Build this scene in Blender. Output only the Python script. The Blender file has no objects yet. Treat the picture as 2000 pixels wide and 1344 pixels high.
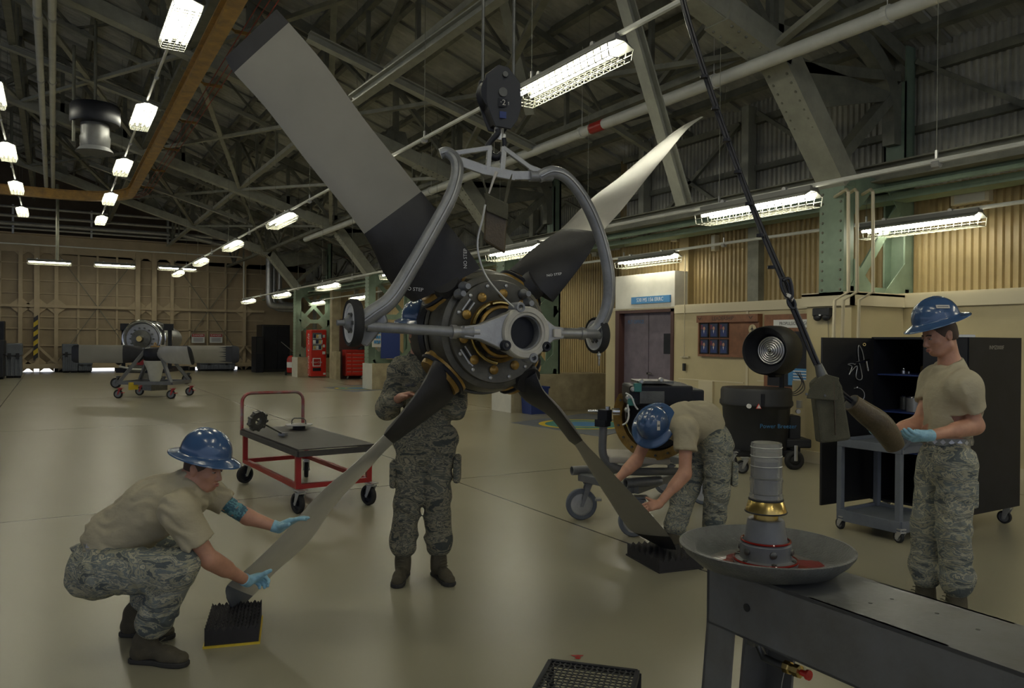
import bpy, bmesh, math, random
import numpy as np
from mathutils import Vector, Matrix, Euler
random.seed(7)
V = Vector
SC = bpy.context.scene
COL = SC.collection
PI = math.pi
# ------------------------------------------------------------------ camera
CAMH = 1.66
FP = 1500.0
_x = V((2514., -13., -FP)).normalized(); _y = V((-895., 14., -FP)).normalized(); _y = (_y - _x*_x.dot(_y)).normalized()
_z = _x.cross(_y)
CM = Matrix((_x, _y, _z))            # camera axes -> world
CP = V((0, 0, CAMH))
cd = bpy.data.cameras.new('camera'); cam = bpy.data.objects.new('camera', cd); COL.objects.link(cam)
cd.sensor_fit = 'HORIZONTAL'; cd.sensor_width = 36; cd.lens = FP/2000*36; cd.clip_end = 300; cd.clip_start = .05
cam.matrix_world = Matrix.Translation(CP) @ CM.to_4x4()
SC.camera = cam
def ray(px, py): return CM @ V(((px-1000)/FP, -(py-672)/FP, -1))
def P(px, py, d): return CP + ray(px, py)*d           # a point at distance d along the view axis
def H(px, py, z=0.):                                    # a point at height z
    r = ray(px, py); return CP + r*((z-CAMH)/r.z)
def PX(px, py, X): r = ray(px, py); return CP + r*(X/r.x)
def PY(px, py, Y): r = ray(px, py); return CP + r*(Y/r.y)
RT = CM @ V((1, 0, 0)); RT.z = 0; RT.normalize()        # picture right, level
FW = V((-RT.y, RT.x, 0))                                # away from the viewer, level
UP = V((0, 0, 1))
LSTR = 50.
JOINT = (4.06, 8.2, 5.14, 7.8)
# ------------------------------------------------------------------ materials
MT = {}
def mat(name, col, rough=.5, metal=0., vary=0., vscale=6., bump=0., bscale=40., emit=None, estr=0., coat=0., stretch=None, col2=None, spec=None, rvary=0.):
    if name in MT: return MT[name]
    m = bpy.data.materials.new(name); m.use_nodes = True; nt = m.node_tree; N = nt.nodes; L = nt.links
    b = N['Principled BSDF']
    b.inputs['Base Color'].default_value = (*col, 1); b.inputs['Roughness'].default_value = rough; b.inputs['Metallic'].default_value = metal
    if coat: b.inputs['Coat Weight'].default_value = coat; b.inputs['Coat Roughness'].default_value = .08
    if spec is not None: b.inputs['Specular IOR Level'].default_value = spec
    if emit: b.inputs['Emission Color'].default_value = (*emit, 1); b.inputs['Emission Strength'].default_value = estr
    if vary or bump:
        tc = N.new('ShaderNodeTexCoord'); mp = N.new('ShaderNodeMapping'); L.new(tc.outputs['Object'], mp.inputs['Vector'])
        if stretch: mp.inputs['Scale'].default_value = stretch
    if vary:
        n = N.new('ShaderNodeTexNoise'); n.inputs['Scale'].default_value = vscale; n.inputs['Detail'].default_value = 6; n.inputs['Roughness'].default_value = .65
        L.new(mp.outputs[0], n.inputs['Vector'])
        r = N.new('ShaderNodeValToRGB'); r.color_ramp.elements[0].position = .3; r.color_ramp.elements[1].position = .7
        c2 = col2 or tuple(max(0, c*(1-vary)) for c in col)
        r.color_ramp.elements[0].color = (*c2, 1); r.color_ramp.elements[1].color = (*(tuple(min(1, c*(1+vary*.5)) for c in col)), 1)
        L.new(n.outputs['Fac'], r.inputs['Fac']); L.new(r.outputs['Color'], b.inputs['Base Color'])
    if False:
        n3 = N.new('ShaderNodeTexNoise'); n3.inputs['Scale'].default_value = vscale*1.7; n3.inputs['Detail'].default_value = 5
        L.new(mp.outputs[0], n3.inputs['Vector'])
        mr = N.new('ShaderNodeMapRange'); mr.inputs['To Min'].default_value = max(0, rough-rvary); mr.inputs['To Max'].default_value = rough+rvary
        L.new(n3.outputs['Fac'], mr.inputs['Value']); L.new(mr.outputs[0], b.inputs['Roughness'])
    if bump:
        n2 = N.new('ShaderNodeTexNoise'); n2.inputs['Scale'].default_value = bscale; n2.inputs['Detail'].default_value = 4
        L.new(mp.outputs[0], n2.inputs['Vector'])
        bm = N.new('ShaderNodeBump'); bm.inputs['Strength'].default_value = bump; bm.inputs['Distance'].default_value = .01
        L.new(n2.outputs['Fac'], bm.inputs['Height']); L.new(bm.outputs[0], b.inputs['Normal'])
    MT[name] = m; return m

mat('steel_beam', (.20,.20,.15), .55, 0, .35, 3, col2=(.12,.118,.088))
mat('steel_light', (.34,.34,.27), .5, 0, .25, 3)
mat('steel_green', (.20,.27,.19), .5, 0, .25, 2.5)
mat('roof_deck', (.46,.455,.39), .7, 0, .35, 2.)
mat('purlin', (.36,.36,.30), .6, 0, .2, 3)
mat('corr_grey', (.40,.39,.32), .55, 0, .3, 2.)
mat('corr_yellow', (.38,.285,.13), .5, 0, .25, 1.2)
mat('cream_paint', (.53,.45,.26), .45, 0, .1, 1.5)
mat('cream_trim', (.6,.53,.36), .45)
mat('door_tan', (.37,.29,.18), .6, 0, .2, .8)
mat('door_rib', (.50,.40,.25), .55, 0, .12, 2)
mat('concrete_paint', (.40,.34,.21), .6, 0, .3, 3.)
mat('white_paint', (.62,.6,.52), .5, 0, .15, 2)
mat('lilac_door', (.17,.14,.165), .35, 0, .2, 4, col2=(.12,.10,.12))
mat('dark_jamb', (.07,.03,.025), .5)
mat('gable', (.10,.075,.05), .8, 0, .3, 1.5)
mat('galv', (.5,.5,.48), .35, .6, .2, 5)
mat('white_pipe', (.62,.62,.55), .4, 0, .12, 3)
mat('crane_yellow', (.42,.24,.05), .5, 0, .35, 4, col2=(.22,.13,.05))
mat('red_wire', (.35,.04,.02), .5)
mat('red_paint', (.38,.02,.015), .35, 0, .15, 4)
mat('red_bright', (.62,.03,.02), .3, 0, .1, 3)
mat('black_paint', (.012,.012,.013), .4, 0, .3, 5)
mat('black_satin', (.014,.015,.02), .45, 0, .3, 6, spec=.3)
mat('black_rubber', (.018,.018,.018), .75, 0, .3, 20)
mat('black_plastic', (.014,.015,.018), .5, 0, .2, 8, bump=.15, bscale=300)
mat('grey_paint', (.14,.145,.15), .42, 0, .2, 5, bump=.08, bscale=60)
mat('bench_grey', (.13,.135,.138), .38, 0, .3, 4, col2=(.105,.102,.092), bump=.1, bscale=40, rvary=.1)
mat('pan_grey', (.12,.125,.12), .38, .2, .3, 18, bump=.35, bscale=120, rvary=.1)
mat('chrome', (.6,.6,.6), .18, 1., .1, 10)
mat('alu', (.55,.55,.56), .34, .95, .15, 14, bump=.05, bscale=60)
mat('cast_alu', (.36,.36,.35), .38, .75, .2, 9, bump=.12, bscale=90)
mat('cast_grey', (.25,.255,.26), .42, .35, .25, 9, bump=.12, bscale=70)
mat('dark_metal', (.14,.14,.125), .42, .6, .3, 10)
mat('hub_metal', (.105,.098,.075), .4, .5, .35, 9, bump=.1, bscale=60)
mat('collar_metal', (.46,.44,.38), .5, .15, .2, 9)
mat('reflector', (.16,.16,.14), .5)
mat('amber', (.42,.25,.05), .3, .5, .4, 8, col2=(.16,.10,.035))
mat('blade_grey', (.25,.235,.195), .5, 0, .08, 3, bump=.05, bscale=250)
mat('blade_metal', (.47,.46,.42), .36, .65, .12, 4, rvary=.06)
mat('blade_bright', (.62,.61,.58), .3, .45, .12, 4, rvary=.06)  # lighter blade metal; reflected daylight on the lower left blade put into its colour
mat('blade_black', (.022,.021,.022), .55, 0, .35, 6, bump=.12, bscale=160)
mat('eye_white', (.33,.30,.27), .35)
mat('helmet_blue', (.04,.092,.205), .25, 0, .12, 5, coat=.5)
mat('glove_blue', (.27,.50,.62), .5, 0, .15, 20, bump=.4, bscale=70)
mat('skin', (.50,.255,.165), .5, 0, .18, 16)
mat('hair', (.07,.045,.03), .8)
mat('lip', (.40,.15,.11), .5)
mat('tshirt', (.43,.38,.26), .9, 0, .1, 5, bump=.9, bscale=11, stretch=(1,1,1.6))
mat('canvas', (.085,.08,.05), .85, 0, .3, 9, bump=.5, bscale=300)
mat('canvas_brown', (.085,.06,.028), .45, 0, .4, 7, bump=.3, bscale=80)
mat('boot_suede', (.08,.068,.042), .85, 0, .3, 12, bump=.3, bscale=120)
mat('boot_sole', (.03,.028,.024), .8)
mat('belt', (.24,.24,.21), .3, .3, .3, 30)
mat('hydraulic_oil', (.20,.012,.008), .08, 0)
mat('yellow', (.62,.45,.03), .5)
mat('blue_panel', (.02,.04,.16), .5)
mat('blue_sign', (.05,.20,.42), .5)
mat('wood_frame', (.24,.10,.045), .5, 0, .3, 8)
mat('white', (.72,.72,.70), .5)
mat('teal', (.05,.22,.2), .5)
mat('hose_black', (.02,.02,.024), .35)
mat('photo_navy', (.02,.035,.09), .5)
mat('case_grey', (.13,.145,.17), .6, 0, .2, 4)
mat('brass', (.55,.40,.14), .25, 1)
mat('foam', (.028,.026,.026), .9, 0, .2, 12)
mat('cart_top', (.055,.05,.046), .45, 0, .5, 6, stretch=(1,5,1), col2=(.04,.038,.035))
mat('tattoo', (.04,.12,.16), .5)
mat('mesh_black', (.03,.03,.032), .5, 0, .2, 30)
mat('paper', (.55,.52,.46), .8)

def floor_mat():
    m = bpy.data.materials.new('epoxy_floor'); m.use_nodes = True; nt = m.node_tree; N = nt.nodes; L = nt.links
    b = N['Principled BSDF']
    g = N.new('ShaderNodeNewGeometry'); sx = N.new('ShaderNodeSeparateXYZ'); L.new(g.outputs['Position'], sx.inputs[0])
    n = N.new('ShaderNodeTexNoise'); n.inputs['Scale'].default_value = .45; n.inputs['Detail'].default_value = 3; n.inputs['Roughness'].default_value = .5
    L.new(g.outputs['Position'], n.inputs['Vector'])
    r = N.new('ShaderNodeValToRGB'); r.color_ramp.elements[0].color = (.325,.30,.215,1); r.color_ramp.elements[1].color = (.35,.325,.235,1)
    r.color_ramp.elements[0].position = .1; r.color_ramp.elements[1].position = .9
    L.new(n.outputs['Fac'], r.inputs['Fac'])
    def math_(op, a, bb=None, c=None):
        k = N.new('ShaderNodeMath'); k.operation = op
        for i, q in enumerate((a, bb, c)):
            if q is None: continue
            if isinstance(q, (int, float)): k.inputs[i].default_value = q
            else: L.new(q, k.inputs[i])
        return k.outputs[0]
    def joint(sock, off, per, w):
        a = math_('PINGPONG', math_('ADD', sock, -off), per/2)
        return math_('LESS_THAN', a, w)
    J = JOINT
    j = math_('MAXIMUM', joint(sx.outputs[0], J[0], J[2], .010), joint(sx.outputs[1], J[1], J[3], .010))
    mx = N.new('ShaderNodeMix'); mx.data_type = 'RGBA'; L.new(j, mx.inputs[0]); L.new(r.outputs[0], mx.inputs[6]); mx.inputs[7].default_value = (.025,.023,.018,1)
    # scuffs
    n4 = N.new('ShaderNodeTexNoise'); n4.inputs['Scale'].default_value = 1.3; n4.inputs['Detail'].default_value = 3; n4.inputs['Roughness'].default_value = .5
    mp = N.new('ShaderNodeMapping'); mp.inputs['Scale'].default_value = (1,.3,1); L.new(g.outputs['Position'], mp.inputs[0]); L.new(mp.outputs[0], n4.inputs['Vector'])
    r4 = N.new('ShaderNodeValToRGB'); r4.color_ramp.elements[0].position = .2; r4.color_ramp.elements[0].color = (.86,.85,.82,1); r4.color_ramp.elements[1].position = .75; r4.color_ramp.elements[1].color = (1,1,1,1)
    L.new(n4.outputs['Fac'], r4.inputs[0])
    m2 = N.new('ShaderNodeMix'); m2.data_type = 'RGBA'; m2.blend_type = 'MULTIPLY'; m2.inputs[0].default_value = .35; L.new(mx.outputs[2], m2.inputs[6]); L.new(r4.outputs[0], m2.inputs[7])
    L.new(m2.outputs[2], b.inputs['Base Color'])
    n5 = N.new('ShaderNodeTexNoise'); n5.inputs['Scale'].default_value = 2.2; n5.inputs['Detail'].default_value = 2
    L.new(g.outputs['Position'], n5.inputs['Vector'])
    mr = N.new('ShaderNodeMapRange'); mr.inputs['To Min'].default_value = .24; mr.inputs['To Max'].default_value = .31; L.new(n5.outputs['Fac'], mr.inputs['Value']); b.inputs['Roughness'].default_value = .27
    n6 = N.new('ShaderNodeTexNoise'); n6.inputs['Scale'].default_value = 190; n6.inputs['Detail'].default_value = 2; L.new(g.outputs['Position'], n6.inputs['Vector'])
    n7 = N.new('ShaderNodeTexNoise'); n7.inputs['Scale'].default_value = 3.5; n7.inputs['Detail'].default_value = 4; L.new(g.outputs['Position'], n7.inputs['Vector'])
    ad = math_('ADD', n6.outputs['Fac'], math_('MULTIPLY', n7.outputs['Fac'], .8))
    bm = N.new('ShaderNodeBump'); bm.inputs['Strength'].default_value = .14; bm.inputs['Distance'].default_value = .004; L.new(ad, bm.inputs['Height']); L.new(bm.outputs[0], b.inputs['Normal'])
    b.inputs['Specular IOR Level'].default_value = .6
    MT['floor'] = m
def camo_mat(name, cols, sc=1.):
    m = bpy.data.materials.new(name); m.use_nodes = True; nt = m.node_tree; N = nt.nodes; L = nt.links
    b = N['Principled BSDF']; b.inputs['Roughness'].default_value = .9
    tc = N.new('ShaderNodeTexCoord'); mp = N.new('ShaderNodeMapping'); mp.inputs['Scale'].default_value = (5.5*sc, 5.5*sc, 15*sc); mp.inputs['Rotation'].default_value = (.25,.2,0)
    L.new(tc.outputs['Object'], mp.inputs[0])
    n = N.new('ShaderNodeTexNoise'); n.inputs['Scale'].default_value = 1.; n.inputs['Detail'].default_value = 5; n.inputs['Roughness'].default_value = .62; n.inputs['Distortion'].default_value = 1.2
    L.new(mp.outputs[0], n.inputs['Vector'])
    r = N.new('ShaderNodeValToRGB'); r.color_ramp.interpolation = 'CONSTANT'
    pos = [0, .42, .48, .53, .575]
    e = r.color_ramp.elements
    while len(e) < 5: e.new(.5)
    for i in range(5): e[i].position = pos[i]; e[i].color = (*cols[i], 1)
    L.new(n.outputs['Fac'], r.inputs[0]); L.new(r.outputs[0], b.inputs['Base Color'])
    n2 = N.new('ShaderNodeTexNoise'); n2.inputs['Scale'].default_value = 14; n2.inputs['Detail'].default_value = 4; n2.inputs['Distortion'].default_value = .8; L.new(tc.outputs['Object'], n2.inputs['Vector'])
    bm = N.new('ShaderNodeBump'); bm.inputs['Strength'].default_value = .9; bm.inputs['Distance'].default_value = .02; L.new(n2.outputs['Fac'], bm.inputs['Height']); L.new(bm.outputs[0], b.inputs['Normal'])
    MT[name] = m
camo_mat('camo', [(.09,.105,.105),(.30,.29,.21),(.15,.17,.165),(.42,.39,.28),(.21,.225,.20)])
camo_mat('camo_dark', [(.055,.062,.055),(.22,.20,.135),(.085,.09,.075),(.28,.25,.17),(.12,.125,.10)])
def emat(name, col, s):
    m = bpy.data.materials.new(name); m.use_nodes = True; nt = m.node_tree; nt.nodes.clear()
    e = nt.nodes.new('ShaderNodeEmission'); e.inputs[0].default_value = (*col, 1); e.inputs[1].default_value = s
    o = nt.nodes.new('ShaderNodeOutputMaterial'); nt.links.new(e.outputs[0], o.inputs[0]); MT[name] = m
def glass_mat():
    m = mat('clear_plastic', (.75,.75,.72), .08); b = m.node_tree.nodes['Principled BSDF']; b.inputs['Transmission Weight'].default_value = .85; b.inputs['IOR'].default_value = 1.2
glass_mat()
# ------------------------------------------------------------------ mesh helpers
W = {}
def frame(axis, up=V((0,0,1))):
    a = V(axis).normalized()
    if abs(a.dot(up)) > .999: up = V((1,0,0)) if abs(a.x) < .9 else V((0,1,0))
    s = up.cross(a).normalized(); u = a.cross(s).normalized()
    return s, u, a                                        # side, up, along
class MB:
    def __init__(s): s.v = []; s.f = []; s.mi = []; s.m = 0; s.ch = []
    def add(s, vs, fs, m=None):
        o = len(s.v); s.ch.append((o, len(s.f))); s.v += [tuple(x) for x in vs]; s.f += [tuple(i+o for i in f) for f in fs]; s.mi += [s.m if m is None else m]*len(fs); return s
    def box(s, c, sz, rz=0, R=None, m=None):
        c = V(c); M = R if R is not None else Matrix.Rotation(rz, 3, 'Z')
        vs = [c + M @ V((x*sz[0]/2, y*sz[1]/2, z*sz[2]/2)) for x in (-1,1) for y in (-1,1) for z in (-1,1)]
        return s.add(vs, [(0,1,3,2),(4,6,7,5),(0,4,5,1),(2,3,7,6),(0,2,6,4),(1,5,7,3)], m)
    def bb(s, lo, hi, m=None): return s.box([(a+b)/2 for a,b in zip(lo,hi)], [abs(b-a) for a,b in zip(lo,hi)], m=m)
    def bar(s, a, b, w, h=None, up=V((0,0,1)), m=None, e=0.):
        a, b = V(a), V(b); h = h or w; S, U, A = frame(b-a, up); a = a - A*e; b = b + A*e
        vs = [p + S*(x*w/2) + U*(y*h/2) for p in (a,b) for x,y in ((-1,-1),(1,-1),(1,1),(-1,1))]
        return s.add(vs, [(0,1,2,3)[::-1],(4,5,6,7),(0,1,5,4),(1,2,6,5),(2,3,7,6),(3,0,4,7)], m)
    def ibeam(s, a, b, w, h, t=.02, up=V((0,0,1)), m=None):
        a, b = V(a), V(b); S, U, A = frame(b-a, up)
        for o, ww, hh in ((U*(h/2-t/2), w, t), (-U*(h/2-t/2), w, t), (V((0,0,0)), t, h-2*t)):
            s.bar(a+o, b+o, ww, hh, up, m)
        return s
    def cyl(s, a, b, r, r2=None, n=16, cap=True, m=None):
        a, b = V(a), V(b); r2 = r if r2 is None else r2; S, U, A = frame(b-a)
        vs = [p + S*(math.cos(2*PI*i/n)*q) + U*(math.sin(2*PI*i/n)*q) for p,q in ((a,r),(b,r2)) for i in range(n)]
        fs = [(i,(i+1)%n,n+(i+1)%n,n+i) for i in range(n)]
        if cap: fs += [tuple(range(n))[::-1], tuple(range(n,2*n))]
        return s.add(vs, fs, m)
    def lathe(s, c, axis, prof, n=32, m=None, up=V((0,0,1)), squash=1., cap=True):
        """prof: (radius, along)"""
        c = V(c); S, U, A = frame(axis, up); vs = []; fs = []
        k = len(prof)
        for (r, h) in prof:
            for i in range(n):
                t = 2*PI*i/n; vs.append(c + A*h + S*(math.cos(t)*r) + U*(math.sin(t)*r*squash))
        for j in range(k-1):
            for i in range(n): fs.append((j*n+i, j*n+(i+1)%n, (j+1)*n+(i+1)%n, (j+1)*n+i))
        if cap and prof[0][0] > 1e-5 : fs.append(tuple(range(n))[::-1])
        if cap and prof[-1][0] > 1e-5: fs.append(tuple(range((k-1)*n, k*n)))
        return s.add(vs, fs, m)
    def ring(s, c, axis, prof, n=32, m=None):
        """closed profile swept round the axis"""
        c = V(c); S, U, A = frame(axis); vs = []; fs = []; k = len(prof)
        for (r, h) in prof:
            for i in range(n):
                t = 2*PI*i/n; vs.append(c + A*h + S*(math.cos(t)*r) + U*(math.sin(t)*r))
        for j in range(k):
            j2 = (j+1) % k
            for i in range(n): fs.append((j*n+i, j*n+(i+1)%n, j2*n+(i+1)%n, j2*n+i))
        return s.add(vs, fs, m)
    def torus(s, c, axis, R, r, n=32, k=10, m=None):
        return s.ring(c, axis, [(R+r*math.cos(2*PI*i/k), r*math.sin(2*PI*i/k)) for i in range(k)], n, m)
    def tube(s, pts, r, n=10, cap=True, m=None, flat=1., upv=None):
        pts = [V(p) for p in pts]; k = len(pts); rr = r if isinstance(r, (list, tuple)) else [r]*k
        vs = []; pu = upv or V((0,0,1)); T = []
        for i in range(k):
            a = pts[max(0,i-1)]; b = pts[min(k-1,i+1)]; T.append((b-a).normalized())
        if upv is None and abs(T[0].dot(pu)) > .95: pu = V((1,0,0))
        for i in range(k):
            S = pu.cross(T[i]);
            if S.length < 1e-4: S = V((0,1,0)).cross(T[i])
            S.normalize(); U = T[i].cross(S).normalized(); 
            if upv is None: pu = U
            for j in range(n):
                t = 2*PI*(j+.5)/n; vs.append(pts[i] + S*(math.cos(t)*rr[i]*flat) + U*(math.sin(t)*rr[i]))
        fs = [(i*n+j, i*n+(j+1)%n, (i+1)*n+(j+1)%n, (i+1)*n+j) for i in range(k-1) for j in range(n)]
        if cap: fs += [tuple(range(n))[::-1], tuple(range((k-1)*n, k*n))]
        return s.add(vs, fs, m)
    def prism(s, poly, th, m=None):
        """poly: planar 3D points; extruded by th (vector)"""
        poly = [V(p) for p in poly]; th = V(th); n = len(poly)
        vs = poly + [p+th for p in poly]
        fs = [tuple(range(n))[::-1], tuple(range(n,2*n))] + [(i,(i+1)%n,n+(i+1)%n,n+i) for i in range(n)]
        return s.add(vs, fs, m)
    def sphere(s, c, r, n=16, k=10, R=None, m=None):
        c = V(c); rr = r if isinstance(r, (tuple, list)) else (r,r,r); vs = []; fs = []
        for j in range(k+1):
            p = PI*j/k
            for i in range(n):
                t = 2*PI*i/n; q = V((rr[0]*math.sin(p)*math.cos(t), rr[1]*math.sin(p)*math.sin(t), rr[2]*math.cos(p)))
                vs.append(c + (R @ q if R is not None else q))
        for j in range(k):
            for i in range(n): fs.append((j*n+i, (j+1)*n+i, (j+1)*n+(i+1)%n, j*n+(i+1)%n))
        return s.add(vs, fs, m)
    def text(s, txt, c, right, up, h, m=None, depth=.002, italic=0., wscale=1.):
        """extruded lettering centred at c, cap height h"""
        cu = bpy.data.curves.new('t', 'FONT'); cu.body = txt; cu.size = 1.; cu.align_x = 'CENTER'; cu.align_y = 'CENTER'; cu.extrude = .0; cu.resolution_u = 2; cu.shear = italic
        o = bpy.data.objects.new('t', cu); COL.objects.link(o)
        dg = bpy.context.evaluated_depsgraph_get(); me = bpy.data.meshes.new_from_object(o.evaluated_get(dg))
        k = h/.7; right = V(right).normalized(); up = V(up).normalized(); nrm = right.cross(up).normalized(); c = V(c)
        vs = [c + right*(q.co.x*k*wscale) + up*(q.co.y*k) + nrm*depth for q in me.vertices]
        fs = [tuple(p.vertices) for p in me.polygons]
        s.add(vs, fs, m)
        bpy.data.objects.remove(o); bpy.data.meshes.remove(me); bpy.data.curves.remove(cu)
        return s
    def each(s, name, mt, parent, smooth=False, **kw):
        """one part object per piece"""
        ch = s.ch + [(len(s.v), len(s.f))]
        for i in range(len(s.ch)):
            m = MB(); o = ch[i][0]; m.add(s.v[o:ch[i+1][0]], [tuple(k-o for k in f) for f in s.f[ch[i][1]:ch[i+1][1]]]); r = m.build(name, mt, parent, smooth, **kw)
        return r
    def build(s, name, mt, parent=None, smooth=False, bevel=0., local=False, sub=0, auto=None, origin=None):
        me = bpy.data.meshes.new(name)
        if parent is not None: Mw = W[parent]
        elif origin is not None: Mw = Matrix.Translation(V(origin))
        else:
            if s.v:
                a = np.array(s.v); Mw = Matrix.Translation(V(((a[:,0].min()+a[:,0].max())/2, (a[:,1].min()+a[:,1].max())/2, a[:,2].min())))
            else: Mw = Matrix()
        vs = s.v
        if not local or parent is None:
            I = np.array(Mw.inverted()); a = np.array(s.v); a = a @ I[:3,:3].T + I[:3,3]; vs = a.tolist()
        me.from_pydata(vs, [], s.f)
        mts = mt if isinstance(mt, (list, tuple)) else [mt]
        for q in mts: me.materials.append(MT[q] if isinstance(q, str) else q)
        if len(mts) > 1: me.polygons.foreach_set('material_index', s.mi)
        if smooth: me.polygons.foreach_set('use_smooth', [True]*len(me.polygons))
        me.validate(); me.update()
        bm = bmesh.new(); bm.from_mesh(me); bmesh.ops.recalc_face_normals(bm, faces=bm.faces); bm.to_mesh(me); bm.free()
        if smooth and auto is not False:
            me.set_sharp_from_angle(angle=math.radians(auto or 40))
        o = bpy.data.objects.new(name, me); COL.objects.link(o)
        if parent is not None: o.parent = parent; W[o] = W[parent].copy()
        else: o.matrix_world = Mw; W[o] = Mw
        if bevel: b = o.modifiers.new('b', 'BEVEL'); b.width = bevel; b.segments = 2; b.limit_method = 'ANGLE'; b.angle_limit = math.radians(45)
        if sub: b = o.modifiers.new('s', 'SUBSURF'); b.levels = sub; b.render_levels = sub
        return o
def tag(o, label, cat=None, group=None, kind=None):
    if label: o['label'] = label
    if cat: o['category'] = cat
    if group: o['group'] = group
    if kind: o['kind'] = kind
    return o
def thing(name, label, cat, loc=(0,0,0), rz=0., group=None, M=None):
    o = bpy.data.objects.new(name, None); COL.objects.link(o); o.empty_display_size = .1
    Mw = M.copy() if M is not None else Matrix.Translation(V(loc)) @ Matrix.Rotation(rz, 4, 'Z')
    o.matrix_world = Mw; W[o] = Mw
    return tag(o, label, cat, group)
def struct(o, kind='structure'): o['kind'] = kind; return o
def copy_tree(o, Mw=None, parent=None):
    c = o.copy(); COL.objects.link(c)
    if parent is not None: c.parent = parent; W[c] = W[parent]
    else: c.matrix_world = Mw; W[c] = Mw
    for ch in list(CH.get(o.name, [])) if False else [q for q in COL.objects if q.parent == o]: copy_tree(ch, parent=c)
    return c
CH = {}
def arc(c, a, b, r, t0, t1, n=8):
    """points on an arc in the plane of unit vectors a, b"""
    return [V(c) + V(a)*(r*math.cos(t0+(t1-t0)*i/n)) + V(b)*(r*math.sin(t0+(t1-t0)*i/n)) for i in range(n+1)]
def smooth_path(pts, k=6):
    """Catmull-Rom"""
    pts = [V(p) for p in pts]; out = []
    for i in range(len(pts)-1):
        p0 = pts[max(0,i-1)]; p1 = pts[i]; p2 = pts[i+1]; p3 = pts[min(len(pts)-1,i+2)]
        for j in range(k):
            t = j/k; out.append(.5*((2*p1) + (p2-p0)*t + (2*p0-5*p1+4*p2-p3)*t*t + (3*p1-p0-3*p2+p3)*t**3))
    out.append(pts[-1]); return out
floor_mat()
# ================================================================== the building
YF, XW, XO, XB = 42.5, 10.8, 10.2, 12.0          # far door line, upper wall, office wall, back wall
XR, ZE, SL = -6.0, 5.94, .36                     # ridge, eave height, roof slope
def roofz(X): return ZE + SL*(XW - X) if X > XR else ZE + SL*(XW-XR) - SL*(XR-X)
m = MB(); m.bb((-24,-12,-.12), (12.6,43.2,0)); struct(m.build('floor', 'floor'))
m = MB(); m.bb((-60,43.2,-.2), (60,90,-.02)); struct(m.build('trim_outdoor_apron', 'white'))
def corr_wall(name, mt, a, b, z0, z1, ztop2=None, per=.1, dep=.035, nrm=None, kind=True):
    """corrugated sheet standing from a to b; ribs vertical"""
    a, b = V(a), V(b); L = (b-a).length; d = (b-a)/L; nrm = V(nrm); k = int(L/per); prof = [(0,0),(.35,0),(.5,1),(.85,1)]
    vs = []
    for i in range(k):
        for (t, h) in prof:
            q = a + d*((i+t)*per) + nrm*(h*dep); f = ((i+t)*per)/L; zt = z1 + ((ztop2-z1)*f if ztop2 is not None else 0)
            vs += [(q.x,q.y,z0), (q.x,q.y,zt)]
    fs = [(2*i,2*i+2,2*i+3,2*i+1) for i in range(len(vs)//2-1)]
    m = MB(); m.add(vs, fs)
    q = -nrm*.03
    m.add([a+q+V((0,0,z0)), b+q+V((0,0,z0)), b+q+V((0,0,ztop2 or z1)), a+q+V((0,0,z1))], [(0,1,2,3)])
    o = m.build(name, mt); 
    return struct(o) if kind else o
corr_wall('wall_right', 'corr_grey', (XW,-8,0), (XW,13.2,0), 3.85, roofz(XW)+.05, nrm=(-1,0,0))
corr_wall('wall_right_lower', 'corr_yellow', (XW-.12,-8,0), (XW-.12,13.2,0), 2.2, 3.9, nrm=(-1,0,0))
corr_wall('wall_right_rear', 'corr_grey', (XB,13.2,0), (XB,YF,0), 3.85, roofz(XB)+.1, nrm=(-1,0,0))
corr_wall('wall_right_rear_lower', 'corr_yellow', (XB-.12,13.2,0), (XB-.12,YF,0), 0, 3.9, nrm=(-1,0,0))
corr_wall('wall_right_return', 'corr_yellow', (XW-.15,13.25,0), (XB,13.25,0), 0, 5.6, nrm=(0,1,0))
# office wall: cream panels, bump-out round the near column foot
m = MB()
m.bb((XO,-8,0),(XO+.5,11.05,2.3)); m.bb((XO,12.78,0),(XO+.5,13.15,2.3)); m.bb((XO+.25,11.05,0),(XO+.5,12.78,2.95))
m.bb((9.05,6.42,0),(XO,7.12,2.3)); m.bb((9.35,7.12,0),(XO,7.6,1.1))
struct(m.build('wall_office', 'cream_paint'))
m = MB()
m.bb((XO-.05,-8,2.16),(XO+.02,6.4,2.33)); m.bb((XO-.04,7.14,2.2),(XO+.02,11.0,2.33)); m.bb((9.0,6.37,2.16),(XO,6.41,2.33)); m.bb((9.0,6.37,2.16),(9.05,7.17,2.33))
m.bb((XO-.02,-8,2.3),(XW,13.15,2.36)); m.bb((9.0,6.37,2.3),(XO,7.17,2.345))
for y in (9.2, 4.2, 2.0): m.bb((XO-.015,y,0),(XO,y+.05,2.2))
struct(m.build('trim_1', 'cream_trim'))
m = MB(); m.bb((9.0,6.36,0),(9.05,7.2,.16)); m.bb((9.0,6.36,0),(XO,6.42,.16)); m.bb((XO-.03,-8,0),(XO,6.36,.14)); m.bb((XO-.03,7.6,0),(XO,11,.14))
struct(m.build('baseboard_right', 'cream_trim'))
# faded panel on office wall
m = MB(); m.bb((XO-.012,7.3,1.0),(XO,9.0,1.03)); m.bb((XO-.012,9.3,.95),(XO,10.9,.97)); m.bb((XO-.035,10.0,0),(XO,10.35,.95)); struct(m.build('trim_2', 'cream_trim'))
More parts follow.
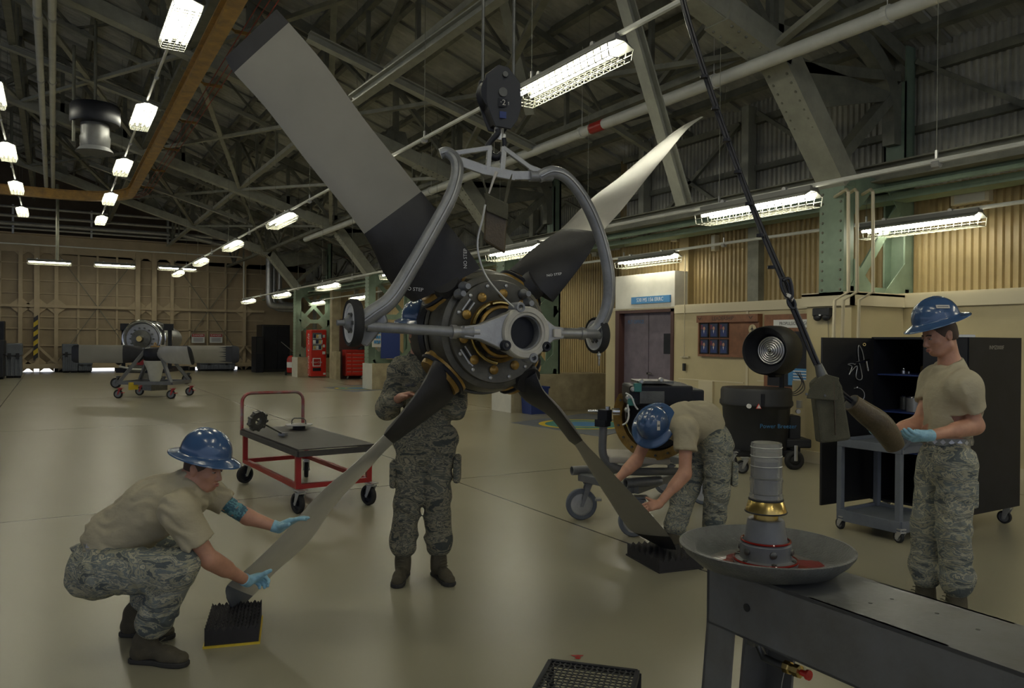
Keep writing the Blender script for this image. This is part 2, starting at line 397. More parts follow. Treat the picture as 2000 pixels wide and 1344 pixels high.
# double door
dr = thing('door_1', None, None, (XO+.1, 11.9, 0)); struct(dr)
m = MB(); m.bb((XO+.12,11.12,.03),(XO+.17,11.9,2.24)); m.build('door_leaf', 'lilac_door', dr)
m = MB(); m.bb((XO+.12,11.92,.03),(XO+.17,12.68,2.24)); m.build('door_leaf', 'lilac_door', dr)
m = MB(); m.bb((XO+.105,11.22,1.42),(XO+.125,11.45,1.82)); m.build('door_window', 'black_satin', dr)
m = MB(); m.cyl((XO+.12,11.86,1.02),(XO+.04,11.86,1.02),.03); m.box((XO+.05,11.8,1.02),(.02,.13,.025)); m.build('door_handle', 'chrome', dr, True)
m = MB(); m.bb((XO-.03,12.68,0),(XO+.2,12.8,2.3)); m.bb((XO-.02,11.04,0),(XO+.2,11.12,2.3)); m.bb((XO-.02,11.04,2.24),(XO+.2,12.8,2.32)); m.build('door_frame', 'dark_jamb', dr)
m = MB(); m.text('FLT OFFICE', (XO+.11,12.3,2.06), (0,-1,0), UP, .07); m.build('door_sign', 'blue_sign', dr)
m = MB(); m.bb((XO-.03,11.0,2.33),(XW-.13,12.8,3.02)); o = m.build('trim_3', 'white_paint'); struct(o)
sg = MB(); sg.bb((XO-.06,11.1,2.42),(XO-.035,12.25,2.56)); sg = sg.build('door_sign_board', 'blue_sign'); tag(sg, 'blue sign board fixed above the lilac double door', 'sign')
m = MB(); m.text('530 MS 156 ERRC', (XO-.062,11.68,2.49), (0,-1,0), UP, .075); m.build('lettering', 'white', sg)
# far hangar door -------------------------------------------------------------
fd = thing('door_2', None, None, (0, YF, 0)); struct(fd)
m = MB(); m.bb((-24,YF,.16),(9.75,YF+.12,6.1)); m.build('door_panel', 'door_tan', fd)
m = MB(); m.bb((9.75,YF,0),(12.6,YF+.2,6.1)); struct(m.build('wall_far', 'door_tan'))
rb = MB(); thin = MB()
k = 0
for px, w in ((-85,2),(-45,1),(0,1),(40,2),(72,3),(110,2),(153,1),(190,1),(228,1),(268,3),(300,3),(335,2),(370,1),(405,1),(440,1),(476,2)):
    X = PY(px, 600, YF).x
    ww = {1:.09, 2:.16, 3:.22}[w]; dd = {1:.1, 2:.22, 3:.3}[w]
    rb.bb((X-ww/2, YF-dd, .16), (X+ww/2, YF, 5.85))
    if w > 1:
        for z in (3.1, 5.8, .35):
            for s in (-1,1):
                rb.prism([(X+s*ww/2,YF-.13,z-.35),(X+s*ww/2,YF-.13,z+(.35 if z<5 else 0)),(X+s*(ww/2+.4),YF-.13,z)], (0,.1,0))
for z, h, d in ((3.1,.12,.26),(5.85,.5,.14),(.28,.22,.34),(2.05,.05,.1),(1.25,.05,.1),(4.3,.05,.1),(5.1,.05,.1),(2.6,.04,.08),(3.7,.04,.08)):
    rb.bb((-24,YF-d,z-h/2),(9.7,YF,z+h/2))
m = rb
m.build('door_rib', 'door_rib', fd)
xs = [PY(p,600,YF).x for p in (110,268,335,476)]
m = MB()
for a, b in ((xs[0],xs[1]),(xs[2],xs[3])):
    for z0, z1 in ((.4,3.1),(3.1,5.7)):
        c = (a+b)/2; 
        if z0 < 1: m.bar((c,YF-.14,z1),(a,YF-.14,z0),.04,.03); m.bar((c,YF-.14,z1),(b,YF-.14,z0),.04,.03)
        else: m.bar((c,YF-.14,z0),(a,YF-.14,z1),.04,.03); m.bar((c,YF-.14,z0),(b,YF-.14,z1),.04,.03)
m.build('cross_brace', 'steel_beam', fd)
# A-shaped prop feet of the door with striped post
for px in (72, 268, 476):
    X = PY(px,700,YF).x; m = MB()
    m.bar((X-.9,YF-.3,.3),(X,YF-.3,1.25),.12,.1); m.bar((X+.9,YF-.3,.3),(X,YF-.3,1.25),.12,.1); m.build('foot_strut', 'door_rib', fd)
X = PY(70,700,YF).x; 
for i in range(9):
    m = MB(); m.prism([(X-.09,YF-.46,.55+i*.22),(X+.09,YF-.46,.7+i*.22),(X+.09,YF-.46,.7+i*.22+.22),(X-.09,YF-.46,.55+i*.22+.22)], (0,.05,0)); m.build('striped_post', 'yellow' if i%2 else 'black_paint', fd)
m = MB(); gx_ = lambda p_: PY(p_,725,YF).x
for x0, x1 in ((-24,gx_(42)),(gx_(106),gx_(178)),(gx_(224),gx_(243)),(gx_(258),gx_(381)),(gx_(392),gx_(455)),(gx_(464),9.7)): m.bb((x0,YF-.05,.0),(x1,YF+.1,.2))
m.build('door_skirt', 'black_rubber', fd)
# gable above the door
gx = [-24, -14, XR, 0, 6, 12.6]
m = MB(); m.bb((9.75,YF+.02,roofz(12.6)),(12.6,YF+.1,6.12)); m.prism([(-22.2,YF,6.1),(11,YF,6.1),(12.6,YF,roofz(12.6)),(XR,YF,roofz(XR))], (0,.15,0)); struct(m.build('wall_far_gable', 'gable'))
m = MB(); m.bb((-24,YF-.18,5.62),(10.5,YF-.145,6.45)); m.bb((-24,YF-.5,6.4),(12,YF,6.46)); struct(m.build('trim_4', 'door_rib'))
m = MB()
for z, r in ((6.75,.1),(7.1,.07),(7.5,.06),(6.55,.05)): m.cyl((-24,YF-1.3,z),(8.3 - (z-6.5)*2,YF-1.3,z), r, n=8)
for X in (-5,-1.6,1.5,4.8): m.bar((X,YF-1.3,6.3),(X,YF-1.3,7.6),.08)
m.cyl((5.5,YF-1.3,6.75),(8,YF-1.3,6.3),.12,n=10)
o = m.build('overhead_pipes', 'galv'); tag(o, 'bank of grey pipes running across above the far tan hangar door', 'pipes')
# roof ------------------------------------------------------------------------
def roof_half(x0, x1):
    per = .2; n = int(55/per); vs = []
    for i in range(n+1):
        for t, h in ((0,0),(.5,0),(.62,.012),(.88,.012)):
            y = -12 + (i+t)*per
            vs += [(x0, y, roofz(x0)+h), (x1, y, roofz(x1)+h)]
    return vs, [(2*i,2*i+2,2*i+3,2*i+1) for i in range(len(vs)//2-1)]
m = MB(); m.add(*roof_half(12.6, XR)); m.add(*roof_half(XR, -24))
ce = struct(m.build('ceiling', 'roof_deck'))
m = MB(); m.add([(12.6,-12,roofz(12.6)+.1),(12.6,43.3,roofz(12.6)+.1),(XR,43.3,roofz(XR)+.1),(XR,-12,roofz(XR)+.1),(-24,-12,roofz(-24)+.1),(-24,43.3,roofz(-24)+.1)], [(0,1,2,3),(3,2,5,4)]); m.build('roof_covering', 'roof_deck', ce)
slope = V((-1,0,SL)).normalized(); sn = V((SL,0,1)).normalized()
m = MB()
X = 12.2
while X > -10:
    z = roofz(X) - .09; m.bar((X,-6,z),(X,42.4,z), .09, .16, up=sn if X > XR else V((-SL,0,1)))
    X -= .95
m.build('purlin', 'steel_beam', ce)
m = MB()
Y = -1.5
while Y < 42:
    m.bar((12,Y,roofz(12)-.03),(XR,Y,roofz(XR)-.03), .14, .05, up=sn); m.bar((-10,Y,roofz(-10)-.03),(XR,Y,roofz(XR)-.03), .14, .05); Y += 1.28
m.build('batten', 'purlin', ce)
# trusses ---------------------------------------------------------------------
TY = [6.7, 15.65, 24.6, 33.6]
TL = ['riveted green roof truss nearest the camera, landing on the column beside the cream wall', 'roof truss behind the hoist block, second from the camera', 'roof truss landing behind the left yoke wheel, third from the camera', 'roof truss farthest from the camera, near the tan hangar door']
XK, ZK, BS = 7.9, 5.3, .31                      # knee point and slope of bottom chord
def botz(X): return ZK + BS*(XK-X) if X > XR else ZK + BS*(XK-XR) - BS*(XR-X)
for k, Y in enumerate(TY):
    t = thing('roof_truss', TL[k], 'roof truss', (9.1,Y,3.9), group='roof trusses')
    m = MB()
    for s in (-.11,.11):
        m.bar((12,Y+s,roofz(12)-.3),(XR,Y+s,roofz(XR)-.3),.07,.2,up=sn); m.bar((-16,Y+s,roofz(-16)-.3),(XR,Y+s,roofz(XR)-.3),.07,.2)
    m.build('top_chord', 'steel_beam', t)
    m = MB()
    for s in (-.11,.11):
        m.bar((XK-.1,Y+s,botz(XK-.1)),(XR,Y+s,botz(XR)),.09,.24,up=sn); m.bar((-16,Y+s,botz(-16)),(XR,Y+s,botz(XR)),.09,.24)
    m.bar((XK-.3,Y,botz(XK-.3)-.13),(XR,Y,botz(XR)-.13),.28,.02,up=sn)
    m.build('bottom_chord', 'steel_light', t)
    # knee plate with rivets, bending down to the column head
    up1 = V((BS,0,1)).normalized()
    kp = [V((9.1,Y,3.92)), V((XK+.02,Y,ZK)), V((XK-1.0,Y,botz(XK-1.0)))]
    m = MB(); m.bar(kp[0]+V((0,0,-.05)), kp[1], .40, .3, up=V((0,1,0)).cross(kp[1]-kp[0]), e=.04); m.bar(kp[1], kp[2], .40, .3, up=up1, e=.04); m.build('knee_plate', 'steel_light', t)
    m = MB()
    for a, b in ((kp[0],kp[1]),(kp[1],kp[2])):
        dd = (b-a).normalized(); dn = dd.cross(V((0,1,0))); dn = dn if dn.z < 0 else -dn
        n = int((b-a).length/.13)
        for i in range(n):
            for s in (-.13,.13):
                q = a + dd*((i+.5+(.3 if s>0 else 0))*.13) + dn*.15 + V((0,s,0)); m.cyl(q, q+dn*.018, .022, .014, 7)
    m.build('rivets', 'steel_beam', t)
    # web
    n = 9; xs = [XK - i*(XK-XR-.0)/n for i in range(n+1)]
    for i in range(n+1):
        m = MB(); x = xs[i]; m.bar((x,Y,botz(x)+.1),(x,Y,roofz(x)-.4),.12,.1); m.build('web_post', 'steel_beam', t)
        if i < n:
            m = MB(); a, b = ((xs[i],botz(xs[i])+.1),(xs[i+1],roofz(xs[i+1])-.4)) if i%2==0 else ((xs[i],roofz(xs[i])-.4),(xs[i+1],botz(xs[i+1])+.1))
            m.bar((a[0],Y,a[1]),(b[0],Y,b[1]),.1,.1); m.build('web_brace', 'steel_beam', t)
    m = MB()
    for i in range(0, n+1):
        x = xs[i]; m.prism([(x-.35,Y-.06,botz(x)+.02),(x+.35,Y-.06,botz(x)-.05),(x+.2,Y-.06,botz(x)+.4),(x-.2,Y-.06,botz(x)+.4)], (0,.02,0))
    m.prism([(XK,Y-.08,ZK+.1),(XK+.5,Y-.08,ZK-.6),(10.6,Y-.08,5.2),(10.6,Y-.08,roofz(10.6)-.3),(XK,Y-.08,roofz(XK)-.35)][:3]+[(8.6,Y-.08,5.3)], (0,.02,0))
    m.each('gusset', 'steel_beam', t)
    m = MB(); m.bar((XK+.2,Y,ZK-.1),(10.4,Y,roofz(10.4)-.6),.16,.14); m.bar((9.05,Y,4.1),(10.45,Y,roofz(10.45)-.7),.18,.14); m.build('end_brace', 'black_paint' if False else 'steel_beam', t)
    # curved haunch at the wall column head
    m = MB(); cpt = V((9.0,Y,5.0)); pts = [V((8.35,Y,roofz(8.35)-.42)), V((9.3,Y,roofz(9.3)-.45)), V((10.0,Y,5.6)), V((10.3,Y,5.1)), V((10.35,Y,4.5))]
    m.tube(smooth_path(pts,5), .13, n=4, upv=V((0,1,0)), flat=1.2); m.build('haunch', 'steel_beam', t)
for k, Y in enumerate((11.2, 20.1, 29.1, 38.0)):
    t = thing('rafter_truss', 'light intermediate rafter truss, %s from the camera between the main roof trusses' % ('first','second','third','fourth')[k], 'roof truss', (4,Y,6.5), group='light rafter trusses')
    zb = lambda x: roofz(x)-1.05
    m = MB(); m.bar((11.5,Y,roofz(11.5)-.27),(XR,Y,roofz(XR)-.27),.09,.12,up=sn); m.build('top_chord', 'steel_beam', t)
    m = MB(); m.bar((9.8,Y,zb(9.8)),(XR,Y,zb(XR)),.1,.09,up=sn); m.build('bottom_chord', 'steel_light', t)
    x = 9.8; i = 0
    while x > XR+.5:
        m = MB(); x2 = x-1.05; m.bar((x,Y,zb(x) if i%2 else roofz(x)-.3),(x2,Y,roofz(x2)-.3 if i%2 else zb(x2)),.05,.05); m.build('web_brace', 'steel_beam', t); x = x2; i += 1
# longitudinal bracing girders between trusses
GL = {7.75:'girder running lengthwise under the roof close to the right wall', 4.9:'girder running lengthwise above the right row of caged lights', 2.2:'girder running lengthwise beside the yellow crane rail', -.8:'girder running lengthwise above the twin pale pipes'}
for x, lab in GL.items():
    t = thing('bracing_girder', 'dark steel bracing '+lab, 'girder', (x,6.7,botz(x)), group='lengthwise bracing girders')
    zt, zb = roofz(x)-.35, botz(x)+.05
    m = MB(); m.bar((x,-2,zt),(x,42,zt),.12,.14); m.build('top_rail', 'steel_beam', t)
    m = MB(); m.bar((x,-2,zb),(x,42,zb),.14,.1); m.build('bottom_rail', 'steel_light' if x in (4.9,) else 'steel_beam', t)
    m = MB()
    for k in range(5):
        y0 = -2.25 + k*8.95
        for j in range(4):
            a = y0 + j*8.95/4; b = a + 8.95/4; m.bar((x,a,zb if j%2 else zt),(x,b,zt if j%2 else zb),.08,.07); m.bar((x,b,zb),(x,b,zt),.07,.07)
    m.build('web_brace', 'steel_beam', t)
# flat cross bracing in the plane of the bottom chords
t = thing('sway_bracing', 'thin crossed steel sway bracing lying between the roof trusses', 'bracing', (3,11,7))
for k in range(4):
    y0 = TY[k]-8.95; y1 = TY[k]
    for x0, x1 in ((7.75,4.9),(4.9,2.2),(2.2,-.8),(-.8,-3.8)):
        m = MB(); m.bar((x0,y0,botz(x0)),(x1,y1,botz(x1)),.1,.07); m.bar((x1,y0,botz(x1)),(x0,y1,botz(x0)),.1,.07,); m.build('cross_brace', 'steel_beam' if k%2 else 'steel_light', t)
# light long intermediate struts (pale, seen crossing the roof)
t = thing('raking_struts', 'pale steel raking struts rising through the roof trusses', 'struts', (5,8,6))
for a, b in (((2.6,8.2,5.9),(6.4,8.2,7.0)), (P(1336,398,9.6),P(1196,-90,8.9)), (P(690,196,11.5),P(1010,-32,9.8)), ((3.4,12,6.4),(7.6,12,5.2)), ((-1,20,8),(3,20,6.9)), ((1,29,7.4),(6,29,5.9)), ((6.9,11,5.5),(5.6,10,7.4))):
    m = MB(); m.ibeam(a, b, .16, .14, .02); m.build('strut', 'steel_light', t)
# columns ---------------------------------------------------------------------
CL = ['green riveted lattice column standing in the cream bump-out at right', 'green riveted lattice column behind the right propeller blades', 'green riveted lattice column behind the left yoke wheel', 'green lattice column beside the red vending machine']
for k, Y in enumerate(TY):
    t = thing('lattice_column', CL[k], 'column', (9.1,Y,.9 if k else 2.3), group='lattice columns')
    z0 = .85 if k else 2.3; xb = 10.5
    m = MB()
    for s in (-.15,.15): m.bb((9.02,Y+s-.012,z0),(9.25,Y+s+.012,4.0))
    m.bb((9.0,Y-.19,z0),(9.025,Y+.19,4.0)); m.build('front_leg', 'steel_green', t)
    m = MB(); m.bb((xb-.1,Y-.17,z0),(xb+.1,Y-.14,5.9)); m.bb((xb-.1,Y+.14,z0),(xb+.1,Y+.17,5.9)); m.bb((xb+.05,Y-.17,z0),(xb+.1,Y+.17,5.9)); m.bb((xb-.1,Y-.17,4.),(xb-.07,Y+.17,5.4)); m.build('rear_leg', 'steel_green' if k else 'steel_green', t)
    m = MB()
    for i in range(int((4.0-z0)/.13)):
        for s in (-.14,.14):
            q = V((9.0,Y+s,z0+.08+i*.13)); m.cyl(q, q+V((-.018,0,0)), .02,.013,7)
    m.build('rivets', 'steel_beam', t)
    zz = [z0+.05, z0+.05+(3.9-z0)/2, 3.85] if k else [z0+.05, 3.85]
    m = MB()
    for z in zz: m.bb((9.1,Y-.17,z-.08),(xb,Y-.14,z+.08)); m.bb((9.1,Y+.14,z-.08),(xb,Y+.17,z+.08))
    m.each('tie_plate', 'steel_green', t)
    for i in range(len(zz)-1):
        m = MB(); m.bar((9.2,Y-.155,zz[i]),(xb,Y-.155,zz[i+1]),.03,.14,up=V((0,0,1))); m.build('diagonal', 'steel_green', t)
        if k: m = MB(); m.bar((xb,Y+.155,zz[i]),(9.2,Y+.155,zz[i+1]),.03,.14); m.build('diagonal', 'steel_green', t)
    m = MB()
    for i in range(len(zz)-1):
        for (x, s) in ((9.25,1),(xb-.1,-1)):
            m.prism([(x,Y-.175,zz[i]),(x+s*.5,Y-.175,zz[i]),(x,Y-.175,zz[i]+.45)], (0,.015,0)); m.prism([(x,Y-.175,zz[i+1]),(x+s*.5,Y-.175,zz[i+1]),(x,Y-.175,zz[i+1]-.45)], (0,.015,0))
    m.each('gusset', 'steel_green', t)
    if k:
        m = MB(); m.bb((9.0,Y-.55,0),(12.0 if k < 3 else 9.5,Y+.35,.86)); o = m.build('column_plinth', 'concrete_paint'); tag(o, ['','long tan concrete plinth under the column behind the propeller','tan concrete plinth next to the red tool chest','tan concrete plinth between the fire extinguisher and the vending machine'][k], 'plinth')
        m = MB(); m.bb((8.995,Y-.55,0),(9.0,Y+.35,.86)); m.build('painted_face', 'white_paint', o)
# wall steel ------------------------------------------------------------------
t = thing('wall_girts', 'horizontal steel girts and posts fixed on the upper right wall', 'girts', (XW,6,4))
for z, w in ((4.1,.16),(4.75,.1),(5.6,.12)):
    m = MB(); m.bb((XW-.14,-6,z-w/2),(XW-.02,13.2,z+w/2)); m.build('girt', 'steel_beam', t)
    m = MB(); m.bb((XB-.14,13.2,z-w/2),(XB-.02,YF,z+w/2)); m.build('girt', 'steel_beam', t)
for y in (-2, .6, 3.7, 6.7, 9.6, 12.4):
    m = MB(); m.bb((XW-.3,y-.08,3.8),(XW-.1,y+.08,roofz(XW)-.1)); m.build('wall_post', 'steel_light', t)
for y in (15.6, 18.6, 21.6, 24.6, 27.6, 30.6, 33.6, 37, 40):
    m = MB(); m.bb((XB-.3,y-.1,0 if y > 20 else 3.8),(XB-.1,y+.1,roofz(XB)-.1)); m.build('wall_post', 'steel_light', t)
for a, b in (((7.0,3.9),(9.4,5.7)), ((9.8,5.6),(12.3,3.9)), ((3.9,3.9),(6.5,5.7)), ((9.8,3.9),(12.3,5.6)), ((.8,5.6),(3.6,3.9))):
    m = MB(); m.bar((XW-.2,a[0],a[1]),(XW-.2,b[0],b[1]),.07,.07); m.build('rod_brace', 'steel_beam', t)
for y in range(14, 40, 3):
    m = MB(); m.bar((XB-.2,y,4.),(XB-.2,y+3,5.4),.07,.07); m.bar((XB-.2,y+3,4.),(XB-.2,y,5.4),.07,.07); m.build('rod_brace', 'steel_beam', t)
t = thing('eave_beams', 'green longitudinal eave beam and cable ladder above the right-hand light rows', 'beam', (9.9,10,3.8))
m = MB(); m.ibeam((9.7,-4,3.98),(9.7,42,3.98),.22,.24); m.build('eave_beam', 'steel_beam', t)
m = MB(); m.bb((10.05,-4,3.66),(10.4,42,3.69)); m.bb((10.05,-4,3.66),(10.08,42,3.76)); m.bb((10.38,-4,3.66),(10.41,42,3.76)); m.build('cable_tray', 'steel_green', t)
m = MB(); m.cyl((9.95,-4,3.86),(9.95,42,3.86),.05,n=10); m.cyl((9.55,-4,3.72),(9.55,42,3.72),.035,n=8); m.cyl((9.82,-4,3.78),(9.82,42,3.78),.025,n=8); m.build('pipe', 'steel_green', t)
# conduits dropping down to the cream wall
for i, y in enumerate((6.25, 5.95, 5.65)):
    pass
t = thing('conduit_drops', 'three painted conduits dropping past the green column to the cream wall', 'conduit', (9.6,6.3,2.3))
for i, (px, x0) in enumerate(((1660,1),(1677,2),(1708,3))):
    a = PY(px-3,375,6.15); b = PY(px-3,570,6.15); 
    m = MB(); top = a + V((0,0,.0)); m.tube([top+V((.5,.6,.06)), top+V((.1,.1,.06)), top, b, b+V((-.05,.16,-.1)), V((b.x-.05,6.34,1.0)), V((b.x-.05,6.34,.1))], .022, n=8); m.build('conduit', 'steel_green' if i==3 else 'cream_trim', t, True)
m = MB(); m.bb((XO-.06,4.55,0),(XO,4.65,3.6)); struct(m.build('trim_5', 'cream_trim'))
# ================================================================== lights
emat('tube_light', (.98,.95,.77), LSTR)
def make_fixture(nt, L=1.63):
    """hanging caged strip light; local frame: length along y, z=0 at tube level"""
    w = .30 if nt == 2 else .40
    t = thing('caged_strip_light', '', 'light fixture')
    m = MB(); m.bb((-.06,-L/2,.09),(.06,L/2,.15))
    for s in (-1,1): m.prism([(s*.06,-L/2,.10),(s*w/2,-L/2,.045),(s*w/2,-L/2,.035),(s*.05,-L/2,.085)], (0,L,0))
    m.build('reflector', 'reflector', t)
    xs = [-.07,.07] if nt == 2 else [-.145,-.05,.05,.145]
    for x in xs:
        m = MB(); m.cyl((x,-L/2+.05,.03),(x,L/2-.05,.03),.019,n=6); m.build('tube', 'tube_light', t, True)
    m = MB(); r = .0035; n = 16
    for i in range(n+1):
        y = -L/2 + L*i/n
        m.bar((-w/2,y,.05),(-w/2*.82,y,-.07),r*2); m.bar((w/2,y,.05),(w/2*.82,y,-.07),r*2); m.bar((-w/2*.82,y,-.07),(w/2*.82,y,-.07),r*2)
    for x, z in ((-w/2,.05),(w/2,.05),(-w/2*.9,-.01),(w/2*.9,-.01),(-w/2*.82,-.07),(w/2*.82,-.07),(-w*.2,-.07),(w*.2,-.07),(0,-.07)):
        m.bar((x,-L/2,z),(x,L/2,z),r*2)
    m.build('wire_guard', 'steel_light', t)
    m = MB()
    for y in (-L*.28,L*.28): m.bar((0,y,.15),(0,y,.16),.03); m.cyl((-.05,y,.16),(.05,y,.16),.03,n=8)
    m.build('hanger', 'galv', t)
    return t
fx2 = make_fixture(2); fx4 = make_fixture(4); used2 = used4 = False
def put(M, nt, label, group, X=None):
    global used2, used4
    src = fx2 if nt == 2 else fx4
    first = (nt == 2 and not used2) or (nt == 4 and not used4)
    if first:
        src.matrix_world = M; W[src] = M; o = src
        for c in [q for q in COL.objects if q.parent == src]: W[c] = M
        if nt == 2: used2 = True
        else: used4 = True
    else: o = copy_tree(src, M)
    o['label'] = label; o['group'] = group; return o
ORD = ['nearest the camera', 'second from the camera', 'third from the camera', 'fourth from the camera', 'fifth from the camera', 'sixth from the camera', 'seventh from the camera']
def row(X, z, Ys, nt, where, tilt=0., behind=()):
    for i, y in enumerate(behind):
        put(Matrix.Translation(V((X,y,z))) @ Matrix.Rotation(tilt,4,'Y'), nt, 'caged strip light %s, overhead %s the camera position' % (where, 'behind' if y < 0 else 'above'), 'caged strip lights %s' % where)
    for i, y in enumerate(Ys):
        put(Matrix.Translation(V((X,y,z))) @ Matrix.Rotation(tilt,4,'Y'), nt, 'caged strip light %s, %s' % (where, ORD[i] if i < 7 else 'farthest from the camera'), 'caged strip lights %s' % where)
    m = MB(); z2 = z+.15; m.cyl((X,-6,z2),(X,Ys[-1]+1.2,z2),.026,n=8)
    t = thing('lighting_conduit', 'long pale conduit carrying the caged lights %s' % where, 'conduit', (X,Ys[0],z2)); m.build('conduit', 'white_pipe', t, True)
    m = MB(); h = MB()
    y = -4.
    while y < Ys[-1]:
        m.cyl((X,y-.035,z2-.03),(X,y+.035,z2-.03),.038,n=8); m.bar((X,y,z2),(X,y,z2+.1),.02); h.cyl((X,y,z2+.1),(X,y,roofz(X)-.2),.004,n=4); y += 2.7
    m.each('clamp', 'galv', t); h.each('hanger_rod', 'steel_beam', t)
row(7.0, 3.2, [6.3-.05+5.41*i for i in (0,1,2,3,4,5)], 2, 'in the row above the shop floor', behind=(.85,-4.6))
row(9.9, 3.21, [6.05+5.45*i for i in (0,1,2,3,4,5)], 2, 'in the row close along the right wall', behind=(.6,-4.8))
row(4.27, 4.22, [6.15, 11.6, 17.05, 22.4, 27.8, 33.3], 2, 'in the row behind the hoist block', behind=(.7,-4.7))
row(1.54, 6.13, [11.95, 17.3, 22.7, 28.1, 33.4], 4, 'in the row beside the yellow rail', behind=(6.5,1.1,-4.3))
row(-1.03, 6.3, [22.7+.5, 28.6, 34.0], 4, 'in the row at far left', behind=(17.8,12.4,7.,1.6,-3.8))
# lights hung in front of the far door
for i, px in enumerate((97, 225, 347)):
    p = PY(px, (514, 520, 526)[i], 38.3); M = Matrix.Translation(p) @ Matrix.Rotation(PI/2,4,'Z'); put(M, 2, 'caged strip light hung before the tan hangar door, %s' % ('left of the three','middle of the three','right of the three')[i], 'caged strip lights before the far door')
a = PY(-60, 502, 38.3); b = PY(470, 534, 38.3); a.z = b.z = 5.55; t = MB(); t.tube([a+V((0,0,0)), b, b+V((.15,0,-.1)), b+V((.15,0,-2.1))], .03, n=6); t = t.build('conduit', 'white_pipe', None, True); tag(t, 'thin conduit across the far door turning down at its right end', 'conduit')
# yellow monorail -------------------------------------------------------------
t = thing('crane_rail', 'yellow overhead crane rail curving left at its far end', 'crane rail', (2.2,10,6.4))
z = 6.4; pts = [V((2.2,-3,z)), V((2.2,28.6,z))] + [V((.2,28.6,z)) + V((2*math.cos(a),2*math.sin(a),0)) for a in [PI/2*i/8 for i in range(1,9)]] + [V((-12,30.6,z))]
for nm, w, h, dz in (('bottom_flange',.22,.03,0),('top_flange',.18,.03,.3),('web',.03,.3,.15)):
    m = MB(); vs = []
    for i, p in enumerate(pts):
        d = (pts[min(i+1,len(pts)-1)]-pts[max(i-1,0)]).normalized(); s = V((d.y,-d.x,0))
        for x, y in ((-1,-1),(1,-1),(1,1),(-1,1)): vs.append(p + s*(x*w/2) + V((0,0,dz+y*h/2)))
    m.add(vs, [(4*i+j,4*i+(j+1)%4,4*i+4+(j+1)%4,4*i+4+j) for i in range(len(pts)-1) for j in range(4)]); m.build(nm, 'crane_yellow', t)
m = MB()
for y in (2.,6.7,11.,15.65,20,24.6,28): m.bar((2.2,y,z+.3),(2.2,y,z+1.0),.06); m.box((2.2,y,z+.33),(.3,.12,.05))
m.each('hanger', 'steel_beam', t)
t = thing('conductor_wires', 'thin red conductor wires strung beside the yellow crane rail', 'wires', (2.7,10,6.5))
for i in range(3):
    m = MB(); x = 2.55+i*.11; m.tube([(x,-2,6.55),(x,28.6,6.55)] + [V((.2,28.6,6.55))+V(((x-.2)*math.cos(a),(x-.2)*math.sin(a),0)) for a in (.4,.8,1.2,1.57)], .009, n=5); m.build('wire', 'red_wire', t)
m = MB()
for y in range(1,29,3): m.box((2.66,y,6.62),(.34,.05,.05)); m.bar((2.5,y,6.62),(2.2,y,6.8),.03)
m.each('bracket', 'crane_yellow', t)
# pale twin pipes -------------------------------------------------------------
for i, (x, r, ye) in enumerate(((-.27,.07,34.),(-.05,.07,34.))):
    m = MB(); zz = 7.35; m.tube([(x,-3,zz),(x,ye,zz)], r, n=12)
    o = m.build('overhead_pipe', 'white_pipe', None, True); tag(o, ('left' if i == 0 else 'right')+'most of the twin pale pipes running lengthwise under the roof', 'pipe', 'twin pale pipes under the roof')
    m = MB()
    for y in range(4,31,4): m.cyl((x,y-.05,zz),(x,y+.05,zz),r+.012,n=12)
    m.each('coupling', 'galv', o, True)
m = MB(); m.tube([(.1,34.2,7.5),(.1,34.2,4.6)], .06, n=8); o = m.build('riser_pipe', 'steel_beam', None, True); tag(o, 'vertical pipe dropping from the far end of the twin pale pipes', 'pipe')
# fire main with red band
m = MB(); m.tube([(7.6,-3,5.16),(7.6,27,5.16)], .085, n=14); o = m.build('fire_main', 'white_pipe', None, True); tag(o, 'pale fire main with a red band, running lengthwise behind the hoist', 'pipe')
yb = PX(1168,226,7.6).y
m = MB(); m.cyl((7.6,yb-.17,5.16),(7.6,yb+.17,5.16),.088,n=16); m.build('red_band', 'red_paint', o, True)
m = MB()
for y in (2.,5.,7.5,10.5,13.5,16.5): m.cyl((7.6,y-.04,5.16),(7.6,y+.04,5.16),.1,n=14); m.cyl((7.6,y,5.24),(7.6,y,6.6),.006,n=4)
m.each('clamp', 'white_pipe', o)
# wall pipes at far right corner (three downpipes bending right)
t = thing('ducts', 'cluster of galvanised ducts bending at the far right corner', 'ducts', PY(530,600,39))
for i, (px, yb2, r) in enumerate(((526,598,.17),(535,604,.13),(546,594,.12))):
    a = PY(px,505,39+i*.15); b = PY(px,yb2,39+i*.15); c = PY(582,yb2+1,39+i*.15)
    m = MB(); m.tube(smooth_path([a, a+(b-a)*.5, b+V((0,0,.3)), b+V((.25,0,.02)), c],4), r, n=12); m.build('duct', 'galv', t, True)
# hanging ventilator ----------------------------------------------------------
c = P(186,245,15.5); s = 15.5/1500
t = thing('ventilator', 'grey drum-shaped ventilator with a dark collar hanging under the roof', 'ventilator', c)
m = MB(); m.lathe(c, UP, [(.27,-.45),(.28,-.25),(.26,-.2),(.26,.1)], 28); m.build('drum', 'bench_grey', t, True)
m = MB(); m.lathe(c, UP, [(.44,.02),(.46,.06),(.46,.36),(.43,.4),(.1,.42),(.0,.42)], 32); m.build('collar', 'black_satin', t, True)
m = MB(); m.lathe(c, UP, [(.2,-.5),(.34,-.56),(.36,-.55),(.27,-.45)], 28); m.build('outlet_flange', 'grey_paint', t, True)
m = MB(); m.cyl(c+V((0,0,.4)), c+V((0,0,2.1)), .03, n=8); m.cyl(c+V((-.38,-.1,-.4)), c+V((-.38,-.1,1.5)), .03, n=8); m.build('hanger', 'steel_beam', t)
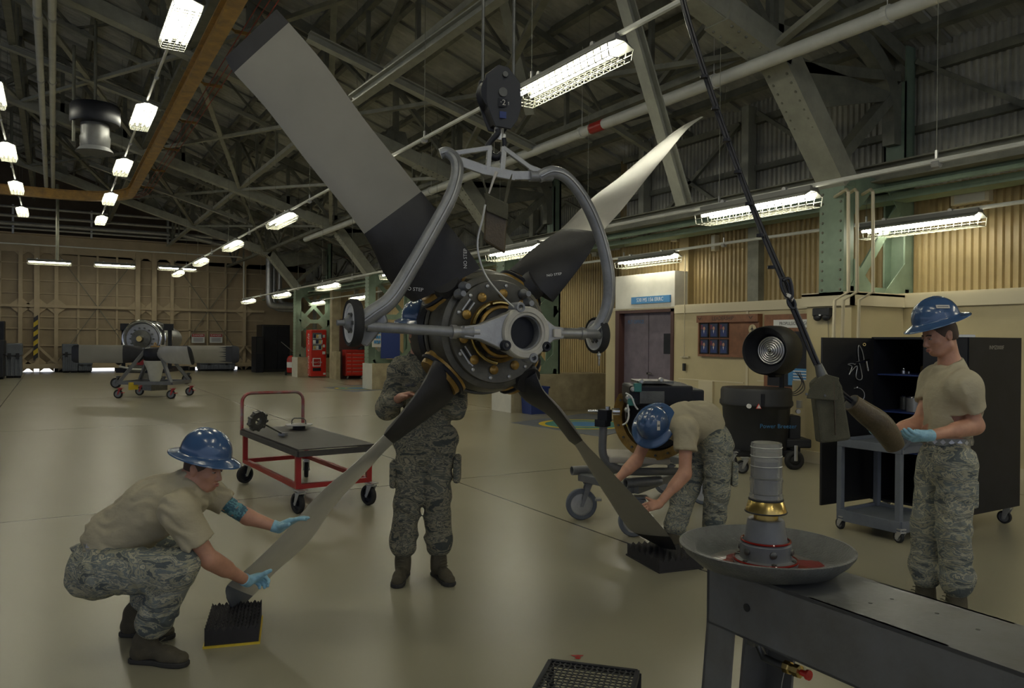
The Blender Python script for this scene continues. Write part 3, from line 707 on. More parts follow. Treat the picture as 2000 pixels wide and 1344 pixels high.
# ================================================================== things along the far side and the right wall
def caster(mb_list, root, at, r=.06, w=.04, face=V((1,0,0)), fork='galv', tyre='black_rubber', hub='cast_grey', top=None, swivel=None, brake=None):
    """a caster part of root: fork with wheel; at = floor contact"""
    at = V(at); face = V(face).normalized(); s = V((-face.y, face.x, 0)); c = at + V((0,0,r)); tr = face*(-r*.45); topz = top if top else r*2.35
    m = MB()
    for k in (-1,1):
        o = s*(k*(w/2+.008)); m.prism([c+o-V((0,0,.02))-face*.012, c+o-V((0,0,.02))+face*.012, V((at.x,at.y,at.z+topz-.03))+o-tr+face*.03, V((at.x,at.y,at.z+topz-.03))+o-tr-face*.03], s*(.006*k))
    pt = V((at.x,at.y,at.z+topz))-tr
    m.box(pt-V((0,0,.025)), (w+.03,w+.03,.012), math.atan2(face.y,face.x)); m.cyl(pt-V((0,0,.02)), pt, w*.6, n=12); m.box(pt, (w*2.2,w*2.,.01), math.atan2(face.y,face.x)); m.cyl(c-s*(w/2+.018), c+s*(w/2+.018), .010, n=8)
    f = m.build('caster', fork, root)
    m = MB(); m.ring(c, s, [(r*.72,-w/2),(r*.93,-w/2),(r,-w*.32),(r,w*.32),(r*.93,w/2),(r*.72,w/2)], 28); m.build('tyre', tyre, f, True)
    m = MB(); m.lathe(c, s, [(r*.3,-w*.5),(r*.3,-w*.2),(r*.66,-w*.15),(r*.73,-w*.45),(r*.73,w*.45),(r*.66,w*.15),(r*.3,w*.2),(r*.3,w*.5)], 20)
    m.build('wheel', hub, f, True)
    if brake:
        m = MB(); m.box(c+face*(r*1.05)+V((0,0,r*.3)), (.06,w+.03,.02), math.atan2(face.y,face.x)); m.build('brake_pedal', brake, f)
    return f
# crates and cases in front of the far door
def case(name, px0, px1, ytop, ybot, lab, Y=41.2, mt='case_grey', dep=1.1, ribs=6, latches=True):
    a = PY(px0, ybot, Y); b = PY(px1, ybot, Y); zt = PY((px0+px1)/2, ytop, Y).z; w = b.x-a.x; cx = (a.x+b.x)/2
    t = thing(name, lab, 'case', (cx,Y+dep/2,0), group='grey transport cases by the far door')
    m = MB(); m.bb((a.x,Y,.08),(b.x,Y+dep,zt*.62)); 
    for i in range(ribs+1): x = a.x+.05+(w-.1)*i/ribs; m.bb((x-.03,Y-.03,.1),(x+.03,Y,zt*.6))
    m.build('body', mt, t, bevel=.03)
    m = MB(); m.bb((a.x-.02,Y-.02,zt*.64),(b.x+.02,Y+dep+.02,zt)); m.build('lid', mt, t, bevel=.04)
    m = MB()
    for x in (a.x+.15, b.x-.15, ): m.bb((x-.12,Y+.1,0),(x+.12,Y+dep-.1,.08))
    m.build('skid', 'black_rubber', t)
    if latches:
        m = MB()
        for x in (a.x+w*.25, a.x+w*.75): m.bb((x-.06,Y-.06,zt*.55),(x+.06,Y-.02,zt*.72))
        m.each('latch', 'black_plastic', t)
    return t
case('transport_case', 122, 152, 672, 727, 'tall grey transport case standing behind the left tip of the stored propeller', 41.0)
case('transport_case', 153, 180, 705, 727, 'low grey transport case right of the tall one by the far door', 41.0)
case('transport_case', 391, 459, 704, 727, 'low grey ribbed case under the flame-tipped propeller blade', 41.0, ribs=12)
case('transport_case', 10, 42, 671, 738, 'grey plastic case nearest the left edge of the photo', 36.5, ribs=3)
case('transport_case', -14, 8, 664, 738, 'dark case cut by the left edge of the photo', 35.5, mt='black_plastic', ribs=2)
t = thing('tool_cabinet', 'black cabinet at the far left edge of the photo', 'cabinet', H(-12,735))
p = H(8,735); m = MB(); m.bb((p.x-1.2,p.y,.12),(p.x,p.y+1.0,2.3)); m.build('body', 'black_paint', t, bevel=.01)
m = MB(); m.bb((p.x-1.15,p.y-.02,.2),(p.x-.6,p.y,2.25)); m.bb((p.x-.57,p.y-.02,.2),(p.x-.03,p.y,2.25)); m.build('door', 'black_satin', t)
for x in (p.x-1.1,p.x-.1): caster(None, t, (x,p.y+.1,0), .05)
# danger signs
for i, px in enumerate((387, 422)):
    c = PY(px, 661, YF-.36); m = MB(); m.box(c, (.62,.02,.46)); o = m.build('danger_sign', 'white'); tag(o, ('left','right')[i]+' one of two red and white danger signs on the far tan door', 'sign', 'danger signs on the far door')
    m = MB(); m.box(c+V((0,-.015,.15)), (.60,.01,.15)); h = m.build('header', 'red_paint', o)
    m = MB(); m.text('DANGER', c+V((0,-.022,.15)), (1,0,0), UP, .09, depth=.002); m.build('lettering', 'white', h)
    m = MB()
    for k in range(3): m.box(c+V((0,-.012,-.0-.07*k)), (.46,.006,.025))
    m.build('text_line', 'black_paint', o)
# engine on its stand, far left -------------------------------------------------
E0 = H(275,757); d0 = (E0-CP).dot(CM @ V((0,0,-1)))
t = thing('turboprop_engine', 'round bare turboprop engine held in a wheeled stand behind the stored propeller', 'engine', (E0.x,E0.y+1,0))
c = P(276,662,25.3); ax = (FW*-1 + RT*.12).normalized(); back = -ax
m = MB(); m.lathe(c, ax, [(.0,-.06),(.30,-.06),(.50,-.09),(.55,-.04),(.60,-.06),(.60,-.2),(.56,-.28),(.56,-1.4),(.5,-2.2),(.4,-3)], 36); m.build('casing', 'cast_alu', t, True)
m = MB(); m.torus(c+back*.06, ax, .6, .035, 36, 8); m.torus(c+back*.55, ax, .585, .04, 36, 8); m.torus(c+back*1.2, ax, .585, .04, 36, 8); m.build('flange', 'chrome', t, True)
m = MB(); m.lathe(c, ax, [(.0,.16),(.08,.16),(.12,.1),(.30,.06),(.30,.02)], 24)
for i in range(14): a = 2*PI*i/14; S,U,_ = frame(ax); q = c-ax*.08+S*(.36*math.cos(a))+U*(.36*math.sin(a)); m.cyl(q, q+ax*.06, .03, n=8)
m.build('gearbox_face', 'dark_metal', t, True)
m = MB(); m.lathe(c+ax*.16, ax, [(.09,0),(.09,.05),(0,.05)], 20); m.build('shaft', 'brass', t, True)
m = MB(); q = c - V((0,0,.62)) + back*.1; m.lathe(q, ax, [(.3,-.4),(.36,-.1),(.38,.02),(.35,.05),(.31,.02),(.28,-.2)], 28); m.build('air_scoop', 'alu', t, True)
m = MB(); m.lathe(q, ax, [(.0,-.12),(.29,-.12),(.29,-.08)], 24); m.build('scoop_plug', 'red_paint', t, True)
m = MB(); S = RT
for s in (-1,1):
    m.bar(c+S*(s*.78)+back*.5+V((0,0,.42)), c+S*(s*.78)+back*.5-V((0,0,1.0)), .09,.12); m.box(c+S*(s*.72)+back*.5+V((0,0,.40)), (.3,.3,.22)); 
    m.bar(c+S*(s*.6)+back*-.1-V((0,0,1.05)), c+S*(s*.6)+back*2.6-V((0,0,1.05)), .12,.14)
m.bar(c+S*-.8-V((0,0,1.05)), c+S*.8-V((0,0,1.05)), .14,.14); m.bar(c+S*-.8+back*2.6-V((0,0,1.05)), c+S*.8+back*2.6-V((0,0,1.05)), .14,.14)
m.build('stand_frame', 'black_satin', t)
m = MB(); m.box(c+S*.0-V((0,0,.98))+back*.2, (.9,.6,.22)); m.box(c+S*.35-V((0,0,1.22))+back*-.1,(.5,.3,.2)); m.build('sump', 'dark_metal', t)
m = MB(); q = P(232,700,25.0); m.lathe(q, RT, [(.0,-.04),(.20,-.04),(.22,0),(.2,.04),(0,.04)], 24); m.build('hand_wheel', 'black_satin', t, True)
for s, f in ((-.75,-.2),(.75,-.2),(-.75,2.5),(.75,2.5)):
    q = c + S*s + back*f; caster(None, t, (q.x,q.y,0), .17, .09, RT, 'dark_metal')
m = MB(); m.tube([c+S*-.6+V((0,0,-.9))+ax*.3, c+S*-.1-V((0,0,.98))+ax*.5, c+S*.3-V((0,0,1.0))+ax*.4], .03); m.build('tow_bar', 'white_pipe', t)
# stored propeller on its stand -------------------------------------------------
hb = P(303,692,21.5)
t = thing('stored_propeller', 'four-bladed propeller stored level on a wheeled stand, one blade painted with flames', 'propeller', (hb.x,hb.y,hb.z))
m = MB(); m.lathe(hb-V((0,0,.14)), UP, [(.0,-.06),(.24,-.06),(.30,0),(.32,.08),(.32,.22),(.28,.3),(.16,.34),(0,.34)], 28); m.build('hub', 'black_satin', t, True)
m = MB(); m.lathe(hb-V((0,0,.2)), UP, [(0,-.62),(.10,-.60),(.15,-.5),(.20,-.25),(.29,-.02),(.3,.02)], 24); m.build('dome', 'white_pipe', t, True)
m = MB(); m.lathe(hb+V((0,0,.15)), UP, [(.12,0),(.12,.08),(.0,.1)], 16); m.torus(hb+V((.0,0,.26)), RT, .06, .015, 16, 6); m.build('lifting_eye', 'crane_yellow', t, True)
def simple_blade(root, direc, R=2.22, tip='black_paint', broad=(.50,.50), flames=False, metal='blade_grey', tilt=0., cf='blade_black'):
    direc = V(direc).normalized(); ch0 = (UP*math.cos(tilt) + direc.cross(UP)*math.sin(tilt)); nn = direc.cross(ch0)
    st = [.28,.42,.6,.82,1.0,1.3,1.6,1.85,2.0,2.1,2.17,R]; names = {0:'cuff',1:'airfoil',2:'tip'}
    def sec(r):
        if r < .42: wd, th = .2, .18
        elif r < .62: wd, th = .47, .11
        else: wd, th = .5, .09 - .06*(r-.6)/1.6
        if r > 2.12: wd *= (1 - ((r-2.12)/(R-2.12))**2*.25)
        o = []
        for i in range(12):
            a = 2*PI*i/12; o.append(root + direc*r + ch0*(wd/2*math.cos(a)) + nn*(th/2*math.sin(a)))
        return o
    for nm, r0, r1, mt in (('cuff',.28,.86,cf),('airfoil',.86,2.03,metal),('tip',2.03,R,tip)):
        rs = [r0]+[q for q in st if r0 < q < r1]+[r1]; vs = []; 
        for r in rs: vs += sec(r)
        fs = [(i*12+j,i*12+(j+1)%12,(i+1)*12+(j+1)%12,(i+1)*12+j) for i in range(len(rs)-1) for j in range(12)] + [tuple(range(12))[::-1], tuple(range((len(rs)-1)*12, len(rs)*12))]
        m = MB(); m.add(vs, fs)
        if nm == 'cuff': bl = m.build('blade', mt, t, True)
        else: o = m.build('blade_'+nm, mt, bl, True)
    if flames:
        for sd in (-1,1):
            m = MB()
            for i in range(7):
                u = -.2+i*.065; m.prism([root+direc*2.0+ch0*(u-.03)+nn*(sd*.022), root+direc*2.0+ch0*(u+.03)+nn*(sd*.022), root+direc*(1.66+.1*(i%2))+ch0*(u+.01)+nn*(sd*.032)], nn*(sd*.004))
            m.prism([root+direc*1.86+ch0*-.2+nn*(sd*.024), root+direc*1.86+ch0*.23+nn*(sd*.024), root+direc*2.03+ch0*.23+nn*(sd*.018), root+direc*2.03+ch0*-.23+nn*(sd*.018)], nn*(sd*.008))
            m.build('flame_paint', 'black_paint', bl)
ph = math.radians(-14)
dirs = [RT*math.cos(ph+k*PI/2) + FW*math.sin(ph+k*PI/2) for k in range(4)]
simple_blade(hb, RT*1.0+FW*.30, flames=True); simple_blade(hb, -RT*1.0-FW*.1); simple_blade(hb, -FW*.66+RT*.75, metal='blade_bright', tilt=.25, cf='blade_bright'); simple_blade(hb, FW-RT*.3)
m = MB(); zz = .42; fc = V((hb.x,hb.y,0)); cs = [fc+RT*a*.72+FW*b*.6 for a,b in ((-1,-1),(1,-1),(1,1),(-1,1))]
for i in range(4):
    a, b = cs[i], cs[(i+1)%4]; m.bar(a+UP*zz, b+UP*zz, .09,.09); m.bar(a+UP*zz, fc+UP*1.28+(a-fc)*.3, .08,.08)
m.build('stand_frame', 'grey_paint', t)
for i in range(4): caster(None, t, cs[i], .12, .06, RT, 'red_paint', brake='red_paint')
m = MB(); m.box(fc+UP*.28, (.5,.4,.18), .5); m.build('drip_tray', 'dark_metal', t)
m = MB(); m.box(fc+UP*.34-FW*.62-RT*.3, (.25,.06,.2), .5); m.build('yellow_tag', 'yellow', t)
# black containers in the far corner -------------------------------------------
a = PY(512,727,39.0); b = PY(566,727,39.0)
t = thing('storage_locker', 'large black storage locker in the far right corner by the tan door', 'locker', ((a.x+b.x)/2,39.5,0))
m = MB(); m.bb((a.x,39,.0),(b.x,40.3,2.35)); m.build('body', 'black_paint', t, bevel=.02)
m = MB(); m.bb((a.x+.1,38.95,.15),(a.x+.7,39,2.25)); m.bb((a.x+.75,38.95,.15),(b.x-.05,39,2.25)); m.build('door', 'black_satin', t)
m = MB(); m.bar((a.x+.9,38.93,1.5),(a.x+1.5,38.93,1.0),.03); m.build('door_bar', 'galv', t)
a = PY(498,727,38.6); m = MB(); m.bb((a.x,38.4,0),(a.x+.35,39.4,1.75)); o = m.build('locker_stack', 'black_satin'); tag(o, 'narrow dark stack leaning on the left side of the black locker', 'locker')
m = MB(); m.bb((a.x+.04,38.38,.9),(a.x+.31,38.4,1.7)); m.build('door', 'black_paint', o)
# vending machine ----------------------------------------------------------------
y0 = 32.6; x0 = PY(607,733,y0).x; x1 = PY(637,733,y0).x
t = thing('vending_machine', 'red soft drink vending machine with white script down its side', 'vending machine', ((x0+x1)/2,y0+.35,0))
m = MB(); m.bb((x0,y0,.05),(x1,y0+.75,2.05)); m.build('cabinet', 'red_bright', t, bevel=.02)
w = x1-x0
m = MB(); m.bb((x0+.06,y0-.03,1.18),(x0+w*.68,y0-.01,1.92)); m.build('display_window', 'grey_paint', t)
for r in range(3):
    z = 1.22+r*.24
    for i in range(7):
        x = x0+.11+i*(w*.56)/6.5; m = MB(); m.cyl((x,y0-.05,z),(x,y0-.05,z+.15),.028,n=8); m.build('drink', ('brass','white','photo_navy')[(r+i//2)%3], t, True)
    m = MB(); m.bb((x0+.07,y0-.045,z-.03),(x0+w*.67,y0-.03,z-.008)); m.build('price_strip', 'white', t)
m = MB(); m.bb((x0+.07,y0-.03,.48),(x0+w*.62,y0-.01,.84)); m.build('advert_panel', 'white', t)
m = MB(); m.bb((x0+.11,y0-.036,.52),(x0+w*.58,y0-.03,.80)); q = m.build('advert_field', 'red_paint', t)
m = MB(); m.text('Coca-Cola', (x0+w*.345,y0-.04,.66), (1,0,0), UP, .085, italic=.3, wscale=.9); m.build('lettering', 'white', q)
m = MB(); m.text('Coca-Cola', (x0-.004,y0+.37,.95), (0,0,1), (0,1,0), .30, italic=.3, wscale=1.0); m.build('side_lettering', 'white', t)
m = MB(); m.bb((x0+w*.74,y0-.02,1.0),(x0+w*.92,y0,1.12)); m.bb((x0+w*.76,y0-.02,1.72),(x0+w*.9,y0,1.84)); m.bb((x0+w*.76,y0-.02,1.3),(x0+w*.9,y0,1.42)); m.bb((x0+w*.8,y0-.02,.12),(x0+w*.95,y0,.2)); m.build('card_label', 'white', t)
m = MB(); m.bb((x0+.08,y0-.02,.28),(x0+w*.65,y0,.42)); m.build('delivery_flap', 'black_satin', t)
# fire extinguisher
p = H(568,733); t = thing('fire_extinguisher', 'red fire extinguisher cart beside the tan plinth near the vending machine', 'fire extinguisher', (p.x,p.y,0))
m = MB(); m.lathe(p, UP, [(.0,.12),(.16,.12),(.18,.18),(.18,.72),(.14,.84),(.05,.9),(0,.9)], 20); m.build('cylinder', 'red_paint', t, True)
m = MB(); m.lathe(p, UP, [(.183,.35),(.183,.6)], 20); m.build('label', 'white', t, True)
m = MB(); m.cyl(p+V((0,0,.9)), p+V((0,0,1.0)), .03, n=8); m.bar(p+V((-.1,0,1)), p+V((.12,0,1.02)), .03); m.tube(smooth_path([p+V((.02,0,.95)), p+V((.2,0,.85)), p+V((.22,0,.4))],4), .015); m.build('valve', 'black_satin', t)
m = MB(); m.cyl(p+V((-.2,0,.1)), p+V((-.25,0,.1)), .1, n=14); m.cyl(p+V((.2,0,.1)), p+V((.25,0,.1)), .1, n=14); m.cyl(p+V((-.25,0,.1)),p+V((.25,0,.1)),.015); m.build('wheel', 'black_rubber', t, True)
# dark door and red tool chest ----------------------------------------------------
t = thing('door_3', None, None, (12,30.5,0)); struct(t)
a = PY(664,700,31.2); b = PY(702,700,31.2); m = MB(); m.bb((a.x,31.2,0),(b.x+.6,31.3,2.5)); m.build('door_leaf', 'dark_jamb', t)
m = MB(); m.cyl((a.x+.2,31.2,1.0),(a.x+.2,31.12,1.0),.03,n=10); m.build('door_handle', 'chrome', t)
m = MB(); m.bb((PY(648,700,31.4).x,31.4,0),(PY(665,700,31.4).x,31.7,3.8)); m.bb((PY(657,700,30.6).x,30.6,0),(PY(665,700,30.6).x,31.4,1.15)); struct(m.build('trim_6', 'concrete_paint'))
p = H(675,741); x0, y0 = p.x, p.y; x1 = PY(712,740,y0).x; w = x1-x0
t = thing('tool_chest', 'red roller tool chest with many drawers, left of the tan plinth', 'tool chest', ((x0+x1)/2,y0+.3,0))
m = MB(); m.bb((x0,y0,.14),(x1,y0+.55,1.12)); m.build('cabinet', 'red_paint', t, bevel=.01)
m = MB(); m.bb((x0-.01,y0-.02,1.12),(x1+.01,y0+.57,1.22)); m.build('lid', 'red_paint', t, bevel=.01)
for i in range(6):
    for s in (0,1):
        z = .2+i*.15; xa, xb = (x0+.03, x0+w*.30) if s == 0 else (x0+w*.33, x1-.03)
        m = MB(); m.bb((xa,y0-.015,z),(xb,y0,z+.125)); q = m.build('drawer', 'red_bright', t); m = MB(); m.bb((xa+.02,y0-.03,z+.1),(xb-.02,y0-.015,z+.118)); m.build('handle', 'galv', q)
for x in (x0+.1,x1-.1):
    for y in (y0+.08,y0+.48): caster(None, t, (x,y,0), .055, .03)
m = MB(); q = V((x1-.05,y0+.2,1.24)); m.sphere(q, (.17,.17,.14)); o = m.build('cap', 'black_rubber', None, True); tag(o, 'dark rounded cap lying on the red tool chest', 'cap')
# blue notice boards by third column ------------------------------------------------
t = thing('notice_board', 'blue notice board on the wall behind the left yoke wheel', 'notice board', PX(765,700,11.4))
for px0, px1, y0, y1, mt in ((745,781,640,700,'blue_panel'),(728,744,644,678,'paper')):
    a = PY(px0,y0,24.0); b = PY(px1,y1,24.0); m = MB(); m.bb((a.x,24.0,b.z),(b.x,24.06,a.z)); m.build('panel', mt, t)
a = PY(728,644,23.97)
m = MB()
for i in range(3):
    for j in range(3): m.box(a+V((.08+i*.08,0,-.08-j*.16)), (.06,.01,.1))
m.build('poster', 'blue_sign', t)
# blue bin --------------------------------------------------------------------------
p = H(1008,804); x0 = p.x; w = .48; t = thing('recycling_bin', 'blue plastic bin standing against the plinth behind the propeller', 'bin', (x0+w/2,p.y+.3,0))
y0 = p.y - .9 if False else 14.55
x0 = H(1012,806).x
m = MB(); vs = [(x0+.03,y0+.03,0),(x0+w-.03,y0+.03,0),(x0+w-.03,y0+.42,0),(x0+.03,y0+.42,0),(x0,y0,.62),(x0+w,y0,.62),(x0+w,y0+.45,.62),(x0,y0+.45,.62)]; m.add(vs, [(0,1,2,3),(0,1,5,4),(1,2,6,5),(2,3,7,6),(3,0,4,7)]); m.bb((x0-.02,y0-.02,.58),(x0+w+.02,y0,.62)); m.bb((x0-.02,y0+.45,.58),(x0+w+.02,y0+.47,.62)); m.bb((x0-.02,y0-.02,.58),(x0,y0+.47,.62)); m.bb((x0+w,y0-.02,.58),(x0+w+.02,y0+.47,.62))
t.location = (x0+w/2,y0+.2,0); t.matrix_world = Matrix.Translation((x0+w/2,y0+.2,0)); W[t] = t.matrix_world.copy(); m.build('tub', 'blue_panel', t)
m = MB(); m.bb((x0+.12,y0-.004,.25),(x0+.36,y0+.012,.27)); m.build('ledge', 'blue_panel', t)
# floor emblems -----------------------------------------------------------------------
def emblem(pts, c, rx, lab):
    z = .004; q = [H(*p) for p in pts]; m = MB(); m.prism([V((p.x,p.y,z-.003)) for p in q], (0,0,.003)); t = m.build('floor_emblem', 'case_grey'); tag(t, lab, 'floor emblem', 'painted floor emblems')
    c = H(*c); 
    for nm, r0, r1, mt, dz in (('ring',.86,1.,'yellow',.003),('field',0,.86,'teal',.0015),('inner_ring',.5,.56,'yellow',.004),('centre',0,.48,'blue_sign',.003)):
        m = MB(); n = 40; vs = []; 
        for i in range(n):
            a = 2*PI*i/n; vs += [(c.x+rx*r0*math.cos(a),c.y+rx*r0*math.sin(a),z+dz),(c.x+rx*r1*math.cos(a),c.y+rx*r1*math.sin(a),z+dz)]
        m.add(vs, [(2*i,2*i+1,(2*i+3)%(2*n),(2*i+2)%(2*n)) for i in range(n)] if r0 else [tuple(2*i+1 for i in range(n))]); m.build(nm, mt, t)
emblem(((998,826),(1140,808),(1330,822),(1170,853)), (1140,829), .9, 'painted shield emblem on the floor right of the standing man')
emblem(((632,757),(700,752),(770,760),(690,766)), (700,758.5), .8, 'painted emblem on the floor in front of the red tool chest')
# ---------------------------------------------------------------- office wall things
def onwall(px, py): return PX(px, py, XO)
a = onwall(1372,622); b = onwall(1486,693)
t = thing('leadership_board', 'wooden leadership board holding portrait photographs on the cream wall', 'display board', (XO,(a.y+b.y)/2,b.z))
y0, y1 = a.y, b.y; z1, z0 = 2.03, 1.44; L = y0-y1
m = MB(); m.bb((XO-.05,y1,z0),(XO,y0,z1)); m.build('back_board', 'wood_frame', t)
m = MB(); m.bb((XO-.12,y1-.03,z1-.02),(XO,y0+.03,z1+.11)); m.bb((XO-.08,y1,z0-.04),(XO,y0,z0)); m.bb((XO-.08,y0,z0-.04),(XO,y0+.03,z1)); m.bb((XO-.08,y1-.03,z0-.04),(XO,y1,z1)); m.build('frame', 'wood_frame', t)
m = MB(); m.text('LEADERSHIP', (XO-.122,y0-L*.45,z1+.045), (0,-1,0), UP, .065); m.build('lettering', 'black_paint', t)
for q in (y0-.05, y1+.12):
    m = MB(); 
    for s in (-1,1): m.prism([(XO-.124,q,z1+.02),(XO-.124,q+s*.05,z1+.08),(XO-.124,q+s*.015,z1+.06)], (.002,0,0))
    m.build('wing_emblem', 'black_paint', t)
for r in range(2):
    for c in range(3):
        yc = y0-.12-c*.235; zc = z1-.16-r*.29; m = MB(); m.box((XO-.06,yc,zc), (.02,.20,.265)); q = m.build('picture_frame', 'black_satin', t)
        m = MB(); m.box((XO-.072,yc,zc), (.004,.165,.23)); m.build('photograph', 'photo_navy', q)
        m = MB(); m.sphere((XO-.076,yc,zc+.035), (.004,.026,.034), 12, 8); m.build('face', 'skin', q, True)
        m = MB(); m.prism([(XO-.075,yc-.07,zc-.11),(XO-.075,yc+.07,zc-.11),(XO-.075,yc+.06,zc-.02),(XO-.075,yc+.015,zc+.005),(XO-.075,yc-.015,zc+.005),(XO-.075,yc-.06,zc-.02)], (-.003,0,0)); m.build('jacket', 'blue_panel', q)
        m = MB(); m.prism([(XO-.079,yc-.012,zc-.0),(XO-.079,yc+.012,zc-.0),(XO-.079,yc,zc-.06)], (-.001,0,0)); m.build('shirt_front', 'white', q)
        m = MB(); 
        for k in range(4): m.box((XO-.0745,yc+.06,zc+.09-k*.02), (.002,.04,.008))
        m.build('flag_stripe', 'red_paint', q)
m = MB(); yc = y1+.13; m.lathe((XO-.055,yc,1.88), (-1,0,0), [(.075,0),(.085,.008),(.075,.014),(.0,.014)], 24); m.build('roundel', 'cream_paint', t, True)
m = MB(); x = XO-.072
m.prism([(x,yc,1.95),(x,yc+.01,1.9),(x,yc+.055,1.87),(x,yc+.01,1.88),(x,yc+.008,1.84),(x,yc+.022,1.825),(x,yc-.022,1.825),(x,yc-.008,1.84),(x,yc-.01,1.88),(x,yc-.055,1.87),(x,yc-.01,1.9)], (-.002,0,0)); m.build('jet_silhouette', 'black_paint', t)
m = MB(); m.box((XO-.06,yc,1.62), (.01,.15,.22)); m.build('plaque', 'black_satin', t)
# second board
a = onwall(1497,612); y0 = a.y; y1 = 7.75; t = thing('flight_board', 'wood-framed flight board on the cream wall behind the fan drum', 'display board', (XO,(y0+y1)/2,.9))
m = MB(); m.bb((XO-.05,y1,.85),(XO,y0,2.12)); m.build('back_board', 'wood_frame', t)
m = MB(); m.bb((XO-.055,y1+.08,.95),(XO-.05,y0-.08,1.84)); m.build('panel', 'black_satin', t)
m = MB(); m.bb((XO-.062,y1+.1,1.9),(XO-.05,y0-.2,2.03)); m.build('title_strip', 'white', t)
m = MB(); m.text('PROPULSION FLIGHT', (XO-.066,y0-.2-.42,1.965), (0,-1,0), UP, .055, wscale=.8); m.build('lettering', 'black_paint', t)
m = MB(); m.bb((XO-.06,y1+.12,.98),(XO-.05,y0-.5,1.25)); m.build('poster', 'blue_sign', t)
m = MB(); 
for i in range(5): m.bb((XO-.064,y1+.15,1.02+i*.045),(XO-.06,y0-.6,1.035+i*.045))
m.build('text_line', 'white', t)
# goggle-like dispenser
c = PX(1611,613,9.03); t = thing('wall_dispenser', 'black twin-lobed dispenser fixed high on the cream bump-out', 'dispenser', c)
m = MB(); m.box(c+V((-.05,0,.02)), (.1,.27,.12)); m.build('body', 'black_plastic', t, bevel=.02)
m = MB(); m.sphere(c+V((-.06,.07,-.05)), (.045,.06,.05)); m.sphere(c+V((-.06,-.07,-.05)), (.045,.06,.05)); m.build('lobe', 'black_plastic', t, True)
m = MB(); m.box(c+V((-.105,.0,-.02)), (.004,.03,.02)); m.build('label', 'white', t)
m = MB(); m.tube([c+V((0,-.05,-.08)), c+V((.0,-.06,-.3)), c+V((0,-.04,-.9))], .003, n=5); m.build('cord', 'black_paint', t)
# pull rod with box
c = onwall(1340,715); t = thing('pull_switch', 'pull cord with a small black box hanging on the cream wall beside the door', 'switch', (XO-.05,c.y,c.z))
m = MB(); m.tube([(XO-.05,c.y,3.3),(XO-.05,c.y,c.z+.15)], .008, n=6); m.build('rod', 'cream_trim', t)
m = MB(); m.box((XO-.05,c.y,c.z-.02), (.04,.05,.14)); m.build('switch_box', 'black_plastic', t)
m = MB(); m.box((XO-.03,c.y,c.z+.17), (.05,.22,.02)); m.build('bracket', 'cream_trim', t)
# small boxes and lines on the corrugated wall
for px, py, w, h, lab in ((1243,562,.12,.2,'pale junction box on the panel above the lilac door'), (1320,465,.18,.14,'square junction box on the yellow wall over the cream ledge'), (1397,475,.1,.3,'narrow junction box on the corrugated wall right of the square one'), (1898,385,.5,.18,'long pale heater box high on the yellow corrugated wall')):
    c = PX(px,py,XW-.2); m = MB(); m.box(c, (.12,w,h)); o = m.build('junction_box', 'cream_trim', bevel=.005); tag(o, lab, 'junction box')
    m = MB(); m.box(c+V((-.062,0,0)), (.006,w*.8,h*.8)); m.build('cover', 'white_paint', o)
m = MB(); a = PX(1480,500,XW-.18); m.bb((XW-.3,a.y-.12,2.36),(XW-.14,a.y+.12,3.9)); struct(m.build('trim_7', 'steel_beam'))
m = MB(); a = PX(1345,500,XW-.18); m.bb((XW-.3,a.y-.12,2.36),(XW-.14,a.y+.12,3.9)); struct(m.build('trim_8', 'corr_yellow'))
# ================================================================== the propeller
PN = (-FW*.891 + RT*.454); PR = (RT*.891 + FW*.454)
C1 = P(968,648,4.93)
def A(n, r=0., u=0.): return C1 + PN*n + PR*r + UP*u
prop = thing('propeller', 'huge four-bladed aircraft propeller hanging upright from the hoist, lower blades held by two men', 'propeller', C1)
m = MB(); m.lathe(C1, PN, [(0,-.62),(.33,-.62),(.375,-.60),(.385,-.40),(.36,-.37),(.26,-.36)], 48); m.build('slip_ring', 'black_paint', prop, True)
m = MB(); m.lathe(C1, PN, [(.25,-.40),(.32,-.35),(.36,-.28),(.395,-.2),(.395,-.08),(.37,-.01),(.335,.0)], 48); 
m.torus(A(-.19), PN, .405, .012, 48, 6); m.torus(A(-.02), PN, .345, .01, 48, 6); hub = m.build('hub_barrel', 'hub_metal', prop, True)
BD = [(-.72,.70),(.68,.73),(-.72,-.69),(.69,-.72)]
for (r, u) in BD:
    d = (PR*r+UP*u).normalized(); m = MB(); m.lathe(A(-.19), d, [(.17,.26),(.175,.38),(.16,.40),(.15,.44)], 28); m.build('blade_socket', 'amber', hub, True)
    m = MB(); m.torus(A(-.19)+d*.40, d, .165, .014, 28, 6); m.build('clamp_band', 'black_satin', hub, True)
m = MB(); m.ring(A(0), PN, [(.19,0),(.325,0),(.33,.006),(.33,.03),(.325,.036),(.20,.036),(.19,.03)], 56); plate = m.build('front_plate', 'hub_metal', prop, True)
for i in range(10):
    a = 2*PI*(i+.3)/10; c = A(.036, .245*math.cos(a), .245*math.sin(a)); m = MB(); m.lathe(c, PN, [(.030,0),(.030,.012),(.014,.02),(0,.02)], 14); m.build('boss', 'amber', plate, True)
for i in range(14):
    a = 2*PI*(i+.1)/14; c = A(.036, .298*math.cos(a), .298*math.sin(a)); m = MB(); m.lathe(c, PN, [(.012,0),(.012,.008),(.007,.011),(0,.011)], 8); m.build('screw', 'galv', plate, True)
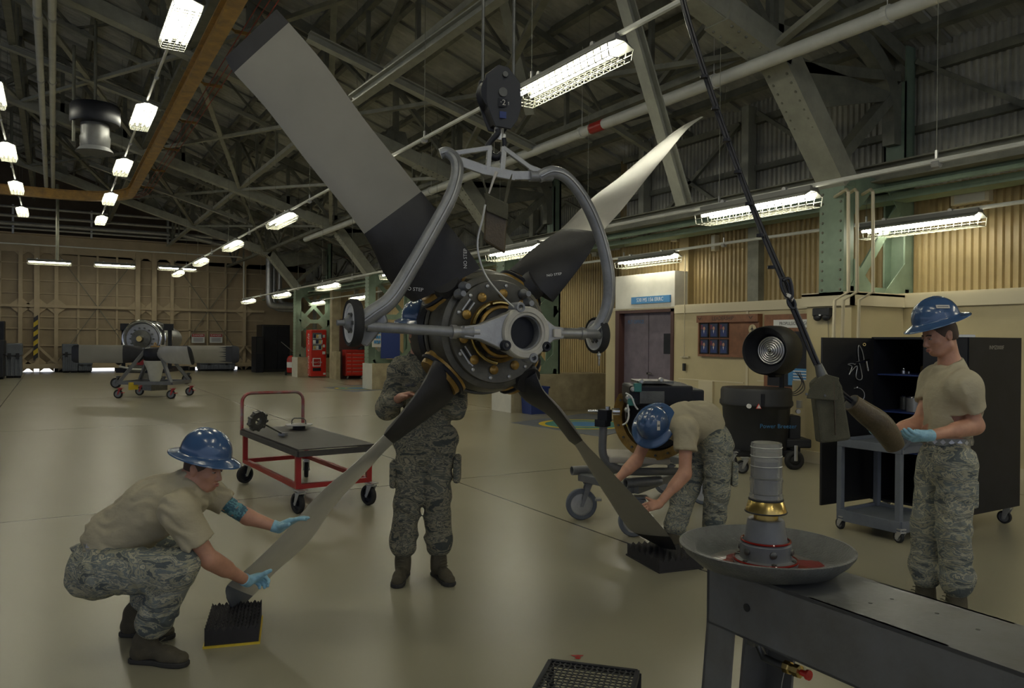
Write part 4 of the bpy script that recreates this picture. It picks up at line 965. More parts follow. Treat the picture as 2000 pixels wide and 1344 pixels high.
for a, w in ((2.5,.09),(3.75,.11),(3.95,.05)):
    c = A(.037, .26*math.cos(a), .26*math.sin(a)); t_ = (PR*-math.sin(a)+UP*math.cos(a)); 
    for k in range(3): m = MB(); m.box(c+(PR*math.cos(a)+UP*math.sin(a))*(k*.018-.018), (w,.009,.003), R=Matrix((t_, PN.cross(t_), PN)).transposed()); m.build('data_plate', 'black_satin' if k%2 else 'galv', plate)
m = MB(); m.ring(A(0), PN, [(.155,-.03),(.175,.03),(.20,.04),(.205,.0),(.19,-.06),(.16,-.08)], 48); m.build('inner_ring', 'amber', prop, True)
m = MB(); m.lathe(C1, PN, [(.205,.01),(.19,-.03),(.135,-.10)], 48, cap=False); m.build('funnel', 'amber', prop, True)
for a_ in (2.1,2.5,3.6,4.2,.9,5.6):
    S2,U2,_q = frame(PN); v_ = PR*math.cos(a_)+UP*math.sin(a_); m = MB(); m.bar(C1+v_*.19+PN*.03, C1+v_*.14+PN*.02, .03,.02); m.build('bracket', 'hub_metal', prop)
m = MB(); m.ring(A(0), PN, [(.12,-.11),(.14,-.11),(.14,-.25),(.0001,-.25),(.0001,-.24),(.13,-.2)], 40); m.build('inner_bowl', 'black_satin', prop, True)
m = MB(); m.lathe(C1, PN, [(.12,-.2),(.12,.05),(.145,.07),(.145,.12),(.12,.14),(.115,.3)], 40); m.build('shaft_sleeve', 'black_satin', prop, True)
m = MB(); m.torus(A(.09), PN, .15, .016, 40, 8); m.build('amber_band', 'amber', prop, True)
for a0, a1, r in ((2.0,2.9,.19),(3.3,4.6,.2),(1.1,1.9,.185)):
    m = MB(); m.tube([A(.07, r*math.cos(a0+(a1-a0)*i/8), r*math.sin(a0+(a1-a0)*i/8)) for i in range(9)], .012, n=8); m.build('oil_line', 'brass', prop, True)
for a, r in ((.95,.30),(.75,.27),(2.45,.36),(2.3,.37)):
    c = A(.03, r*math.cos(a), r*math.sin(a)); m = MB(); m.lathe(c, PN, [(.03,0),(.035,.02),(.02,.05),(.018,.09),(0,.09)], 16); m.build('fitting', 'cast_grey', prop, True)
m = MB(); m.lathe(A(-.4,-.2,.33), (PN*.3-PR).normalized(), [(.02,0),(.02,.2),(.03,.21),(.03,.24),(0,.24)], 12); m.build('fitting', 'cast_grey', prop, True)
def loft(secs, name, mt, par, caps=True):
    n = len(secs[0]); vs = [p for s in secs for p in s]; fs = [(i*n+j,i*n+(j+1)%n,(i+1)*n+(j+1)%n,(i+1)*n+j) for i in range(len(secs)-1) for j in range(n)]
    if caps: fs += [tuple(range(n))[::-1], tuple(range((len(secs)-1)*n, len(secs)*n))]
    m = MB(); m.add(vs, fs); return m.build(name, mt, par, True, auto=55)
def prop_blade(st, d0, d1, sgn, cuff, tipat, mt, root, chord=.47, tipmt='blade_black'):
    """st: sections as (edge, edge, sign) picked on the blade outline; true chord and depth give each its twist"""
    k = len(st); S = []; L = [0.]
    mids = [((a[0]+b[0])/2, (a[1]+b[1])/2) for a, b, *_ in st]
    for i in range(1,k): L.append(L[-1] + math.hypot(mids[i][0]-mids[i-1][0], mids[i][1]-mids[i-1][1]))
    for i, e in enumerate(st):
        a, b = e[0], e[1]; ch = e[2] if len(e) > 2 else chord; d = d0 + (d1-d0)*L[i]/L[-1]
        pa, pb = P(*a, d), P(*b, d); vis = (pa-pb).length; off = math.sqrt(max(0, ch*ch-vis*vis))/2*sgn
        pa, pb = P(*a, d-off), P(*b, d+off); S.append((pa, pb, L[i]/L[-1]))
    secs = []; planes = []
    # resample smoothly
    n = 5; R = []
    for i in range(k-1):
        for j in range(n if i < k-2 else n+1):
            t = j/n; out = []
            for q in (0,1):
                p0 = S[max(0,i-1)][q]; p1 = S[i][q]; p2 = S[i+1][q]; p3 = S[min(k-1,i+2)][q]
                out.append(.5*((2*p1)+(p2-p0)*t+(2*p0-5*p1+4*p2-p3)*t*t+(3*p1-p0-3*p2+p3)*t**3))
            R.append((out[0], out[1], i+t))
    mid = [(a+b)/2 for a,b,_ in R]
    for i, (a, b, t) in enumerate(R):
        c = b-a; w = c.length; rd = (mid[min(i+1,len(R)-1)]-mid[max(i-1,0)]).normalized(); nn = c.cross(rd).normalized()
        if nn.dot(CM @ V((0,0,1))) < 0: nn = -nn
        f = t/(k-1); th = (.12 - .085*min(1,f*1.6)) if t < cuff else (.045-.03*f)
        prof = []
        for j in range(16):
            u = 2*PI*j/16; x = .5-.5*math.cos(u); y = math.sin(u)*(abs(math.sin(u))**.2); y *= (1.25-.6*x)
            prof.append(a + c*x + nn*(y*th/2))
        secs.append((prof, t)); planes.append((a,b,nn,th,t))
    bl = [s for s,t in secs if t <= cuff+1e-6]; air = [s for s,t in secs if cuff-1e-6 <= t <= tipat+1e-6]; tp = [s for s,t in secs if t >= tipat-1e-6]
    B = loft(air, 'blade', mt, prop); C = loft(bl, 'cuff', 'blade_black', B)
    if len(tp) > 1: loft(tp, 'blade_tip', tipmt, B)
    m = MB(); r0 = (S[0][0]+S[0][1])/2; dv = (r0-root).normalized(); m.tube([root, root+(r0-root)*.5, r0+dv*.05], [.14,.12,.09], n=20); m.build('shank', 'blade_black', B, True)
    return B, planes
def on_blade(planes, px, py, txt, h, B, vert=0.):
    best = None
    r = ray(px, py)
    for (a,b,nn,th,t) in planes:
        mid = (a+b)/2; k = (mid-CP).dot(nn)/r.dot(nn); q = CP + r*k; dd = (q-mid).length
        if best is None or dd < best[0]: best = (dd, q, nn, th, (b-a).normalized())
    _, q, nn, th, cd_ = best
    right = (RT - nn*RT.dot(nn)).normalized(); up = nn.cross(right).normalized()
    if vert: right, up = right*math.cos(vert)+up*math.sin(vert), up*math.cos(vert)-right*math.sin(vert)
    m = MB(); m.text(txt, q+nn*(th*.62+.006), right, up, h, depth=.001); m.build('lettering', 'white', B)
root = A(-.19)
def rt(i, k=.3): return root + (PR*BD[i][0]+UP*BD[i][1]).normalized()*k
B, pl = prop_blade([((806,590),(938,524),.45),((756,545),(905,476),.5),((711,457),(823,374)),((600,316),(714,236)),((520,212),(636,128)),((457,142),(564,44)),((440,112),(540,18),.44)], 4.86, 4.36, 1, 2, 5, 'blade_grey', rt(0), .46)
on_blade(pl, 908, 502, 'NO STEP', .022, B, PI/2); on_blade(pl, 808, 561, 'NO STEP', .022, B, -.1)
m = MB(); q = pl[len(pl)//2+1]; 
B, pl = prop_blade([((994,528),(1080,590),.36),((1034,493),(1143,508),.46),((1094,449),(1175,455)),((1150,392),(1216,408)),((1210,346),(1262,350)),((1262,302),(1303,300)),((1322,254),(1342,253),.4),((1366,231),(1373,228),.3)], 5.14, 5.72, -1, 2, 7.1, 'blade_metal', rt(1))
on_blade(pl, 1082, 548, 'NO STEP', .018, B, .15); on_blade(pl, 1018, 515, 'GAR', .018, B, 1.2)
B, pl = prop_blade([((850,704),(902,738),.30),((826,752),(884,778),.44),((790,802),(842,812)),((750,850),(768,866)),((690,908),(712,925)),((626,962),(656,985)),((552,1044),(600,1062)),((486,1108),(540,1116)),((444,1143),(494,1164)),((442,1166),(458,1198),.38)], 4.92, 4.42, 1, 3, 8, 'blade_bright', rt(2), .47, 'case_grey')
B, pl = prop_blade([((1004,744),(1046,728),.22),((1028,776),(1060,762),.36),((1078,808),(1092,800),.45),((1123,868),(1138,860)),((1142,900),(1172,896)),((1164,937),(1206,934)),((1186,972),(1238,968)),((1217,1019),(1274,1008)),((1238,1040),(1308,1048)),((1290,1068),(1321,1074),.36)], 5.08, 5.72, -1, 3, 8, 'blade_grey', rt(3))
# ------------------------------------------------------------------ lifting yoke
yk = thing('lifting_yoke', 'grey cast lifting yoke with two curved arms and collar ring on the propeller shaft', 'lifting yoke', P(1022,650,4.6))
CR = P(1022,650,4.64)
def Y(q, u=0., n=0.): return CR + PR*q + UP*u + PN*n
m = MB(); m.ring(CR, PN, [(.106,-.05),(.15,-.05),(.158,-.04),(.158,.04),(.15,.05),(.125,.05),(.12,.042),(.106,.042)], 56); col = m.build('collar', 'collar_metal', yk, True)
m = MB(); m.ring(CR, PN, [(.098,-.30),(.110,-.30),(.110,.02),(.098,.02)], 48); m.lathe(CR, PN, [(0,-.3),(.1,-.3)], 40); m.build('bore', 'cast_grey', col, True)
for a in (1.87, 5.0, -.55, 2.65+1.0):
    m = MB(); c = Y(.158*math.cos(a), .158*math.sin(a)); m.lathe(c, PN, [(.032,-.05),(.034,.04),(.028,.058),(.016,.058),(.014,.03),(0,.03)], 20); m.build('clamp_bolt', 'cast_grey' if a in (1.87,5.0) else 'black_satin', col, True)
m = MB()
m.prism([Y(-.10,.125,-.04),Y(-.30,.045,-.04),Y(-.40,.035,-.04),Y(-.40,-.035,-.04),Y(-.30,-.045,-.04),Y(-.10,-.125,-.04),Y(-.155,0,-.04)], PN*.07); 
m.prism([Y(.10,.12,-.04),Y(.20,.045,-.04),Y(.27,.035,-.04),Y(.27,-.035,-.04),Y(.20,-.045,-.04),Y(.10,-.12,-.04),Y(.155,0,-.04)], PN*.07)
m.each('web', 'cast_alu', yk, bevel=.008)
m = MB(); m.box(Y(.215,.0,.04), (.05,.05,.02), R=Matrix((PR,PN.cross(PR)*-1,PN)).transposed()); m.build('web_pad', 'paper', yk, bevel=.004)
EL = P(712,637,4.22); ER = P(1172,657,4.95)
m = MB(); m.tube([Y(-.34), Y(-.46)+V((0,0,.0)), EL+(Y(-.4)-EL)*.02], [.042,.030,.030], n=20); m.build('cross_tube', 'cast_grey', yk, True)
m = MB(); m.cyl(Y(-.30), Y(-.45), .034, n=20); m.cyl(Y(-.44), Y(-.47), .041, n=20); m.cyl(Y(.24), Y(.42), .034, n=20); m.cyl(Y(.40), Y(.43), .04, n=20); m.each('socket', 'cast_alu', yk, True)
m = MB(); m.tube([Y(.40), Y(.52), ER], [.03,.028,.02], n=18); m.build('cross_tube', 'cast_grey', yk, True)
def arm(pts, w, name='arm'):
    q = [P(*p) for p in pts]; q = smooth_path(q, 6); k = len(q); ws = [w[0]+(w[1]-w[0])*i/(k-1) for i in range(k)]
    m = MB(); m.tube(q, ws, n=14, upv=PN, flat=1.25); a = m.build(name, 'cast_grey', yk, True)
    m = MB(); m.tube([x + PN*(ws[i]*.95) for i, x in enumerate(q)], .008, n=6); m.build('rib', 'cast_alu', a, True); return a
arm([(860,301,4.52),(874,298,4.52),(890,312,4.5),(893,340,4.48),(880,385,4.45),(848,445,4.4),(805,520,4.33),(765,583,4.27),(728,612,4.23),(706,628,4.21)], (.026,.04))
arm([(1052,346,4.72),(1078,336,4.74),(1108,348,4.78),(1142,392,4.83),(1170,455,4.88),(1188,530,4.92),(1188,590,4.95),(1172,634,4.95),(1150,655,4.94)], (.030,.036))
m = MB(); m.prism([P(706,606,4.24),P(746,596,4.24),P(756,628,4.24),P(716,678,4.24),P(704,672,4.24)], FW*.05); m.build('gusset', 'cast_grey', yk, bevel=.01)
def ywheel(c, s, r):
    m = MB(); m.ring(c, PR, [(r*.82,-.022),(r*.95,-.028),(r,-.018),(r,.018),(r*.95,.028),(r*.82,.022)], 44); w = m.build('wheel', 'black_rubber', yk, True)
    m = MB(); m.ring(c, PR, [(r*.74,-.018),(r*.83,-.024),(r*.83,.024),(r*.74,.018)], 40); m.lathe(c, PR, [(r*.76,-.014),(r*.76,.008)], 40); m.build('rim', 'white', w, True)
    m = MB(); m.lathe(c, PR*s, [(r*.34,.0),(r*.34,.03),(r*.2,.05),(r*.12,.05),(r*.12,.09),(0,.09)], 20); m.build('hub_nut', 'cast_grey', w, True)
    m = MB()
    for i in range(6): a = PI*i/3; S,U,_ = frame(PR); m.bar(c+(S*math.cos(a)+U*math.sin(a))*r*.3+PR*(s*.012), c+(S*math.cos(a)+U*math.sin(a))*r*.45+PR*(s*.012), .02,.02)
    m.build('spoke', 'dark_metal', w)
ywheel(P(690,631,4.18), -1, .130); ywheel(P(1166,655,5.0), -1, .118)
m = MB(); c = P(1170,693,4.95); m.tube([P(1168,668,4.95), c], .004); m.sphere(c, .014); m.torus(c-V((0,0,.05)), RT, .02, .004, 16, 6); m.cyl(c, c-V((0,0,.03)), .006); m.build('locking_pin', 'galv', yk, True)
# spreader
m = MB(); sp = lambda px, py: P(px, py, 4.5+(px-860)/220*.26)
def flat(a, b, w): m.bar(sp(*a), sp(*b), w, .022, up=PN, e=w*.3)
for a, b, w in (((880,304),(905,318),.045),((905,318),(945,332),.06),((945,332),(1000,343),.06),((1000,343),(1070,343),.055),((885,300),(958,289),.03),((984,290),(1036,328),.03),((1036,328),(1075,343),.035),((956,288),(953,332),.03),((984,290),(980,338),.035)): flat(a, b, w)
m.build('spreader', 'cast_alu', yk, bevel=.004)
m = MB(); m.cyl(sp(1040,345)-PR*.02, sp(1078,344), .032, n=18); m.build('pivot', 'cast_grey', yk, True)
# ------------------------------------------------------------------ hook block and ropes
hb_ = P(970,195,4.72); t = thing('hook_block', 'black two-tonne crane hook block hanging above the propeller yoke', 'hook block', P(970,262,4.72))
def hp(px, py, o=0.): return P(px,py,4.72) + o*bn
bn = (-FW*.93 + RT*.36).normalized()
poly = [(942,152),(966,133),(985,138),(1008,168),(1011,214),(1003,240),(990,258),(960,252),(948,222),(935,178)]
for o in (.07,-.05):
    m = MB(); m.prism([hp(x,y,o) for x,y in poly], bn*-.016); pc = m.build('side_plate', 'black_paint', t, bevel=.004)
    if o > 0: fp = pc
m = MB(); m.lathe(hp(970,185,-.05), bn, [(.05,.0),(.115,.0),(.10,.03),(.10,.06),(.115,.09),(.05,.09)], 32); m.build('sheave', 'black_satin', t, True)
m = MB(); m.prism([hp(x*.9+97,y*.9+19,.05) for x,y in poly], bn*-.085); m.build('housing', 'black_satin', t)
m = MB(); c = hp(978,208,.074); m.box(c, (.088,.002,.05), R=Matrix((bn.cross(UP)*-1,-bn,UP)).transposed()); q = m.build('capacity_plate', 'black_satin', fp)
m = MB(); m.text('·2 t', hp(978,208,.078), UP.cross(bn), UP, .034, depth=.001); m.build('lettering', 'paper', q)
m = MB(); m.box(hp(975,231,.075), (.05,.004,.04), R=Matrix((UP.cross(bn),-bn,UP)).transposed()); m.build('label', 'blue_panel', fp)
m = MB(); m.cyl(hp(978,153,.07), hp(978,153,.085), .017, n=16); m.cyl(hp(974,187,.07), hp(974,187,.08), .028, n=16); m.each('axle_pin', 'dark_metal', fp, True)
m = MB(); m.cyl(hp(975,250,0), hp(974,275,0), .03, n=16); m.box(hp(974,268,0), (.07,.05,.035)); m.build('shank', 'galv', t, True)
hk = [(972,275),(972,283),(962,294),(954,306),(957,322),(968,330),(980,322),(985,305),(984,292)]
m = MB(); m.tube(smooth_path([P(x,y-22,4.66+.0) for x,y in hk],4), [.018]*12+[.022]*13+[.014]*8, n=12); m.build('hook', 'black_satin', t, True)
hoist = thing('hoist_rope', 'pair of steel ropes holding the hook block from the roof', 'rope', P(970,150,4.72))
for x in (943,1003):
    m = MB(); a = P(x,160,4.74); m.cyl(a, V((a.x,a.y,roofz(a.x)-.3)), .0105, n=8); m.build('rope', 'dark_metal', hoist, True)
# canvas pouch on the spreader -------------------------------------------------
t = thing('canvas_pouch', 'brown oily canvas pouch hanging from the yoke spreader', 'pouch', P(968,495,4.58))
dq = 4.58
m = MB(); f = [P(948,378,dq),P(992,402,dq),P(986,495,dq),P(944,470,dq)]; m.prism(f, FW*.05); m.build('bag', 'canvas_brown', t, bevel=.012)
m = MB(); m.prism([P(946,376,dq-.015),P(993,398,dq-.015),P(992,430,dq-.02),P(950,412,dq-.02)], FW*.02); m.build('flap', 'canvas', t, bevel=.006)
m = MB(); m.bar(P(933,316,4.6), P(953,384,4.58), .02, .006); m.bar(P(998,340,4.66), P(986,402,4.6), .02,.006); m.build('strap', 'canvas', t)
m = MB(); m.tube([P(970,336,4.56),P(964,350,4.56),P(955,378,4.56)], [.012,.008,.005], n=8); m.build('zip_pull', 'paper', t, True)
m = MB(); m.tube(smooth_path([P(948,400,4.56),P(942,430,4.55),P(933,468,4.55),P(936,503,4.55),P(951,542,4.56),P(982,580,4.57),P(1007,603,4.58)],5), .006, n=8); o = m.build('safety_cable', 'galv', None, True); tag(o, 'thin grey cable looping from the canvas pouch down to the yoke collar', 'cable')
# ================================================================== foreground bench, pans, carts
# ---- fixture beam with oil pan
t = thing('test_stand', 'grey steel beam stand in the right foreground', 'stand', H(1400,1500))
zt, zb = .87, .655
def bench(l, d, z): return CP*0 + V((0,0,z)) + RT*0 + (lambda v: V((v.x,v.y,0)))(P(1000,672,d)) + RT*l
nA = H(1489,1136,zt); nB = H(2000,1315,zt); fA = H(1640,1114,zt)
bd = (nB-nA).normalized(); bs = V((-bd.y,bd.x,0)); bs = bs if bs.dot(fA-nA) > 0 else -bs; wid = (fA-nA).dot(bs)
r = ray(1356,1100); s0 = (H(1356,1103,zt)-nA).dot(bd); o0 = nA + bd*s0; o1 = o0 + bd*2.6
m = MB(); m.prism([o0, o1, o1+bs*wid, o0+bs*wid], (0,0,-.012)); m.prism([o0, o1, o1+bs*.012, o0+bs*.012], (0,0,zb-zt)); m.prism([o0+bs*wid, o1+bs*wid, o1+bs*(wid-.012), o0+bs*(wid-.012)], (0,0,zb-zt)); m.prism([o0, o0+bd*.012, o0+bd*.012+bs*wid, o0+bs*wid], (0,0,zb-zt)); m.prism([o0+V((0,0,zb-zt)), o1+V((0,0,zb-zt)), o1+bs*wid+V((0,0,zb-zt)), o0+bs*wid+V((0,0,zb-zt))], (0,0,.008))
bm_ = m.build('beam', 'bench_grey', t)
m = MB(); c = H(1459,1187,zb); rr = ray(1459,1187); k = (nA-CP).dot(bs)/rr.dot(bs); c = CP+rr*k; m.cyl(c-bs*.003, c+bs*.01, .0135, n=20); m.build('bolt_hole', 'black_paint', bm_)
for (x,y) in ((1700,1178),(1742,1170),(1830,1198),(1910,1230)):
    m = MB(); c = H(x,y,zt); m.cyl(c, c+V((0,0,.001)), .006, n=10); m.build('bolt_hole', 'black_paint', bm_)
def leg(s, w0, w1, off):
    a = o0 + bd*s + bs*off; m = MB(); z = zb+.002
    m.prism([V((a.x,a.y,z)), a+bd*w0+V((0,0,z-a.z)), V((a.x,a.y,0))+bd*w1, V((a.x,a.y,0))-bd*.06], bs*.012); m.prism([V((a.x,a.y,z)), V((a.x,a.y,0))-bd*.06, V((a.x,a.y,0))-bd*.048, V((a.x,a.y,z))+bd*.012], bs*.13*(1 if off < .1 else -1)); m.build('leg', 'bench_grey', t)
leg(.0,.125,.07,.0); leg(.0,.125,.07,wid-.012); leg(1.6,.2,.2,0.); leg(1.6,.2,.2,wid-.012)
m = MB(); m.box(o0+bd*.19+bs*.03+V((0,0,zb-zt-.012)), (.03,.03,.02)); m.build('bolt', 'dark_metal', t)
# drain valve under the beam
pz = (nA-CP).dot(bs)+wid*.45
def bq(px,py,off=.45):
    r_ = ray(px,py); return CP + r_*(((nA+bs*(wid*off))-CP).dot(bs)/r_.dot(bs))
t2 = thing('drain_valve', 'brass drain valve with a red cap under the grey beam stand', 'valve', bq(1500,1290))
m = MB(); m.tube([bq(1482,1205), bq(1482,1262), bq(1492,1284), bq(1516,1296), bq(1532,1302)], .014, n=14); m.build('pipe', 'dark_metal', t2, True)
ax_ = (bq(1590,1322)-bq(1540,1303)).normalized(); c = bq(1532,1301)
m = MB(); m.lathe(c, ax_, [(.014,0),(.022,.004),(.022,.025),(.017,.028),(.017,.042),(.022,.045),(.022,.066),(.012,.07)], 8); m.build('body', 'brass', t2)
m = MB(); m.lathe(c+ax_*.069, ax_, [(.010,0),(.011,.022),(.017,.025),(.017,.034),(0,.036)], 16); m.build('cap', 'red_bright', t2, True)
m = MB(); m.tube([bq(1535,1300), bq(1528,1330), bq(1524,1360)], .0015, n=5); m.build('wire', 'galv', t2)
# pan
pc = H(1495,1087,.915); pc.z = zt
t = thing('oil_pan', 'round grey oil pan with red fluid on the end of the beam stand', 'oil pan', pc)
m = MB(); R0 = .292; m.lathe(pc, UP, [(0,.0),(.17,.0),(.235,.022),(.275,.055),(R0,.078),(R0+.002,.086),(R0-.007,.088),(.268,.068),(.23,.036),(.185,.018),(0,.016)], 72); m.build('bowl', 'pan_grey', t, True)
m = MB(); m.lathe(pc, UP, [(0,.0165),(.188,.0205)], 56); m.build('fluid_film', mat('wet_grey',(.22,.21,.19),.06,.1,.4,14,bump=.15,bscale=30), t, True)
m = MB(); vs = [pc+V((0,0,.0225))]; n = 40
for i in range(n):
    a = 2*PI*i/n; rr_ = .152+.025*math.sin(3*a+1)+.02*math.sin(7*a); vs.append(pc+RT*(rr_*1.1*math.cos(a)+.01)+FW*(rr_*.85*math.sin(a)-.03)+V((0,0,.0225)))
m.add(vs, [(0,i+1,(i+1)%n+1) for i in range(n)]); m.build('red_fluid', 'hydraulic_oil', t)
# post: flange, base, cone, bronze ring, clear cylinder
pt = thing('fixture_post', 'grey turned post topped by a clear ribbed cylinder, standing in the oil pan', 'post', pc+V((0,0,.017)))
q = pc + V((0,0,.017)) + RT*.0
m = MB(); m.lathe(q, UP, [(0,0),(.105,0),(.108,.012),(.105,.02),(.088,.026),(.086,.03),(.086,.075),(.079,.083),(0,.083)], 48); ba = m.build('base', 'grey_paint', pt, True)
m = MB(); m.torus(q+V((0,0,.086)), UP, .082, .004, 48, 6); m.torus(q+V((0,0,.02)), UP, .106, .004, 48, 6); m.build('oil_ring', 'hydraulic_oil', ba, True)
for a in range(6):
    d_ = RT*math.cos(a*PI/3+.5)+FW*math.sin(a*PI/3+.5); m = MB(); m.lathe(q+d_*.096+V((0,0,.02)), UP, [(.009,0),(.009,.008),(0,.01)], 6); m.lathe(q+d_*.084+V((0,0,.055)), d_, [(.012,0),(.012,.008),(.006,.011),(0,.011)], 12); m.build('screw', 'dark_metal', ba, True)
m = MB(); m.lathe(q, UP, [(.074,.083),(.072,.09),(.062,.155),(.058,.16),(0,.16)], 40); m.build('cone', 'grey_paint', pt, True)
m = MB(); m.lathe(q, UP, [(.041,.158),(.041,.178),(.046,.182)], 40); m.lathe(q, UP, [(.066,.182),(.070,.186),(.058,.226),(.05,.232),(0,.232)], 40); m.build('bronze_ring', 'brass', pt, True)
m = MB(); m.torus(q+V((0,0,.186)), UP, .069, .003, 40, 6); m.torus(q+V((0,0,.228)), UP, .056, .004, 40, 6); m.build('seal', 'black_rubber', pt, True)
m = MB(); m.ring(q, UP, [(.050,.232),(.056,.232),(.056,.245),(.0535,.248),(.0535,.29),(.0555,.292),(.0555,.30),(.0525,.304),(.0525,.40),(.052,.42),(.050,.425),(.047,.42),(.046,.25)], 56); cl = m.build('clear_cylinder', 'clear_plastic', pt, True)
m = MB(); m.lathe(q, UP, [(.04,.232),(.041,.36),(.030,.362),(0,.362)], 40); m.build('core', mat('steel_core',(.32,.31,.29),.4,.7,.45,22,stretch=(1,1,.25)), pt, True)
for z in (.25,.30,.305,.345,.38,.41):
    m = MB(); m.torus(q+V((0,0,z)), UP, .0525, .0016, 48, 5); m.build('groove_ring', 'dark_metal' if z<.31 else 'galv', cl, True)
# ---- mesh step in the foreground
c0 = H(1075,1290,.16); c1 = H(1245,1311,.16); ev = (c1-c0); L1 = ev.length; ev.normalize(); dv = V((ev.y,-ev.x,0)); dv = dv if dv.dot(FW) < 0 else -dv
t = thing('mesh_step', 'low black expanded-metal step at the bottom edge, near the red floor spot', 'step', c0+ev*.2+dv*.2)
m = MB(); n = 16; D = .36; 
for i in range(n+1):
    f = i/n
    for j in range(12):
        y0, y1 = j/12, (j+1)/12; s_ = (1 if (i+j)%2 else -1)*.006
        m.bar(c0+ev*(L1*f+s_)+dv*(D*y0), c0+ev*(L1*f-s_)+dv*(D*y1), .006,.004)
        if i < n: m.bar(c0+ev*(L1*f-s_)+dv*(D*y1), c0+ev*(L1*(f+1/n)+s_)+dv*(D*y1), .006, .004)
tag(m.build('mesh_top', 'mesh_black', t), 'expanded metal top')
m = MB()
for a, b in ((c0,c0+ev*L1),(c0+ev*L1,c0+ev*L1+dv*D),(c0+ev*L1+dv*D,c0+dv*D),(c0+dv*D,c0)): m.bar(a-UP*.01,b-UP*.01,.02,.03)
for p in (c0,c0+ev*L1,c0+ev*L1+dv*D,c0+dv*D): m.bar(p-UP*.01, V((p.x,p.y,0)), .025)
m.build('frame', 'black_satin', t)
c = H(1128,1283); m = MB(); vs = [c+V((0,0,.002))]; 
for i in range(14): a = 2*PI*i/14; rr_ = .02+.008*math.sin(3*a)+.006*math.sin(5*a); vs.append(c+RT*(rr_*1.2*math.cos(a))+FW*(rr_*1.4*math.sin(a))+V((0,0,.002)))
m.add(vs, [(0,i+1,(i+1)%14+1) for i in range(14)]); o = m.build('oil_spot', 'red_paint'); tag(o, 'small red fluid spot on the floor behind the mesh step', 'spot')
# ---- egg-crate foam pads
def foam(corner, e1, e2, L1, L2, h, lab, n1, n2, grp='egg-crate foam pads', base=True):
    t = thing('foam_pad', lab, 'foam pad', corner+e1*L1/2+e2*L2/2, group=grp)
    N1, N2 = n1*6, n2*6; vs = []; fs = []
    for i in range(N1+1):
        for j in range(N2+1):
            u, v = i/N1, j/N2; hh = h + .014*(math.cos(2*PI*u*n1)*math.cos(2*PI*v*n2)); p = corner+e1*(L1*u)+e2*(L2*v); vs.append(V((p.x,p.y,hh+.012)))
    for i in range(N1):
        for j in range(N2): a = i*(N2+1)+j; fs.append((a,a+1,a+N2+2,a+N2+1))
    b0 = len(vs); edge = [i*(N2+1) for i in range(N1+1)] + [N1*(N2+1)+j for j in range(1,N2+1)] + [i*(N2+1)+N2 for i in range(N1-1,-1,-1)] + [j for j in range(N2-1,0,-1)]
    for e in edge: vs.append(V((vs[e].x,vs[e].y,.012)))
    k = len(edge)
    for i in range(k): fs.append((edge[i],edge[(i+1)%k],b0+(i+1)%k,b0+i))
    fs.append(tuple(range(b0,b0+k))); m = MB(); m.add(vs, fs); m.build('foam', 'foam', t, True)
    m = MB(); c = corner-e1*.008-e2*.008; m.prism([c, c+e1*(L1+.016), c+e1*(L1+.016)+e2*(L2+.016), c+e2*(L2+.016)], (0,0,.012)); m.build('backing', 'yellow' if base else 'foam', t)
a = H(399,1267); b = H(505,1257); e1 = (b-a).normalized(); e2 = V((-e1.y,e1.x,0)); foam(a, e1, e2, (b-a).length, .40, .085, 'dark egg-crate foam pad on the floor under the left lower blade tip', 7, 8)
a = H(1288,1120); e1 = (H(1357,1112)-a).normalized(); e2 = (H(1225,1085)-a).normalized(); foam(a, e1, e2, .36, (H(1225,1085)-a).length, .075, 'dark egg-crate foam pad on the floor under the right lower blade tip', 7, 6, base=False)
# ---- red platform cart
zt = .62; F0 = H(590,1010); 
c_f = H(583,878,zt); c_l = H(453,838,zt); c_r = H(731,867,zt)
ex = (c_r-c_f); ey = (c_l-c_f); Lx, Ly = ex.length, ey.length; ex.normalize(); ey.normalize(); ey = (ey-ex*ey.dot(ex)).normalized()
t = thing('platform_cart', 'red steel platform cart with a worn dark deck, behind the crouching man', 'cart', V((c_f.x,c_f.y,0))+ex*Lx/2+ey*Ly/2)
def Q(a, b, z): return V((c_f.x,c_f.y,z))+ex*(Lx*a)+ey*(Ly*b)
m = MB(); m.prism([Q(0,0,zt),Q(1,0,zt),Q(1,1,zt),Q(0,1,zt)], (0,0,-.012)); m.build('deck', 'cart_top', t)
m = MB()
for a, b in (((0,0),(1,0)),((1,0),(1,1)),((1,1),(0,1)),((0,1),(0,0))): m.bar(Q(*a,zt-.045),Q(*b,zt-.045),.03,.055)
m.build('deck_rim', 'cart_top', t)
zl = .235
for a, b in ((.03,.04),(.97,.04),(.97,.96),(.03,.96)): m = MB(); m.bar(Q(a,b,zt-.05),Q(a,b,zl),.05); m.build('leg', 'red_paint', t)
for a, b in (((.03,.04),(.97,.04)),((.97,.04),(.97,.96)),((.97,.96),(.03,.96)),((.03,.96),(.03,.04))): m = MB(); m.bar(Q(*a,zl+.02),Q(*b,zl+.02),.045,.045); m.build('rail', 'red_paint', t)
for a, b, f in ((.03,.04,ex*.2-ey),(.97,.04,ex*.3-ey),(.97,.96,-ex*.4-ey),(.03,.96,ex*.9+ey*.3)):
    q = Q(a,b,0); caster(None, t, q, .100, .046, f, 'galv', hub='black_satin', top=.225)
h0, h1 = Q(.03,1.03,zt-.08), Q(.97,1.03,zt-.08); hz = 1.02
